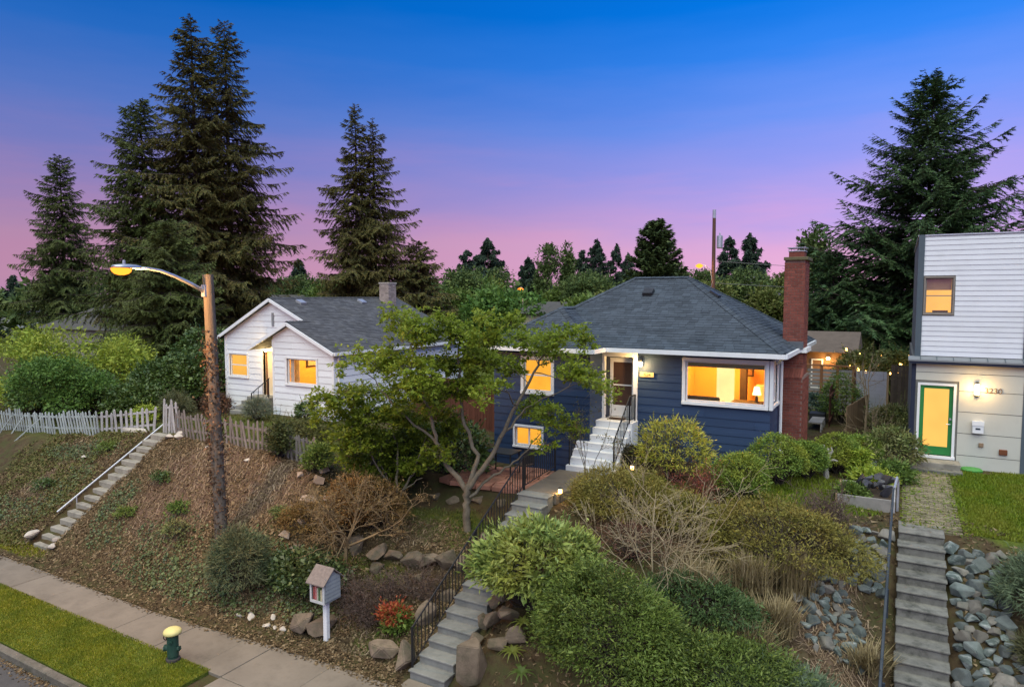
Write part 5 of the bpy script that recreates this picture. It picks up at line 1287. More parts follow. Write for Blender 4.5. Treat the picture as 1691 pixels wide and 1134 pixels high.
for k in range(14):
    me = rock_mesh(500 + k, 10, .7, .05, PL); r = rg.uniform(.12, .26)
    put_rock(me, -.45 + rg.uniform(-.4, .36), 19.85 + rg.uniform(-.45, .45), bz + .28 + rg.uniform(0, .28), (r, r * .8, r * .9), (rg.uniform(-1, 1), rg.uniform(-1, 1), rg.uniform(0, 6)), T_, 'fold')
DW = thing('driftwood', 'gnarled grey driftwood stump standing before the clipped hedge', 'driftwood', (-1.67, 20.95, z1(-1.67, 20.95)))
zz = DW.location.z; mb = MB()
mb.tube([(-1.67, 20.95, zz - .1), (-1.70, 20.95, zz + .3), (-1.64, 20.93, zz + .6), (-1.66, 20.95, zz + .85)], [.09, .06, .055, .03], 7)
for (a, b_, c_) in (((-1.69, 20.95, zz + .4), (-1.85, 20.9, zz + .5), (-1.95, 20.9, zz + .62)), ((-1.65, 20.94, zz + .5), (-1.5, 20.9, zz + .55), (-1.4, 20.95, zz + .52)), ((-1.65, 20.94, zz + .65), (-1.78, 20.95, zz + .8), (-1.76, 20.95, zz + .95)), ((-1.65, 20.94, zz + .6), (-1.55, 20.95, zz + .78), (-1.58, 20.95, zz + .9))): mb.tube([a, b_, c_], [.04, .03, .012], 6)
mb.build('wood', M('silver_wood', (.30, .28, .26), .9, .3, 8, .5), DW)
zz = z1(1.95, 23.95)
gl = MB().lathe([(.25, 0), (.26, .05), (.20, .10), (.05, .12)], (0, 0, 0), 16).build('sled_lid', M('lime_plastic', (.06, .24, .05), .5, .1, 6)); gl.location = (1.95, 23.95, zz); gl.scale = (1.15, .8, 1)
tag(gl, 'lime green plastic tray lying by the grey panel wall', 'tray')

# back garden between the two houses
def slat_fence(x0, x1, y, z0, z1_, label):
    T_ = thing('slat_fence', label, 'fence', ((x0 + x1) / 2, y, z0))
    z = z0 + .15
    while z < z1_ - .1: MB().box(x0, x1, y, y + .03, z, z + .12).build('slat', GREYWOOD, T_); z += .17
    k = 4
    for i in range(k): x = x0 + (x1 - x0 - .1) * i / (k - 1); MB().box(x, x + .11, y - .06, y - .002, z0, z1_).build('post', ORANGEWOOD, T_)
    MB().box(x0 - .05, x1 + .05, y - .08, y + .05, z1_ + .002, z1_ + .06).build('top_rail', ORANGEWOOD, T_)
slat_fence(-3.6, -1.62, 32.4, 2.9, 5.0, 'grey horizontal slat fence with orange-brown posts behind the chimney')
T_ = thing('metal_screen', 'tall pale corrugated metal screen standing in the side yard', 'screen', (-.95, 31.9, 2.9))
mb = MB(); z = 3.0
while z < 4.85: mb.box(-1.55, -.42, 31.9, 31.92 + .015 * (int(z * 12) % 2), z, z + .075); z += .08
mb.build('sheet', GALV, T_); MB().box(-.42, -.34, 31.86, 31.96, 2.8, 4.85).build('post', TANWOOD, T_); MB().box(-1.63, -1.55, 31.86, 31.96, 2.8, 4.85).build('post', FENCEWOOD, T_)
def board_fence(name, p, q, h, mat, label, w=.14, z0=None):
    p = Vector((*p, 0)); q = Vector((*q, 0)); L = (q - p).length; d = (q - p).normalized(); n_ = int(L / w)
    T_ = thing(name, label, 'fence', ((p.x + q.x) / 2, (p.y + q.y) / 2, z1((p.x + q.x) / 2, (p.y + q.y) / 2)))
    s = Vector((-d.y, d.x, 0))
    for i in range(n_):
        c = p + d * (w * (i + .5)); zz = z1(c.x, c.y) if z0 is None else z0
        MB().obox((c.x, c.y, zz + h / 2), d * (w * .47), s * .012, (0, 0, h / 2 + random.uniform(-.015, .015))).build('board', mat, T_)
    for hz in (.3, h - .3): 
        a = p + s * .04; b_ = q + s * .04; za = z1(p.x, p.y) + hz; MB().beam((a.x, a.y, za), (b_.x, b_.y, z1(q.x, q.y) + hz), .04, .08).build('fence_rail', mat, T_)
    return T_
board_fence('board_fence', (-.3, 34.5), (2.0, 34.5), 2.0, M('dark_board', (.06, .045, .035), .9, .25, 4, objr=.2), 'dark brown board fence at the end of the side yard')
board_fence('board_fence', (-17.5, 22.6), (-11.9, 22.0), 1.75, FENCEWOOD, 'red-brown board fence linking the white and blue houses')
g_ = board_fence('yard_gate', (-1.55, 26.6), (-1.0, 30.2), 1.15, TANWOOD, 'low tan board fence with curved top in the side yard')
board_fence('board_fence', (-2.25, 30.3), (-2.25, 28.2), 1.5, FENCEWOOD, 'dark red board screen beside the leafy shrub in the side yard')
T_ = thing('planter_box', 'black wooden planter box behind the brick chimney', 'planter', (-2.75, 29.2, 2.95))
MB().box(-3.0, -2.45, 28.9, 29.6, 3.15, 3.45).build('box', DARKMETAL, T_)
for sx in (-2.95, -2.5):
    for sy in (28.95, 29.55): MB().beam((sx, sy, 3.15), (sx, sy, 2.9), .05, .05).build('leg', DARKMETAL, T_)
T_ = thing('garden_bench', 'pale bench with arched legs behind the brick chimney', 'bench', (-2.6, 27.9, 2.95))
MB().box(-2.85, -2.4, 27.3, 28.6, 3.33, 3.38).build('seat', GREYWOOD, T_)
for yy in (27.4, 27.95, 28.5): MB().tube([(-2.42 + .0, yy - .22 * math.cos(t), 2.98 + .36 * math.sin(t)) for t in np.linspace(0, math.pi, 8)], .025, 5).build('leg', GREYWOOD, T_)
# small cottage with lit porch behind
GC = thing('garden_cottage', 'small brown cottage with lit porch and low roof behind the slat fence', 'house', (-3.4, 37.2, 3))
MB().box(-6, -2.2, 36.5, 40, 2.9, 5.4).build('wall', M('brown_wall', (.20, .11, .06), .8, .15, 3), GC)
MB().prism([(-6.4, 35.9, 5.35), (-6.4, 40.4, 5.35), (-6.4, 38.2, 6.25)], (4.7, 0, 0)).build('roof', M('brown_roof', (.11, .085, .07), .9, .2, 3), GC)
w = window('F', 36.5, -2.95, -2.45, 3.9, 4.7, GC, trim=.07, mat=ORANGEWOOD, lit=M('dark_pane', (.05, .03, .02), .4)); window('F', 36.5, -3.7, -3.3, 3.6, 4.9, GC, trim=.07, lit=M('dark_pane2', (.07, .06, .06), .4), rows=3)
MB().lathe([(.07, 0), (.09, .1), (.03, .14)], (-3.0, 36.3, 4.95), 8).build('porch_lamp', BULB, GC); point_light('cottage_light', (-3.0, 36.1, 4.9), 22, WARM, GC, .1)
rg = random.Random(8)
SL = thing('string_lights', 'strings of glowing bulbs hung among the shrubs behind the side yard', 'string lights', (-1.2, 35.5, 4.5))
for s_ in range(3):
    a = Vector((-2.9 + s_ * .2, 34.2 + s_ * .9, 5.4 + .1 * s_)); b_ = Vector((1.6, 35.5 + s_ * 1.0, 5.5)); pts = []
    for k in range(15):
        t = k / 14; p = a.lerp(b_, t); p.z -= .9 * math.sin(math.pi * t) * (1 - .3 * s_); pts.append(p)
    w_ = MB().tube(pts, .008, 4).build('wire', DARKMETAL, SL)
    for k in range(1, 14):
        p = pts[k]; r_ = rg.uniform(.035, .06)
        if rg.random() < .55: MB().lathe([(r_ * .5, -r_ * 1.6), (r_, -r_), (r_, 0), (r_ * .4, r_)], p, 6).build('bulb', FAIRY, SL)
point_light('string_glow', (-1.6, 34.6, 4.7), 8, WARM, SL, .3); point_light('string_glow', (.2, 35.6, 4.7), 8, WARM, SL, .3)

# ------------------------------------------------------------------ back street: pole, lamps, wires, houses
BP = thing('back_utility_pole', 'tall brown utility pole with transformer rising behind the blue roof', 'pole', (-12.0, 51.0, 2.6))
MB().tube([(-12.0, 51.0, 2.4), (-12.05, 51.0, 14.2)], [.17, .12], 10).build('post', M('brown_pole', (.115, .06, .045), .9, .2, 5, stretch=(2, 2, .3)), BP)
MB().lathe([(.125, 0), (.125, .6)], (-12.05, 51.0, 13.7), 10).build('pole_top_sleeve', GALV, BP)
MB().lathe([(.02, .75), (.05, .7), (.05, .55), (.22, .5), (.22, -.35), (.15, -.4)], (-11.62, 51.0, 11.9), 12).build('transformer', GALV, BP)
MB().tube([(-12.1, 50.9, 9.2), (-12.2, 50.8, 9.9), (-12.5, 50.6, 10.25), (-12.85, 50.4, 10.32)], .03, 6).build('lamp_arm', GALV, BP)
MB().lathe([(.08, -.2), (.26, -.08), (.28, 0), (.08, .12)], (-12.9, 50.35, 10.28), 10).build('lamp_head', SODIUM, BP)
point_light('back_street_light', (-12.9, 50.2, 10.0), 60, (1, .52, .13), BP, .15)
SLP = thing('far_street_lamp', 'far street lamp glowing orange above the garden trees', 'street lamp', (-36.3, 66, 2.4))
MB().tube([(-36.3, 66.3, 2.2), (-36.3, 66.3, 8.9), (-36.3, 65.9, 9.0)], .07, 6).build('post', GALV, SLP); MB().lathe([(.1, -.22), (.32, -.08), (.32, 0), (.1, .14)], (-36.3, 65.8, 8.85), 10).build('lamp_head', SODIUM, SLP)
point_light('far_street_light', (-36.3, 65.5, 8.5), 90, (1, .52, .13), SLP, .15)
def wire(a, b_, sag, label):
    pts = [Vector(a).lerp(Vector(b_), k / 12) - Vector((0, 0, sag * math.sin(math.pi * k / 12))) for k in range(13)]
    tag(MB().tube(pts, .016, 4, False).build('overhead_wire', M('wire_grey', (.14, .14, .15), .6)), label, 'wire', 'overhead wires')
wire((-12.05, 51, 10.6), (22, 58, 10.4), .9, 'upper overhead wire running right from the back pole'); wire((-12.05, 51, 9.0), (22, 60, 9.6), .9, 'lower overhead wire running right from the back pole')
wire((-12.05, 51, 9.2), (-7.0, 27.3, 8.2), .5, 'thin service wire dropping from the back pole to the blue roof')
def simple_house(name, label, x0, x1, y0, y1, z0, zw, zp, wmat, rmat, hip=1.5, wins=()):
    T_ = thing(name, label, 'house', ((x0 + x1) / 2, (y0 + y1) / 2, z0))
    MB().box(x0, x1, y0, y1, z0, zw).build('wall', wmat, T_)
    e = .4; ym = (y0 + y1) / 2
    P = [(x0 - e, y0 - e, zw - .05), (x1 + e, y0 - e, zw - .05), (x1 + e, y1 + e, zw - .05), (x0 - e, y1 + e, zw - .05), (x0 + hip, ym, zp), (x1 - hip, ym, zp)]
    MB().add(P, [(0, 1, 5, 4), (1, 2, 5), (2, 3, 4, 5), (3, 0, 4), (3, 2, 1, 0)]).build('roof', rmat, T_)
    for (face, c, a, b_, p, q) in wins: window(face, c, a, b_, p, q, T_, trim=.09, lit=M('dim_pane_' + name, (.09, .10, .12), .3), proud=.04)
    return T_
WALLW = M('far_white_wall', (.6, .6, .6), .8, .06, 1); PURPLE = M('purple_shingle', (.09, .075, .105), .9, .2, 1)
simple_house('far_house', 'grey-brown hip roofed house rising over the yellow-green hedge', -69, -58.5, 33.5, 42, 2, 5.2, 7.55, M('tan_far_wall', (.22, .20, .17), .8, .1, 1), SHINGLE_FAR, 4.0)
simple_house('far_house', 'dark roofed house just beside the tall cedar, behind the hip roof', -62, -54, 48, 56, 2, 6.0, 8.2, WALLW, SHINGLE_FAR, .0)
simple_house('far_house', 'distant white house with dark roof at the left picture edge', -112, -100.5, 45, 54, 2, 6.0, 8.0, WALLW, PURPLE, 2, [('R', -100.5, 46, 47, 3.6, 5.2), ('R', -100.5, 48.5, 49.5, 3.6, 5.2), ('F', 45, -104, -103, 3.6, 5.2), ('F', 45, -107, -106, 3.6, 5.2)])
simple_house('far_house', 'small white house with purple-grey roof left of the brick chimney', -17.5, -12.2, 76, 83, 2, 8.2, 10.4, WALLW, PURPLE, 2.2, [('F', 76, -14.2, -13.4, 6.2, 7.7), ('F', 76, -13.1, -12.5, 6.2, 7.7)])
simple_house('far_house', 'low brown roofed house among trees behind the maple', -30.0, -24.5, 53, 60, 2, 6.6, 7.55, M('beige_wall', (.35, .30, .25), .8, .1, 1), SHINGLE_FAR, 1.2)
simple_house('far_house', 'grey house glimpsed right of the brick chimney', -7.2, -4.6, 66, 72, 2, 6.0, 7.4, M('far_grey_wall', (.25, .25, .25), .8, .1, 1), SHINGLE_FAR, 1.0, [('F', 66, -6.2, -5.4, 4.6, 5.6)])

# ------------------------------------------------------------------ vegetation generators
def nrm(a): return a / (np.linalg.norm(a, axis=-1, keepdims=True) + 1e-9)
def polytubes(lines, radii, n=3):
    """many thin branches as one mesh: list of (k,3) arrays and matching radii"""
    Vs = []; Fs = []; b0 = 0
    ang = np.arange(n) * 2 * np.pi / n
    for P, R_ in zip(lines, radii):
        P = np.asarray(P, float); k = len(P); R_ = np.broadcast_to(np.asarray(R_, float), (k,))
        D = nrm(np.gradient(P, axis=0)); ref = np.array([.3, .9, .25]) if abs(D[0] @ np.array([.3, .9, .25])) < .9 else np.array([1., 0, 0])
        A = nrm(np.cross(D, ref)); B = np.cross(D, A)
        V = P[:, None, :] + R_[:, None, None] * (A[:, None, :] * np.cos(ang)[None, :, None] + B[:, None, :] * np.sin(ang)[None, :, None])
        Vs.append(V.reshape(-1, 3)); i = np.arange(k - 1)[:, None] * n; j = np.arange(n)[None, :]; j2 = (j + 1) % n
        Fs.append((np.stack([i + j, i + j2, i + n + j2, i + n + j], -1) + b0).reshape(-1, 4)); b0 += k * n
    return np.concatenate(Vs), np.concatenate(Fs)
def foliage(name, C, D, N, L, W, mat, parent, fold=.12, tri=False):
    V, Fc = tricards(C, D, N, L, W) if tri else cards(C, D, N, L, W, fold); return npmesh(name, V, Fc, mat, parent)

def conifer_arrays(H, R_, seed, nb=150, droop=.35, up=.05, dens=26, card=.30, wid=.10, base=.06, power=.75, hang=.35, twist=1.0, ragged=.25, minr=.04, reachk=.30, s0=.22):
    rg = np.random.default_rng(seed)
    t = base + (1 - base) * (np.sort(rg.uniform(0, 1, nb)) ** .85); az = rg.uniform(0, 2 * np.pi, nb) + np.arange(nb) * 2.4
    L = R_ * ((1 - t) ** power + minr) * rg.uniform(1 - ragged * 1.6, 1 + ragged, nb) * np.clip(.75 + (t - base) * 4, .75, 1)
    z0 = H * t; lines = []; rad = []; C = []; D = []; N = []; S = []
    for i in range(nb):
        a = az[i]; o = np.array([np.cos(a), np.sin(a), 0]); lat = np.array([-o[1], o[0], 0])
        s = np.linspace(0, 1, 5)
        dr = droop * rg.uniform(.6, 1.3); u_ = up + .5 * max(0, t[i] - .75)
        P = o[None] * (s * L[i])[:, None]; P[:, 2] = z0[i] + L[i] * (u_ * s - dr * s ** 2 + .5 * dr * s ** 4)
        lines.append(P); rad.append(np.linspace(.02 + .012 * L[i], .006, 5))
        n = max(6, int(L[i] * dens * (1 + .25 * (1 - t[i]))))
        ss = rg.uniform(s0 ** 1.33, 1, n) ** .75; side = rg.choice([-1, 1], n)
        reach = (1.02 - ss) * L[i] * reachk + .10
        q = rg.uniform(0, 1, n) ** .8
        x = ss * L[i] + q * reach * .45; y = side * q * reach; zz = z0[i] + L[i] * (u_ * ss - dr * ss ** 2 + .5 * dr * ss ** 4) - hang * q * reach * rg.uniform(.3, 1.5, n) - rg.exponential(.12, n) * hang * 2 + rg.normal(0, .10, n)
        C.append(o[None] * x[:, None] + lat[None] * y[:, None] + np.array([0, 0, 1])[None] * zz[:, None])
        d = o[None] * rg.uniform(.3, 1.0, n)[:, None] + lat[None] * (side * rg.uniform(.2, 1.0, n))[:, None]; d[:, 2] -= hang * rg.uniform(.2, 1.6, n)
        D.append(d); nn = rg.normal(0, .55 * twist, (n, 3)); nn[:, 2] += 1; N.append(nn); S.append(rg.uniform(.6, 1.35, n))
    return lines, rad, np.concatenate(C), np.concatenate(D), np.concatenate(N), np.concatenate(S)
def conifer(name, label, x, y, H, R_, seed, mat, z0=None, group=None, card=.30, wid=.10, lean=(0, 0), tops=1, **kw):
    z0 = z1(x, y) - .2 if z0 is None else z0
    T_ = thing(name, label, 'tree', (x, y, z0), group)
    lines, rad, C, D, N, S = conifer_arrays(H, R_, seed, card=card, wid=wid, **kw)
    off = np.array([x, y, z0]); sh = lambda P: P + off + np.stack([P[:, 2] * lean[0], P[:, 2] * lean[1], 0 * P[:, 2]], 1)
    foliage('crown', sh(C), D, N, card * S * 1.15, wid * S * 1.35, mat, T_, tri=True)
    tr = np.array([[0, 0, 0], [0, 0, H * .3], [0, 0, H * .65], [0, 0, H]]); r0 = .012 * H + .08
    V, Fc = polytubes([sh(tr)], [np.array([r0, r0 * .75, r0 * .4, .02])], 8); npmesh('trunk', V, Fc, BARK_DARK, T_, True)
    V, Fc = polytubes([sh(l) for l in lines], rad, 3); npmesh('branches', V, Fc, BARK_DARK, T_)['kind'] = 'stuff'
    return T_
_bough = {}
def bough_mesh(kind, cls, var, mat):
    """one bough: a curved limb with side twigs, each twig set with short needle sprays"""
    k = (kind, cls, var, mat.name)
    if k in _bough: return _bough[k]
    rg = np.random.default_rng(1000 + 17 * var + int(cls * 100) + (7 if kind == 'spruce' else 0)); L = cls
    up, dr, hang, rk = (.16, .40, .75, .34) if kind == 'cedar' else (.22, .03, .35, .33)
    zc_ = lambda s: L * (up * s - dr * s ** 2 + (.5 * dr + (.10 if kind == 'spruce' else .04)) * s ** 4)
    nt_ = int(11 * L) + 8; s = np.sort(rg.uniform(.10, 1, nt_)) ; side = np.where(np.arange(nt_) % 2, 1, -1) * 1.0
    reach = ((1.03 - s) * L * rk + .16) * rg.uniform(.55, 1.25, nt_); C = []; D = []; ln = []; rd = []
    for i in range(nt_):
        b0 = np.array([s[i] * L, 0, zc_(s[i])]); a = side[i] * rg.uniform(.55, 1.15); d = np.array([math.cos(a), math.sin(a), -hang * rg.uniform(.1, .8) + rg.normal(0, .12)]); d /= np.linalg.norm(d)
        n = max(3, int(reach[i] / .050)); q = (np.arange(n) + rg.uniform(0, 1, n)) / n
        sag = -hang * .55 * (q * reach[i]) ** 2 / max(reach[i], .3)
        P = b0 + d[None] * (q * reach[i])[:, None]; P[:, 2] += sag
        ln.append(np.stack([b0, b0 + d * reach[i] * .5, P[-1]])); rd.append(np.array([.008, .005, .002]))
        for sg in (-1, 1):
            lat = np.cross(d, [0, 0, 1]); dd = d[None] + sg * lat[None] * rg.uniform(.4, 1.1, n)[:, None] + rg.normal(0, .25, (n, 3)); dd[:, 2] -= hang * rg.uniform(0, .9, n)
            dd = nrm(dd); C.append(P + dd * .05); D.append(dd)
    C = np.concatenate(C); D = np.concatenate(D); n = len(C); N = rg.normal(0, .5, (n, 3)); N[:, 2] += 1; sz = rg.uniform(.7, 1.35, n)
    V, F3 = tricards(C, D, N, .17 * sz, .055 * sz)
    sm = np.linspace(0, 1, 6); main = np.stack([sm * L, 0 * sm, zc_(sm)], 1)
    V2, F4 = polytubes([main] + ln, [np.linspace(.018 + .010 * L, .005, 6)] + rd, 3)
    me = bpy.data.meshes.new('bough'); Fs = [tuple(f) for f in F3.tolist()] + [tuple(int(v) + len(V) for v in f) for f in F4.tolist()]
    me.from_pydata(np.concatenate([V, V2]).tolist(), [], Fs); me.materials.append(mat); me.materials.append(BARK_DARK)
    me.polygons.foreach_set('material_index', np.array([0] * len(F3) + [1] * len(F4), dtype=np.int32)); me.update()
    _bough[k] = me; return me
def big_conifer(name, label, x, y, H, R_, seed, mat, kind='cedar', nb=260, base=.05, power=.75, ragged=.35, tops=None):
    rg = np.random.default_rng(seed); z0 = z1(x, y) - .2; T_ = thing(name, label, 'tree', (x, y, z0))
    t = base + (1 - base) * ((np.arange(nb) + rg.uniform(0, 1, nb)) / nb) ** .92; az = np.arange(nb) * 2.39996 + rg.normal(0, .35, nb)
    for i in range(nb):
        L = R_ * ((1 - t[i]) ** power + .055) * rg.uniform(1 - ragged * 1.3, 1 + ragged * .8) * min(1, .78 + (t[i] - base) * 3)
        cls = 1.1 if L < 1.6 else (2.3 if L < 3.2 else 4.2)
        o = link('bough', bough_mesh(kind, cls, int(rg.integers(0, 4)), mat), T_)
        o.location = (0, 0, H * t[i]); sc_ = L / cls; o.scale = (sc_, sc_ * rg.uniform(.8, 1.25), sc_)
        pitch = -.55 * max(0, t[i] - .72) / .28 + rg.normal(0, .10) + (.10 if t[i] < .3 else 0)
        o.rotation_euler = (rg.normal(0, .15), pitch, az[i])
    r0 = .011 * H + .06; P = np.array([[x, y, z0], [x + .05, y, z0 + H * .3], [x, y + .05, z0 + H * .65], [x, y, z0 + H]])
    V, Fc = polytubes([P], [np.array([r0, r0 * .75, r0 * .42, .02])], 8); npmesh('trunk', V, Fc, BARK_DARK, T_, True)
    return T_
CED = ML('cedar_spray', [(0.0454, 0.0635, 0.0235), (0.0907, 0.104, 0.0312), (0.162, 0.15, 0.039), (0.211, 0.15, 0.0469)], .12, (0.118, 0.0851, 0.0272), .35, .5, .6)
CED2 = ML('cedar_spray_green', [(0.0486, 0.0844, 0.0265), (0.0976, 0.136, 0.0366), (0.156, 0.186, 0.0449)], .12, (0.122, 0.113, 0.034), .35, .4, .6)
SPR = ML('spruce_spray', [(0.0281, 0.0679, 0.0282), (0.0562, 0.115, 0.0439), (0.101, 0.173, 0.0596)], .1, (0.0767, 0.131, 0.0428), .4, .5, .6)
DARKC = ML('far_conifer_spray', [(0.0172, 0.0343, 0.0243), (0.0286, 0.0515, 0.0331), (0.0486, 0.0715, 0.042)], .1, rough=.7)
CYP = ML('cypress_spray', [(0.0405, 0.0675, 0.0243), (0.0675, 0.101, 0.0338), (0.101, 0.135, 0.0405)], .12, rough=.6)

big_conifer('cedar_tree', 'tallest cedar at left, its top highest in the sky', -45.9, 33.2, 25.9, 6.2, 31, CED, nb=290, power=.74)
big_conifer('cedar_tree', 'second tall cedar grown against the tallest cedar on its right side', -45.4, 35.7, 26.4, 6.6, 32, CED, nb=290, power=.76)
big_conifer('cedar_tree', 'shorter bushy cedar on the left flank of the tallest cedar', -48.9, 31.0, 19.9, 5.6, 33, CED2, nb=260, power=.6)
big_conifer('cedar_tree', 'low dense cedar standing in front of the tallest cedars above the street lamp', -41.0, 27.6, 10.4, 4.4, 38, CED2, nb=200, power=.5)
big_conifer('fir_tree', 'leftmost dark conifer standing apart near the picture edge', -77.6, 40.1, 20.3, 5.6, 34, CED2, nb=250, power=.6)
big_conifer('cedar_tree', 'ragged twin-topped cedar behind the white house chimney, left stem', -35.2, 38.7, 19.6, 5.0, 35, CED, nb=230, power=.86, ragged=.4)
big_conifer('cedar_tree', 'ragged twin-topped cedar behind the white house chimney, right stem', -34.55, 39.9, 18.7, 5.4, 36, CED, nb=230, power=.9, ragged=.4)
big_conifer('cedar_tree', 'low broad cedar at the right foot of the ragged twin cedar', -31.9, 41.6, 9.6, 4.4, 37, CED, nb=170, power=.7)
big_conifer('spruce_tree', 'big dark spruce with upswept branches rising behind the modern house', 1.2, 47.8, 17.9, 8.0, 41, SPR, 'spruce', nb=280, power=.76, ragged=.3)
big_conifer('spruce_tree', 'green bushy spruce left of the big dark spruce, beside the brick chimney', -3.6, 45.5, 7.8, 3.0, 42, SPR, 'spruce', nb=150, power=.55)
big_conifer('spruce_tree', 'dark spruce at the right picture edge behind the modern house', 7.6, 57, 12.0, 4.2, 43, SPR, 'spruce', nb=150, power=.65)
conifer('cypress_tree', 'broad rounded green cypress behind the blue roof ridge', -22.0, 68.8, 12.9, 4.0, 44, CYP, nb=260, dens=70, droop=.05, up=.55, hang=.15, card=.32, wid=.13, power=.50, base=.02, ragged=.14)
for i, (x, y, H, R_, lab) in enumerate([(-52.8, 80.1, 12.3, 3.9, 'far broad conifer, left one of the pair behind the maple'), (-52.0, 84.5, 14.3, 4.2, 'far layered conifer, right and taller one of the pair behind the maple'),
        (-47.7, 88.7, 12.2, 2.6, 'slim far conifer just left of the poplars'), (-42.9, 97.5, 13.2, 3.0, 'far conifer just right of the poplars'), (-41.0, 98.5, 14.9, 3.2, 'tall pointed far conifer between poplars and cypress'),
        (-40.2, 104.7, 14.6, 2.8, 'second pointed far conifer between poplars and cypress'), (-39.2, 107.4, 13.2, 2.6, 'greyish far conifer touching the cypress on its left'), (-17.7, 82.7, 12.4, 2.8, 'dark far conifer immediately right of the back pole'),
        (-15.9, 86.1, 13.0, 3.6, 'broad dark far conifer between back pole and brick chimney'), (-12.0, 97.4, 11.5, 2.2, 'small far conifer peeking behind the chimney top'), (-102.4, 46.5, 8.4, 2.2, 'small far conifer at the left picture edge'), (-42.5, 68.3, 8.9, 2.0, 'weeping dark conifer among the garden trees'),
        (-36.0, 112, 12.4, 3.0, 'farthest conifer just left of the cypress'), (-66.0, 62, 10.4, 2.6, 'small far conifer between the tall cedars and ragged cedar')]):
    conifer('conifer_tree', lab, x, y, H, R_ * 1.25, 60 + i, DARKC, nb=110, dens=70, droop=.25, up=.14, hang=.6, card=.42, wid=.16, power=.7, group='conifers in the far treeline')
bs = conifer('blue_spruce', 'small grey-blue spruce below the far conifers', -33.1, 67.8, 7.0, 1.6, 80, ML('blue_spruce_spray', [(.04, .065, .065), (.06, .09, .09), (.08, .11, .11)], .1), nb=60, dens=40, droop=.1, up=.1, hang=.2, card=.3, wid=.14, power=.7)

def blob_dirs(n, rg, zmin=-.3):
    d = rg.normal(0, 1, (int(n * 2.2) + 20, 3)); d = nrm(d); d = d[d[:, 2] > zmin]; return d[:n]
def lobes(rg, k=7):
    L_ = nrm(rg.normal(0, 1, (k, 3))); a = rg.uniform(.08, .30, k); return L_, a
def shell(d, L_, a, sharp=6, rough=1.0):
    r2 = np.random.default_rng(int(abs(L_[0, 0]) * 1e6)); K = nrm(r2.normal(0, 1, (70, 3))); b_ = r2.uniform(-.10, .16, 70)
    return .84 + (np.maximum(0, d @ L_.T) ** sharp @ a) + rough * (np.maximum(0, d @ K.T) ** 70 @ b_)
def clump_leaves(C, O, per, cr, L, W, rg, up=.3, spread=.8, flat=.6):
    """leaves round clump centres C with outward direction O"""
    k = len(C); n = k * per
    C2 = np.repeat(C, per, 0); O2 = np.repeat(O, per, 0)
    off = rg.normal(0, 1, (n, 3)) * cr; off[:, 2] *= flat
    P = C2 + off
    D = O2 * rg.uniform(.2, 1, (n, 1)) + nrm(off + 1e-6) * .7 + rg.normal(0, spread * .6, (n, 3))
    N = O2 * .5 + rg.normal(0, spread * .7, (n, 3)); N[:, 2] += up + .4
    s = np.clip(rg.lognormal(-.03, .32, n), .45, 1.9)
    return P, D, N, L * s, W * s * rg.uniform(.75, 1.25, n)
def shrub(name, label, x, y, r, mat, seed, clumps=420, per=14, cr=.10, L=.08, W=.035, z=None, cat='shrub', group=None, inner=.72, zmin=-.35, stem=BARK_DARK, nstem=7, flat=.6, spread=.8, lob=7, upl=.3, zc=.75, rough=1.0):
    rx, ry, rz = r; rg = np.random.default_rng(seed)
    zg = z1(x, y) if z is None else z
    T_ = thing(name, label, cat, (x, y, zg), group)
    c0 = np.array([x, y, zg + rz * zc])
    L_, a = lobes(rg, lob); d = blob_dirs(clumps, rg, zmin); s = shell(d, L_, a, 6, rough) * rg.uniform(inner, 1, len(d)) ** .5
    C = c0 + d * s[:, None] * np.array([rx, ry, rz]); O = nrm(d / np.array([rx, ry, rz]))
    P, D, N, l_, w_ = clump_leaves(C, O, per, cr, L, W, rg, upl, spread, flat)
    ns = int(clumps * .10 * rough) + 1; pick = rg.choice(len(C), ns); tt = np.linspace(.3, 1, 7)
    SP = (C[pick][:, None, :] + (O[pick] + np.array([0, 0, .35]) + rg.normal(0, .25, (ns, 3)))[:, None, :] * (tt * cr * 2.6)[None, :, None]).reshape(-1, 3)
    P = np.concatenate([P, SP]); D = np.concatenate([D, np.repeat(O[pick], 7, 0) + rg.normal(0, .6, SP.shape)]); N = np.concatenate([N, rg.normal(0, 1, SP.shape)]); l_ = np.concatenate([l_, np.full(len(SP), L * .8)]); w_ = np.concatenate([w_, np.full(len(SP), W * .8)])
    gz = ZT(P[:, 0], P[:, 1]) if z is None else np.full(len(P), zg); k = P[:, 2] > gz - .02
    foliage('foliage', P[k], D[k], N[k], l_[k], w_[k], mat, T_)
    if nstem:
        ln = []; rd = []
        for i in rg.choice(len(C), min(nstem * 6, len(C)), replace=False):
            e = C[i]; b_ = np.array([x, y, zg]) + rg.normal(0, .06, 3) * np.array([rx, ry, 0]); m_ = (b_ + e) / 2 + rg.normal(0, .06, 3) * rx; m_[2] += .1 * rz
            ln.append(np.stack([b_, m_, e])); rd.append(np.array([.022, .014, .005]) * (.6 + rx * .4))
        V, Fc = polytubes(ln, rd, 4); npmesh('stems', V, Fc, stem, T_)['kind'] = 'stuff'
    return T_
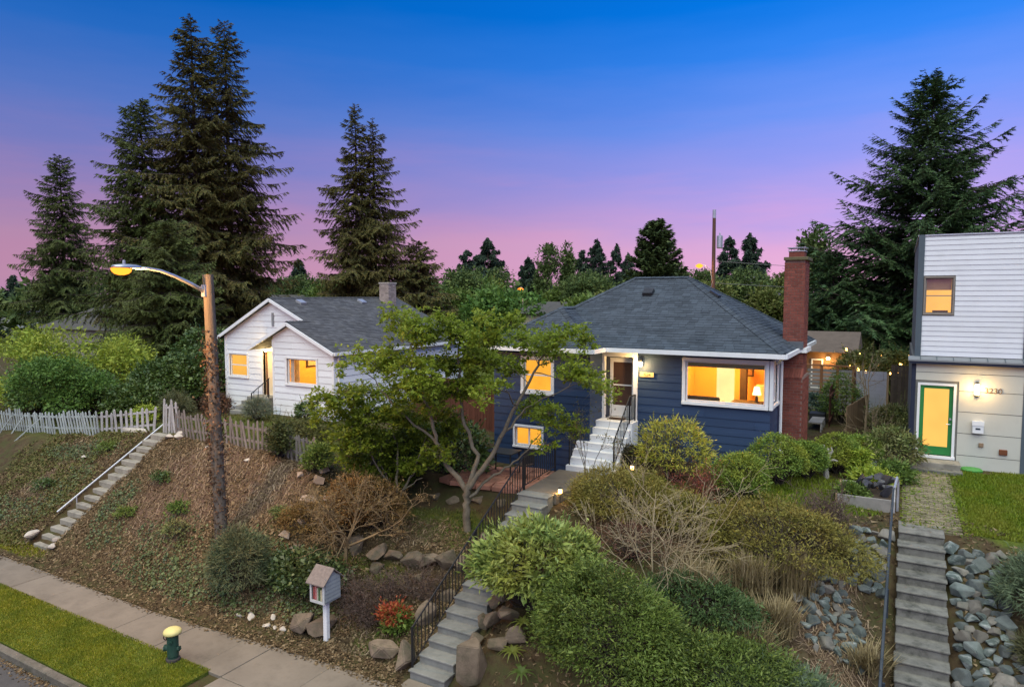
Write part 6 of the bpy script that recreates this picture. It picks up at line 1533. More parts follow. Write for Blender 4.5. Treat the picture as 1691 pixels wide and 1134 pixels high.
def tree(name, label, x, y, H, crown, mat, seed, trunk_r=.14, bark=BARK, lobes_n=9, clumps=700, per=16, cr=.22, L=.16, W=.09, z=None, cat='tree', group=None, spread_lobe=.55, zlow=.35):
    """leafy tree: several uneven crown masses on limbs, with gaps between them"""
    rg = np.random.default_rng(seed); zg = z1(x, y) - .1 if z is None else z
    T_ = thing(name, label, cat, (x, y, zg), group); rx, ry, rz = crown; c0 = np.array([x, y, zg + H - rz])
    cs = c0 + rg.uniform(-1, 1, (lobes_n, 3)) * np.array([rx, ry, rz]) * spread_lobe; cs[0] = c0 + np.array([0, 0, rz * .45]); rs = rg.uniform(.36, .58, lobes_n)
    Cs = []; Os = []
    for c_, r_ in zip(cs, rs):
        d = blob_dirs(clumps // lobes_n, rg, -.6); s = rg.uniform(.55, 1.08, len(d)) ** .6
        Cs.append(c_ + d * s[:, None] * r_ * np.array([rx, ry, rz])); Os.append(d)
    C = np.concatenate(Cs); O = np.concatenate(Os)
    P, D, N, l_, w_ = clump_leaves(C, O, per, cr, L, W, rg, .3, .9, .7)
    k = P[:, 2] > zg + .15; foliage('crown', P[k], D[k], N[k], l_[k], w_[k], mat, T_)
    ln = [np.stack([[x, y, zg], [x + .05 * H * rg.normal(), y, zg + H * .3], c0 + np.array([0, 0, 0])])]; rd = [np.array([trunk_r, trunk_r * .75, trunk_r * .45])]
    for c_ in cs:
        b_ = ln[0][1] + rg.normal(0, .02, 3); m_ = (b_ + c_) / 2 + rg.normal(0, .08, 3) * rx; ln.append(np.stack([b_, m_, c_])); rd.append(np.array([trunk_r * .5, trunk_r * .3, trunk_r * .12]))
    V, Fc = polytubes(ln, rd, 6); npmesh('trunk', V, Fc, bark, T_, True)
    return T_
LEAF_MID = ML('mid_green_leaf', [(0.0621, 0.113, 0.0243), (0.103, 0.17, 0.0351), (0.166, 0.237, 0.0473)], .25, (0.155, 0.189, 0.0338), .5, .5)
LEAF_YEL = ML('yellow_green_leaf', [(0.152, 0.234, 0.0286), (0.261, 0.35, 0.0383), (0.413, 0.456, 0.0671)], .3, (0.307, 0.3, 0.0479), .6, .5)
LEAF_DEEP = ML('deep_green_leaf', [(0.0525, 0.121, 0.0265), (0.0919, 0.187, 0.0353), (0.158, 0.265, 0.0514)], .25, (0.0875, 0.147, 0.0294), .7, .5)
LEAF_FAR = ML('far_leaf', [(0.0582, 0.0975, 0.0316), (0.0873, 0.132, 0.0379), (0.136, 0.177, 0.0506)], .2, rough=.7)
LEAF_FAR2 = ML('far_leaf_yellow', [(0.084, 0.119, 0.028), (0.14, 0.168, 0.042), (0.182, 0.189, 0.056)], .2, rough=.7)
# left side hedge and bushes behind the fence
tree('hedge_tree', 'big yellow-green leafy bush at the far left behind the fence', -39.6, 19.0, 4.4, (4.6, 2.0, 2.3), LEAF_YEL, 90, .1, clumps=900, per=16, cr=.26, L=.17, W=.075, lobes_n=14, spread_lobe=.7, cat='bush')
tree('hedge_tree', 'yellow-green bush continuing behind the small dark green tree', -34.6, 20.6, 3.7, (3.0, 1.6, 2.0), LEAF_YEL, 91, .1, clumps=600, per=16, cr=.24, L=.16, W=.07, lobes_n=9, spread_lobe=.7, cat='bush')
T_ = tree('small_tree', 'small round green tree with forked trunk behind the leaning fence', -32.8, 16.9, 3.1, (2.1, 1.5, 1.25), LEAF_DEEP, 92, .11, BARK_DARK, lobes_n=9, clumps=700, per=18, cr=.17, L=.11, W=.06, spread_lobe=.65)
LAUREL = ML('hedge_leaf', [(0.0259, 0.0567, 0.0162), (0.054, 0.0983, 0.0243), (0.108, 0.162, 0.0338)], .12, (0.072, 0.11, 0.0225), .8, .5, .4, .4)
for i, (x, y, rx, rz, lab) in enumerate([(-37.5, 18.0, 2.2, 1.3, 'dark ivy hedge mass at the far left behind the fence'), (-34.0, 18.6, 2.0, 1.2, 'dark ivy hedge mass behind the small round green tree'), (-31.0, 20.2, 1.9, 1.5, 'dark ivy hedge mass right of the small round green tree'),
        (-29.0, 20.8, 1.8, 1.7, 'tall dark ivy hedge mass left of the white house'), (-29.8, 18.2, 1.6, .9, 'low dark ivy mound behind the white picket fence'), (-31.5, 23.0, 2.4, 2.4, 'tallest dark hedge mass under the big cedars')]):
    shrub('ivy_hedge', lab, x, y, (rx, 1.3, rz), LAUREL, 120 + i, clumps=620, per=14, cr=.15, L=.13, W=.09, cat='hedge', group='dark ivy hedge masses', nstem=5)
shrub('garden_shrub', 'small bright yellow-green shrub behind the white picket fence', -27.4, 17.2, (.6, .5, .45), LEAF_YEL, 130, 160, 14, .09, .09, .04)
shrub('garden_shrub', 'grey-green wispy shrub left of the cottage steps', -26.6, 18.0, (.9, .6, .7), ML('grey_green_wisp', [(.06, .075, .03), (.10, .11, .05), (.15, .15, .08)], .2), 131, 300, 12, .10, .16, .018, spread=.6)
shrub('garden_shrub', 'reddish-brown shrub beside the cottage steps', -26.1, 19.6, (.8, .6, .55), ML('red_brown_leaf', [(.05, .04, .02), (.09, .05, .03), (.14, .06, .04)], .2), 132, 240, 12, .09, .08, .035)
shrub('garden_shrub', 'pale lavender-like shrub at the right of the cottage steps', -22.3, 18.6, (.6, .5, .55), ML('lavender_leaf', [(.09, .115, .075), (.13, .155, .10), (.17, .19, .13)], .2), 133, 260, 14, .09, .15, .012, spread=.5)
shrub('garden_shrub', 'dark leggy shrub under the cottage picture window', -19.7, 18.7, (.5, .45, .6), LAUREL, 134, 140, 10, .08, .09, .045)
shrub('garden_shrub', 'bushy olive shrub growing through the grey picket fence', -17.0, 15.0, (.38, .35, .62), ML('olive_leaf', [(.04, .055, .018), (.07, .085, .025), (.11, .11, .04)], .2), 135, 260, 12, .10, .08, .035)
shrub('garden_shrub', 'loose green shrub at the right end of the grey picket fence', -15.1, 14.8, (.45, .4, .5), LEAF_MID, 136, 220, 12, .10, .08, .035)
shrub('garden_shrub', 'low olive groundcover shrub under the cottage window', -18.2, 17.3, (1.2, .6, .35), ML('olive_cover', [(.06, .07, .02), (.09, .10, .03), (.12, .12, .04)], .2), 137, 300, 12, .10, .08, .03)

# trees behind the houses
for i, (x, y, H, cr_, m_, lab) in enumerate([(-34.0, 50.1, 6.6, (3.0, 2.5, 2.6), LEAF_MID, 'round mid green garden tree right of the ragged cedar'), (-26.8, 45.0, 5.6, (3.2, 2.4, 2.2), LEAF_DEEP, 'deep green garden tree just above the maple crown'),
        (-30.0, 63.0, 6.6, (3.2, 2.6, 2.6), LEAF_MID, 'green garden tree under the far street lamp'), (-30.4, 69.2, 7.2, (2.8, 2.4, 2.8), LEAF_FAR2, 'yellowish garden tree beside the small blue spruce'), (-36.5, 55, 8.2, (2.4, 2.2, 3.0), LEAF_FAR, 'tall grey-green tree right of the ragged cedar'),
        (-8.7, 55, 6.0, (1.9, 1.8, 2.2), LEAF_FAR2, 'olive yellow tree left of the brick chimney'), (-11.7, 85.8, 8.4, (2.0, 2.0, 2.8), LEAF_FAR2, 'small yellow far tree behind the olive tree'), (-57.0, 54.2, 8.0, (3.2, 2.4, 3.2), LEAF_FAR, 'green tree behind the white house ridge'),
        (-51.0, 52, 7.2, (2.8, 2.4, 2.8), LEAF_MID, 'green tree left of the ragged cedar'), (-19.3, 76, 8.2, (2.6, 2.2, 3.0), LEAF_FAR, 'green far tree right of the cypress'), (-6.6, 62, 11.0, (1.5, 1.5, 3.2), LEAF_FAR, 'tall thin leafy tree left of the big spruce'),
        (-21.5, 49, 5.0, (2.6, 2.0, 2.0), LEAF_MID, 'green tree hidden low behind the blue roof'), (-38.5, 47, 5.2, (2.6, 2.2, 2.2), LEAF_DEEP, 'low green tree behind the white house roof'), (-47, 60, 9.0, (2.8, 2.4, 3.6), LEAF_FAR, 'far green tree left of the paired conifers'),
        (-25.0, 75.0, 7.5, (2.8, 2.4, 2.8), LEAF_FAR, 'green far tree at the left foot of the cypress'), (-15.5, 64, 6.6, (2.2, 2.0, 2.4), LEAF_FAR2, 'olive far tree behind the back pole'), (-4.6, 52, 4.6, (2.2, 1.8, 1.8), LEAF_FAR, 'low green tree right of the brick chimney'), (-38.0, 62, 8.0, (3.4, 2.6, 3.0), LEAF_MID, 'broad green tree under the far street lamp'), (-43.5, 66, 8.4, (3.6, 2.8, 3.2), LEAF_FAR, 'broad green tree left of the weeping conifer'), (-26.5, 62, 7.4, (3.0, 2.6, 2.8), LEAF_FAR, 'green tree just left of the blue roof ridge'), (-22.5, 55, 5.6, (2.6, 2.2, 2.2), LEAF_FAR2, 'olive tree behind the blue roof hip'), (-48.0, 76, 9.6, (4.2, 3.2, 3.8), LEAF_FAR, 'broad dull green tree below the paired far conifers'), (-34.5, 80, 9.4, (4.0, 3.0, 3.6), LEAF_FAR, 'broad dull green tree below the poplars'), (-27.0, 84, 9.6, (3.8, 3.0, 3.8), LEAF_FAR, 'dull green tree left of the cypress foot'), (-14.0, 72, 8.2, (3.0, 2.6, 3.2), LEAF_FAR, 'dull green tree at the far house gable'), (-40.0, 56, 7.0, (3.2, 2.6, 2.8), LEAF_DEEP, 'deep green tree right behind the white house chimney')]):
    tree('leafy_tree', lab, x, y, H, cr_, m_, 150 + i, .16, clumps=520, per=12, cr=.32, L=.30, W=.16, lobes_n=9, group='leafy trees behind the houses')
for i, (x, y, H, r_, lab) in enumerate([(-41.4, 83.2, 13.9, 1.9, 'tall slender far poplar, the thicker of two'), (-40.0, 86, 12.6, 1.3, 'tall slender far poplar, the thinner of two')]):
    tree('poplar_tree', lab, x, y, H, (r_, r_, H * .42), LEAF_FAR, 180 + i, .2, clumps=420, per=12, cr=.30, L=.34, W=.18, lobes_n=12, spread_lobe=.62, group='far poplars')
# far woods that close the horizon
rg = np.random.default_rng(77); Cs = []; Os = []
for k in range(260):
    a = math.radians(rg.uniform(-92, 40)); d_ = rg.uniform(95, 190); cx, cyy = d_ * math.sin(a), d_ * math.cos(a); h = rg.uniform(5.5, 10.5) * (d_ / 130) ** .5; r_ = rg.uniform(2.5, 5)
    d = blob_dirs(60, rg, -.4); Cs.append(np.array([cx, cyy, 2 + h * .5]) + d * np.array([r_, r_, h * .5]) * rg.uniform(.6, 1, (len(d), 1))); Os.append(d)
C = np.concatenate(Cs); O = np.concatenate(Os); P, D, N, l_, w_ = clump_leaves(C, O, 9, .5, .62, .36, rg)
tag(foliage('far_woods', P, D, N, l_ * 1.2, w_ * 1.5, LEAF_FAR, None, tri=True), 'distant wooded horizon behind the neighbourhood', 'woods', kind='stuff')

# ------------------------------------------------------------------ the two green maples: pads of leaves on forked limbs
MAPLE = ML('maple_leaf', [(0.115, 0.166, 0.016), (0.178, 0.246, 0.024), (0.253, 0.327, 0.036), (0.322, 0.382, 0.05)], .48, (0.233, 0.308, 0.0405), 1.1, .5)
MAPLE2 = ML('maple_leaf_deep', [(0.115, 0.161, 0.0176), (0.183, 0.248, 0.0264), (0.271, 0.336, 0.0396)], .48, (0.256, 0.326, 0.0416), 1.1, .5)
def maple(label, base, forks, pads, mat, seed, per_pad=40, leaf=.095):
    rg = np.random.default_rng(seed); T_ = thing('maple_tree', label, 'tree', base, 'green maples beside the patio')
    base = np.array(base); ln = []; rd = []; nodes = []
    for pts, r0, r1 in forks:
        P = np.array(pts, float); k = len(P); t = np.linspace(0, 1, 5 * (k - 1) + 1); Q = np.stack([np.interp(t, np.linspace(0, 1, k), P[:, j]) for j in range(3)], 1)
        Q[1:-1] += rg.normal(0, .025, Q[1:-1].shape); ln.append(Q); R_ = np.linspace(r0 * .66, r1 * .6, len(Q)); rd.append(R_); nodes += [(q, r) for q, r in zip(Q, R_)]
    NP = np.array([q for q, r in nodes]); NR = np.array([r for q, r in nodes])
    C = []; O = []
    pads = list(pads) + [(x + rg.normal(0, .28), y + rg.normal(0, .4), z + rg.normal(-.08, .24), r * rg.uniform(.6, .95)) for (x, y, z, r) in pads if z > 4.6 or x < -11 for _ in range(1)]
    for (x, y, z, r) in pads:
        c = np.array([x, y, z]); dist = np.linalg.norm(NP - c, axis=1) + np.where(NP[:, 2] > z + .1, 1.5, 0) + np.where(NP[:, 2] < z - 2.2, .6, 0); i = int(np.argmin(dist)); b_ = NP[i]
        m_ = b_ * .45 + c * .55 + rg.normal(0, .12, 3); m_[2] += .12; q = np.stack([b_, b_ * .75 + m_ * .25 + rg.normal(0, .04, 3), m_, c * .85 + m_ * .15, c - np.array([0, 0, .08])]); r0 = min(NR[i] * .6, .035)
        ln.append(q); rd.append(np.array([r0, r0 * .8, r0 * .55, .010, .006]))
        NP = np.concatenate([NP, q[2:4]]); NR = np.concatenate([NR, [r0 * .55, .012]])
        k = max(8, int(per_pad * (r / .42) ** 2)); a = rg.uniform(0, 2 * np.pi, k); rr = r * 1.15 * rg.uniform(0, 1, k) ** .55
        sub = c + np.stack([np.cos(a) * rr, np.sin(a) * rr, rg.normal(.0, .14, k) - .25 * (rr / r) ** 2 * r + .12], 1)
        C.append(sub); O.append(nrm(np.stack([np.cos(a), np.sin(a), np.full(k, .3)], 1)))
        for s_ in sub[::4]: ln.append(np.stack([c, (c + s_) / 2 + rg.normal(0, .03, 3), s_])); rd.append(np.array([.008, .006, .003]))
    C = np.concatenate(C); O = np.concatenate(O); P, D, N, l_, w_ = clump_leaves(C, O, 14, .075, leaf, leaf * .60, rg, .7, .75, .5)
    foliage('crown', P, D, N, l_, w_, mat, T_)
    V, Fc = polytubes(ln[:len(forks)], rd[:len(forks)], 9); npmesh('trunk', V, Fc, BARK, T_, True)
    V, Fc = polytubes(ln[len(forks):], rd[len(forks):], 4); npmesh('branches', V, Fc, BARK, T_)['kind'] = 'stuff'
    return T_
B1 = (-10.05, 15.2, 1.55)
maple('larger green maple with forked bare trunk between patio and front stairs', B1,
      [([B1, (-10.08, 15.22, 2.4), (-10.0, 15.25, 2.95)], .17, .14), ([(-10.03, 15.25, 2.7), (-10.75, 15.1, 3.6), (-11.0, 15.0, 4.4), (-11.2, 14.8, 5.4), (-11.3, 14.5, 6.6)], .12, .03),
       ([(-10.0, 15.25, 2.9), (-9.9, 15.5, 3.7), (-10.45, 15.6, 4.7), (-10.5, 15.5, 5.8), (-10.3, 15.3, 6.8)], .11, .03), ([(-10.0, 15.25, 2.85), (-9.5, 15.6, 3.7), (-9.0, 15.9, 4.9), (-8.5, 16.2, 6.0), (-8.1, 16.2, 6.8)], .12, .03),
       ([(-10.0, 15.25, 2.6), (-9.6, 15.9, 3.1), (-9.1, 16.4, 3.5), (-8.6, 16.7, 4.2)], .07, .02), ([(-9.3, 15.7, 4.2), (-9.0, 16.6, 4.9), (-8.0, 17.3, 5.5)], .06, .02), ([(-10.9, 15.05, 4.0), (-11.8, 14.5, 4.9), (-12.6, 14.2, 5.9)], .06, .02)],
      [(-11.42, 13.9, 7.5, 0.34), (-11.61, 14.68, 7.1, 0.49), (-10.93, 14.53, 6.88, 0.48), (-10.73, 15.35, 7.04, 0.5), (-10.32, 15.63, 6.84, 0.5), (-9.05, 14.68, 6.9, 0.49), (-8.47, 14.89, 7.32, 0.42), (-9.21, 16.89, 6.81, 0.51), (-7.95, 15.89, 6.9, 0.44), (-7.45, 16.11, 7.06, 0.38), (-7.89, 18.11, 6.7, 0.35), (-12.92, 13.64, 6.25, 0.2), (-13.2, 14.59, 6.33, 0.27), (-12.2, 14.06, 6.14, 0.42), (-12.08, 14.63, 6.31, 0.46), (-10.83, 13.87, 6.22, 0.5), (-11.1, 15.16, 6.18, 0.56), (-10.87, 15.99, 6.03, 0.58), (-9.8, 15.57, 6.21, 0.52), (-9.58, 16.34, 6.07, 0.51), (-10.4, 13.81, 5.71, 0.46), (-10.9, 15.58, 5.31, 0.51), (-10.16, 15.53, 5.61, 0.49), (-11.33, 14.0, 5.63, 0.41), (-7.13, 15.61, 6.1, 0.36), (-7.57, 17.82, 5.69, 0.41), (-6.81, 17.07, 5.6, 0.23), (-8.32, 17.01, 6.32, 0.34), (-8.98, 17.01, 4.95, 0.38), (-8.4, 16.82, 4.65, 0.4), (-8.18, 17.53, 4.3, 0.38), (-8.14, 16.11, 4.05, 0.26), (-7.84, 17.6, 4.2, 0.27), (-8.92, 14.76, 5.7, 0.37)], MAPLE, 201)
B2 = (-12.45, 15.2, 1.62)
maple('smaller dense green maple left of the forked one', B2,
      [([B2, (-12.45, 15.2, 2.2)], .12, .10), ([(-12.45, 15.2, 2.15), (-12.9, 15.0, 3.0), (-13.5, 14.7, 4.2)], .07, .025), ([(-12.45, 15.2, 2.2), (-12.5, 15.3, 3.2), (-12.6, 15.3, 4.6)], .075, .02), ([(-12.43, 15.2, 2.2), (-12.0, 15.4, 3.0), (-11.6, 15.6, 4.2)], .07, .02), ([(-12.44, 15.2, 2.1), (-12.85, 15.3, 2.7), (-13.3, 15.3, 3.4)], .05, .02), ([(-12.4, 15.2, 2.4), (-11.6, 15.3, 2.9)], .045, .015)],
      [(-13.47, 13.65, 5.2, 0.33), (-13.15, 14.03, 5.34, 0.4), (-13.73, 15.41, 5.16, 0.43), (-13.96, 14.02, 4.6, 0.38), (-13.7, 14.6, 4.53, 0.49), (-12.74, 14.41, 4.73, 0.47), (-12.49, 15.02, 4.57, 0.48), (-11.82, 15.12, 4.61, 0.44), (-13.52, 14.03, 4.04, 0.37), (-13.32, 14.67, 3.94, 0.48), (-12.79, 14.97, 3.85, 0.52), (-12.59, 15.81, 3.72, 0.54), (-11.79, 15.77, 3.99, 0.45), (-14.01, 15.02, 3.26, 0.32), (-13.36, 15.21, 3.12, 0.43), (-12.99, 15.72, 2.96, 0.51), (-11.98, 15.58, 3.21, 0.45), (-10.86, 15.08, 3.7, 0.4), (-11.46, 16.37, 3.91, 0.36), (-13.18, 15.72, 5.04, 0.4), (-12.32, 16.06, 4.97, 0.43), (-11.29, 15.84, 4.55, 0.38), (-13.23, 14.93, 2.75, 0.28), (-12.6, 16.4, 4.0, .5), (-13.4, 16.2, 3.6, .5)], MAPLE2, 202, per_pad=46)
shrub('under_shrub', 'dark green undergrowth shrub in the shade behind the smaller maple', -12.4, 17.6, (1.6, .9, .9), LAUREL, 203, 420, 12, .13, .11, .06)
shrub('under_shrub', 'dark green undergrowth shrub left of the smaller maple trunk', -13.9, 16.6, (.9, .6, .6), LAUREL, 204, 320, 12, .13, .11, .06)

# ------------------------------------------------------------------ bare and twiggy shrubs
def twiggy(name, label, x, y, H, spread, mat, seed, mains=9, depth=3, kids=4, r0=.03, cat='shrub', group=None, jit=.18, leaf=None, leafn=0, leafsize=(.07, .03), gravity=0.0, trunk=0.0, rtop=.003, up0=.9):
    rg = np.random.default_rng(seed); zg = z1(x, y); T_ = thing(name, label, cat, (x, y, zg), group); ln = []; rd = []; tips = []
    b0 = np.array([x, y, zg - .05])
    if trunk: ln.append(np.stack([b0, b0 + np.array([.02, 0, trunk * .5]), b0 + np.array([0.03, .02, trunk])])); rd.append(np.array([r0 * 2.2, r0 * 1.9, r0 * 1.7])); b0 = ln[0][-1]
    def grow(p, d, L, r, lev):
        k = 4; P = [p]; dd = d.copy()
        for _ in range(k):
            dd = nrm(dd + rg.normal(0, jit, 3) + np.array([0, 0, -gravity])); P.append(P[-1] + dd * L / k)
        P = np.array(P); ln.append(P); rd.append(np.linspace(r, max(rtop, r * .5), k + 1)); tips.append(P[-1]); tips.append(P[-2])
        if lev < depth:
            for _ in range(kids):
                t = rg.uniform(.25, 1); i = min(k - 1, int(t * k)); q = P[i] + (P[i + 1] - P[i]) * (t * k - i)
                grow(q, nrm(dd + rg.normal(0, .55, 3) + np.array([0, 0, .12])), L * rg.uniform(.4, .65), max(rtop, r * .5), lev + 1)
    for m_ in range(mains):
        a = 2 * np.pi * m_ / mains + rg.uniform(-.3, .3); s_ = spread * rg.uniform(.3, 1.0)
        grow(b0 + rg.normal(0, .03, 3) * np.array([1, 1, 0]), nrm(np.array([np.cos(a) * s_, np.sin(a) * s_, up0])), (H - trunk) * rg.uniform(.6, .85), r0, 1)
    V, Fc = polytubes(ln, rd, 4 if r0 > .02 else 3); npmesh('branches', V, Fc, mat, T_)['kind'] = 'stuff'
    if leaf is not None:
        t_ = np.array(tips); k = len(t_); per = max(1, leafn); P = np.repeat(t_, per, 0) + rg.normal(0, .06, (k * per, 3)); D = rg.normal(0, 1, P.shape); N = rg.normal(0, .6, P.shape); N[:, 2] += 1
        s_ = rg.uniform(.6, 1.3, len(P)); foliage('leaves', P, D, N, leafsize[0] * s_, leafsize[1] * s_, leaf, T_)
    return T_
OCHRE = ML('ochre_leaf', [(.12, .075, .03), (.18, .115, .045), (.25, .16, .06)], .2)
twiggy('bare_shrub', 'large pale bare shrub with spreading branches in the middle of the garden', -4.35, 13.7, 3.0, 1.15, M('pale_twig', (.34, .275, .17), .85, .25, 6, island=.25), 210, 10, 4, 4, .017, jit=.13, rtop=.0035, up0=1.15)
twiggy('bare_tree', 'small ochre tree with bare curling branches behind the book box', -12.45, 13.05, 2.9, 1.0, TWIG_OCHRE, 211, 7, 4, 5, .034, cat='tree', trunk=.8, leaf=OCHRE, leafn=1, leafsize=(.06, .03), jit=.22)
shrub('ochre_brush', 'dense ochre-brown shrub right of the small bare ochre tree', -12.75, 14.4, (1.3, .7, .85), ML('ochre_brush_leaf', [(0.084, 0.054, 0.0216), (0.156, 0.102, 0.036), (0.24, 0.156, 0.054)], .15, (0.132, 0.066, 0.024), 1.2, .6), 212, 520, 13, .10, .075, .022, spread=1.0)
shrub('ochre_brush', 'orange-brown dry shrub left of the small bare ochre tree', -13.9, 13.3, (.9, .6, .5), ML('orange_brush_leaf', [(.10, .055, .018), (.18, .10, .03), (.26, .155, .05)], .15, (.10, .08, .02), 1.2, .6), 213, 380, 13, .10, .075, .020, spread=1.0)
shrub('ochre_brush', 'reddish-gold dry shrub behind the small bare ochre tree', -13.1, 13.9, (.7, .6, .9), ML('gold_brush_leaf', [(.14, .06, .02), (.22, .11, .03), (.30, .17, .05)], .15), 214, 300, 12, .10, .075, .022, spread=1.0)
shrub('pole_bush', 'dark feathery rosemary-like bush at the foot of the utility pole', -14.75, 11.55, (.95, .65, 1.0), ML('rosemary', [(0.036, 0.063, 0.0324), (0.081, 0.108, 0.054), (0.144, 0.153, 0.072)], .12, (0.162, 0.135, 0.063), 1.4, .5), 215, 700, 14, .09, .14, .014, spread=.5, zc=.6)
shrub('ivy_mound', 'dark glossy ivy mound behind the tall pointed boulder', -13.1, 12.2, (1.35, .55, .62), IVY, 216, 620, 13, .10, .085, .07, zc=.45)
for i, (x, y, H, lab) in enumerate([(-11.3, 12.3, .95, 'grey-brown twiggy shrub right of the book box'), (-10.75, 12.75, .85, 'grey-brown twiggy shrub behind the red-leaved shrub'), (-10.0, 13.1, .9, 'grey-brown twiggy shrub under the terrace boulders'), (-10.7, 12.0, .7, 'low grey-brown twiggy shrub left of the red-leaved shrub')]):
    twiggy('twiggy_shrub', lab, x, y, H, 1.0, TWIG_GREY, 220 + i, 22, 3, 5, .010, group='bare twiggy shrubs by the book box', jit=.25, leaf=ML('purple_bud_%d' % i, [(.06, .035, .03), (.10, .06, .045)], .1), leafn=1, leafsize=(.05, .02), rtop=.004)
shrub('nandina', 'small shrub with bright red-orange top leaves near the front stairs', -10.05, 12.1, (.30, .28, .30), ML('nandina_red', [(.22, .035, .018), (.34, .06, .03), (.42, .12, .05), (.10, .10, .02)], .25), 225, 150, 12, .08, .085, .04, zmin=.15, zc=1.0)
shrub('under_shrub', 'low green leaves under the red-topped shrub', -9.97, 12.05, (.32, .28, .30), LEAF_MID, 226, 120, 11, .08, .085, .04)
twiggy('garden_sapling', 'thin multi-stemmed sapling with small olive leaves before the white steps', -7.62, 17.75, 2.3, .34, BARK, 227, 4, 3, 3, .014, cat='tree', jit=.10, leaf=ML('sapling_leaf', [(.07, .075, .02), (.12, .12, .035), (.18, .12, .05)], .25), leafn=5, leafsize=(.065, .035))
twiggy('twiggy_shrub', 'purple-brown twiggy shrub below the raised bed', -1.35, 17.3, 1.15, 1.05, TWIG_GREY, 228, 26, 3, 5, .011, jit=.25, leaf=ML('purple_bud_r', [(.07, .04, .04), (.12, .075, .06)], .1), leafn=1, leafsize=(.05, .02), rtop=.004)
twiggy('bare_sapling', 'thin bare whitish sapling standing in the side yard', -1.0, 27.6, 3.6, .22, TWIG_TAN, 229, 3, 3, 4, .022, cat='tree', jit=.12, trunk=1.0)
twiggy('bare_sapling', 'low bare branching shrub at the foot of the side yard sapling', -.7, 25.8, 1.6, .9, TWIG_TAN, 230, 8, 3, 4, .014, jit=.2)

# ------------------------------------------------------------------ garden shrubs in front of the blue house
RHODO = ML('rhododendron_leaf', [(0.0862, 0.14, 0.0375), (0.161, 0.237, 0.0562), (0.259, 0.345, 0.0844), (0.367, 0.431, 0.112)], .2, (0.328, 0.301, 0.0525), .8, .6, .4, .4)
shrub('rhododendron', 'big glossy light green rhododendron overhanging the front stairs', -6.62, 12.55, (1.60, 1.0, .98), RHODO, 240, 800, 13, .11, .14, .046, spread=.6, zc=.85, zmin=-.25)
YEW = ML('yew_leaf', [(0.033, 0.0504, 0.013), (0.0605, 0.0952, 0.018), (0.11, 0.151, 0.026), (0.187, 0.224, 0.05)], .15, (0.165, 0.243, 0.045), 1.0, .5)
shrub('yew_shrub', 'broad dark green evergreen mass filling the lower middle foreground', -4.55, 11.75, (1.75, 1.1, 1.25), YEW, 241, 1500, 22, .10, .07, .021, spread=.8, zc=.55, flat=.35, inner=.6)
shrub('yew_shrub', 'right lobe of dark green evergreen sloping toward the quarry rocks', -2.75, 12.0, (1.5, 1.0, .75), YEW, 242, 1000, 21, .10, .07, .021, spread=.8, zc=.45, flat=.35, inner=.6)
shrub('yew_shrub', 'deep green low evergreen under the pale bare shrub', -3.3, 13.5, (1.3, .7, .55), ML('blue_green_leaf', [(0.0336, 0.07, 0.0263), (0.0672, 0.112, 0.0368), (0.101, 0.154, 0.0473)], .15), 243, 600, 14, .085, .08, .022, zc=.45)
JUN = ML('juniper_spray', [(0.064, 0.096, 0.056), (0.112, 0.16, 0.088), (0.176, 0.224, 0.128)], .15)
shrub('juniper', 'feathery grey-green juniper at the lower right beside the dry grass', -1.75, 12.35, (1.2, .9, .55), JUN, 244, 620, 14, .10, .14, .018, spread=.7, zc=.4)
HEATH = ML('heather', [(0.0941, 0.0941, 0.0228), (0.178, 0.167, 0.0342), (0.272, 0.24, 0.0494)], .12, (0.314, 0.219, 0.057), 1.3, .5)
shrub('heather_mound', 'wide olive-gold clipped mound right of the upper front stairs', -5.85, 15.95, (1.55, 1.05, .72), HEATH, 245, 1200, 15, .085, .07, .018, zc=.5, spread=.9)
shrub('heather_mound', 'broad olive-gold mound below the purple twiggy shrub', -2.3, 15.95, (1.9, 1.15, .95), HEATH, 246, 1300, 15, .085, .07, .018, zc=.4, spread=.9)
shrub('heather_mound', 'smaller olive mound between the two wide olive-gold mounds', -4.3, 16.1, (1.0, .8, .6), HEATH, 247, 600, 15, .085, .07, .018, zc=.4, spread=.9)
shrub('pieris_shrub', 'drooping yellow-green pieris lit by a path light', -5.35, 18.5, (1.08, .8, .95), ML('pieris_leaf', [(0.172, 0.199, 0.0259), (0.293, 0.31, 0.0379), (0.431, 0.414, 0.0604), (0.517, 0.448, 0.0862)], .25, (0.18, 0.21, 0.03), 1.5, .5), 248, 420, 13, .10, .10, .022, spread=.7, zc=.85)
BOXW = ML('boxwood_leaf', [(0.0704, 0.129, 0.0245), (0.129, 0.212, 0.0367), (0.212, 0.292, 0.0449)], .15, (0.293, 0.304, 0.034), 1.1, .7)
for i, (x, y, r_, rz, lab) in enumerate([(-3.40, 17.9, .74, .72, 'nearest round clipped bush with a yellowish top'), (-2.75, 19.5, .86, .76, 'largest round clipped bush before the brick chimney'), (-2.15, 20.5, .62, .6, 'small round clipped bush right of the largest one'), (-1.5, 21.7, .80, .62, 'yellow-green clipped bush behind the driftwood'), (-.95, 22.9, .7, .55, 'farthest dark clipped bush beside the bucket planters')]):
    shrub('clipped_bush', lab, x, y, (r_, r_ * .9, rz), BOXW, 250 + i, 620, 15, .06, .055, .022, group='round clipped bushes', inner=.85, lob=3, zc=.85, spread=1.0, rough=.15)
shrub('dark_low_shrub', 'dark reddish-green low shrub beside the white entry steps', -6.75, 19.4, (.55, .5, .4), ML('dark_red_green', [(.025, .03, .015), (.045, .045, .022), (.07, .05, .03)], .12), 256, 240, 12, .08, .07, .03)
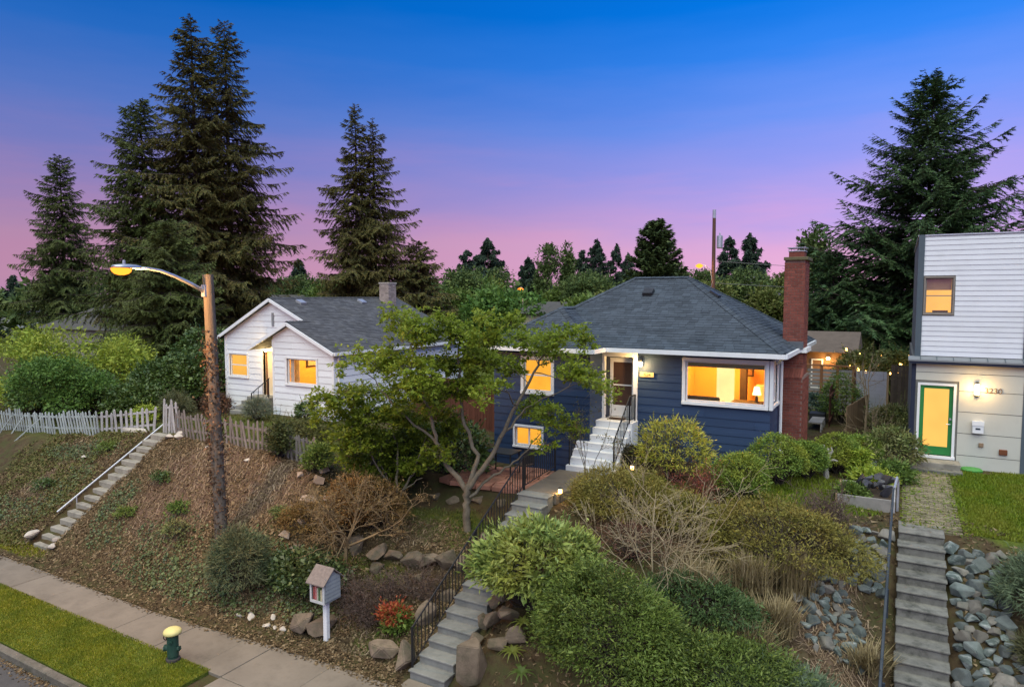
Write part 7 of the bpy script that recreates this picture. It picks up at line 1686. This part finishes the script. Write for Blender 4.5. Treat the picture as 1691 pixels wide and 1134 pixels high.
twiggy('red_stem_shrub', 'thin red-stemmed shrub between the round bush and pieris', -4.35, 17.4, 1.0, .7, M('red_stem', (.16, .05, .045), .8, .2, 5, island=.3), 257, 16, 3, 4, .010, leaf=ML('red_bud', [(.18, .05, .03), (.28, .08, .04)], .15), leafn=1, leafsize=(.06, .03), rtop=.004)
shrub('red_brush', 'dull red-brown twiggy growth left of the pale bare shrub', -5.2, 14.6, (.8, .5, .5), ML('dull_red_leaf', [(.09, .04, .03), (.14, .065, .045), (.18, .09, .06)], .12), 258, 260, 10, .10, .08, .012, spread=1.0)
# weeds, grasses and plants around the bed and side yard
WEED = ML('weed_leaf', [(0.075, 0.105, 0.03), (0.12, 0.165, 0.045), (0.195, 0.21, 0.075)], .2, (0.225, 0.18, 0.09), 1.5, .6)
for i, (x, y, rx, rz, m_, lab) in enumerate([(-.1, 23.2, .9, .7, WEED, 'tall brown-green weeds beside the modern house corner'), (.02, 21.6, .45, .35, LEAF_MID, 'bright green leafy plant left of the paver path'), (-.55, 20.9, .5, .3, LEAF_YEL, 'low yellow-green plant behind the raised bed'), (-.85, 21.3, .2, .55, LEAF_YEL, 'small plant growing in the front bucket'),
        (-.95, 19.3, .35, .25, LEAF_MID, 'low green seedlings in the raised bed corner'), (-1.9, 29.6, .85, 1.0, LEAF_MID, 'bushy green shrub before the metal screen'), (-2.9, 30.9, .7, .5, ML('kale_leaf', [(.05, .09, .07), (.08, .12, .09)], .2), 'blue-green leafy plants below the slat fence'), (-.2, 29.5, .9, .5, WEED, 'dark weeds along the side yard path'), (.0, 25.6, .7, .45, WEED, 'weeds at the foot of the modern house wall')]):
    shrub('garden_plant', lab, x, y, (rx, rx * .8, rz), m_, 260 + i, int(260 * rx) + 60, 12, .09, .10, .035, cat='plant', nstem=3)
SL2 = ML('lit_garden_leaf', [(.06, .08, .02), (.10, .12, .03), (.14, .14, .05)], .3)
for i, (x, y, rz, lab) in enumerate([(-1.6, 35.2, 1.3, 'leafy shrub lit by string lights behind the metal screen'), (-.2, 36.2, 1.4, 'leafy shrub lit by string lights behind the dark fence'), (1.2, 37, 1.5, 'leafy shrub under the big spruce with string lights'), (-2.2, 42, 1.6, 'pale leafy shrub behind the garden cottage')]):
    shrub('lit_shrub', lab, x, y, (1.1, .8, rz), SL2, 275 + i, 300, 12, .14, .14, .07, zc=.9)
shrub('rosemary_bush', 'feathery grey-green bush at the right edge above the quarry rocks', 2.75, 16.4, (.95, 1.0, .75), JUN, 280, 700, 14, .10, .16, .014, spread=.6, zc=.6)
shrub('rosemary_bush', 'olive feathery bush spilling over the quarry rocks at the right edge', 2.75, 15.1, (.75, .6, .5), ML('olive_feather', [(.05, .055, .025), (.09, .095, .04), (.14, .13, .06)], .15), 281, 420, 13, .10, .16, .012, spread=.7, zc=.6)
def tussock(label, x, y, H, n, mat, seed, w=.012, spread=.45):
    rg = np.random.default_rng(seed); zg = z1(x, y); a = rg.uniform(0, 2 * np.pi, n); lean = rg.uniform(0, spread, n) * H; h = H * rg.uniform(.6, 1.1, n)
    b_ = np.stack([x + rg.normal(0, .14, n), y + rg.normal(0, .10, n), np.full(n, zg)], 1); tip = b_ + np.stack([np.cos(a) * lean, np.sin(a) * lean, h], 1); mid = (b_ + tip) / 2; mid[:, 2] += .08 * h
    s = np.stack([-np.sin(a), np.cos(a), 0 * a], 1) * w
    V = np.stack([b_ - s, b_ + s, mid + s, mid - s, tip], 1).reshape(-1, 3); i = np.arange(n)[:, None] * 5
    F4 = np.concatenate([i + np.array([[0, 1, 2, 3]]), i + np.array([[3, 2, 4, 4]])], 0)
    me = bpy.data.meshes.new('ornamental_grass'); me.from_pydata(V.tolist(), [], [tuple(dict.fromkeys(f)) for f in F4.tolist()]); me.materials.append(mat)
    return tag(link('ornamental_grass', me), label, 'grass', 'dry grass tussocks')
DRYG = ML('dry_tussock', [(.19, .145, .07), (.28, .22, .115), (.38, .31, .18)], .2, rough=.8)
tussock('upright dry beige grass tussock among the olive-gold mound', -1.75, 15.2, 1.0, 500, DRYG, 290); tussock('dry grass tussock right of the pale bare shrub', -2.55, 14.7, .8, 400, DRYG, 291, spread=.8)
tussock('grey dry grass tussock by the left quarry rocks', -1.95, 14.1, .7, 400, DRYG, 292, spread=.9); tussock('short dry grass tussock at the steel handrail', -.35, 14.3, .5, 350, DRYG, 293, spread=1.2)
tussock('tangled dry grass under the pale bare shrub', -3.5, 14.1, .7, 500, DRYG, 294, spread=1.2); tussock('dry grass tussock left of the feathery juniper', -2.3, 13.2, .7, 400, DRYG, 295, spread=1.0)
def fern(label, x, y, z, n, L, mat, seed):
    rg = np.random.default_rng(seed); T_ = thing('strap_plant', label, 'plant', (x, y, z), 'strap-leaved plants by the stone wall')
    for i in range(n):
        a = 2 * math.pi * i / n + rg.uniform(-.2, .2); d = Vector((math.cos(a), math.sin(a), 0)); s = Vector((-d.y, d.x, 0)); l_ = L * rg.uniform(.7, 1.1); vs = []; w_ = .035
        for t in (0, .35, .7, 1): c = Vector((x, y, z)) + d * l_ * t + Vector((0, 0, l_ * (.9 * t - 1.0 * t * t))); ww = w_ * (1 - t) * (1.2 if t > 0 else .8) + .002; vs += [c - s * ww, c + s * ww]
        MB().add(vs, [(0, 1, 3, 2), (2, 3, 5, 4), (4, 5, 7, 6)]).build('leaf', mat, T_, fix=False)
YUC = ML('strap_leaf', [(.09, .11, .02), (.14, .16, .03), (.07, .09, .02)], .25)
fern('yellow-green strap-leaved plant beside the large tan boulder', -6.5, 11.45, .95, 14, .36, YUC, 301); fern('strap-leaved plant at the bottom edge under the evergreen mass', -6.1, 11.1, .8, 12, .36, ML('strap_leaf_green', [(.05, .08, .02), (.09, .13, .03)], .25), 302); fern('small strap-leaved plant hanging on the stone wall', -6.5, 11.9, 1.35, 10, .4, YUC, 303)
for i, (x, y, r_, lab) in enumerate([(-18.9, 12.7, .30, 'green weed clump on the bare bank left of the utility pole'), (-18.2, 12.2, .34, 'wider green weed clump lower on the bank left of the pole'), (-20.8, 13.5, .26, 'small weed clump near the middle of the far stairs'), (-20.9, 12.3, .22, 'tiny yellowish weed clump beside the lower far stairs'), (-15.0, 13.2, .26, 'dark weed clump right of the utility pole'), (-26.2, 12.6, .34, 'weed clump on the mossy bank left of the far stairs'), (-25.3, 14.3, .3, 'weed clump just under the white picket fence')]):
    shrub('bank_weed', lab, x, y, (r_ * 1.3, r_, r_ * .7), (LEAF_MID, WEED, LAUREL)[i % 3], 320 + i, 60, 10, .07, .07, .035, cat='plant', group='weeds on the bank', nstem=2)
# dry vine on the utility pole
rg = np.random.default_rng(310); n = 1700; t = rg.beta(1.4, 1.2, n); a = rg.uniform(0, 2 * np.pi, n); bulge = .06 * rg.exponential(1, n) + .12 * np.exp(-((t - .62) / .06) ** 2) * rg.uniform(0, 1.4, n)
rr = .168 - .03 * t + bulge; ct = np.stack([-16.27 - .06 * t + np.cos(a) * rr, 12.25 - .15 * t + np.sin(a) * rr, .9 + 6.2 * t], 1)
o = foliage('climbing_vine', ct, rg.normal(0, 1, (n, 3)) - np.array([0, 0, .6]), np.stack([np.cos(a), np.sin(a), 0 * a], 1) + rg.normal(0, .5, (n, 3)), .09 * rg.uniform(.5, 1.3, n), .06 * rg.uniform(.5, 1.3, n), ML('dry_vine_leaf', [(.05, .036, .026), (.09, .06, .04), (.14, .085, .05), (.22, .11, .06)], .2), None)
tag(o, 'dry brown vine climbing the wooden utility pole', 'vine')
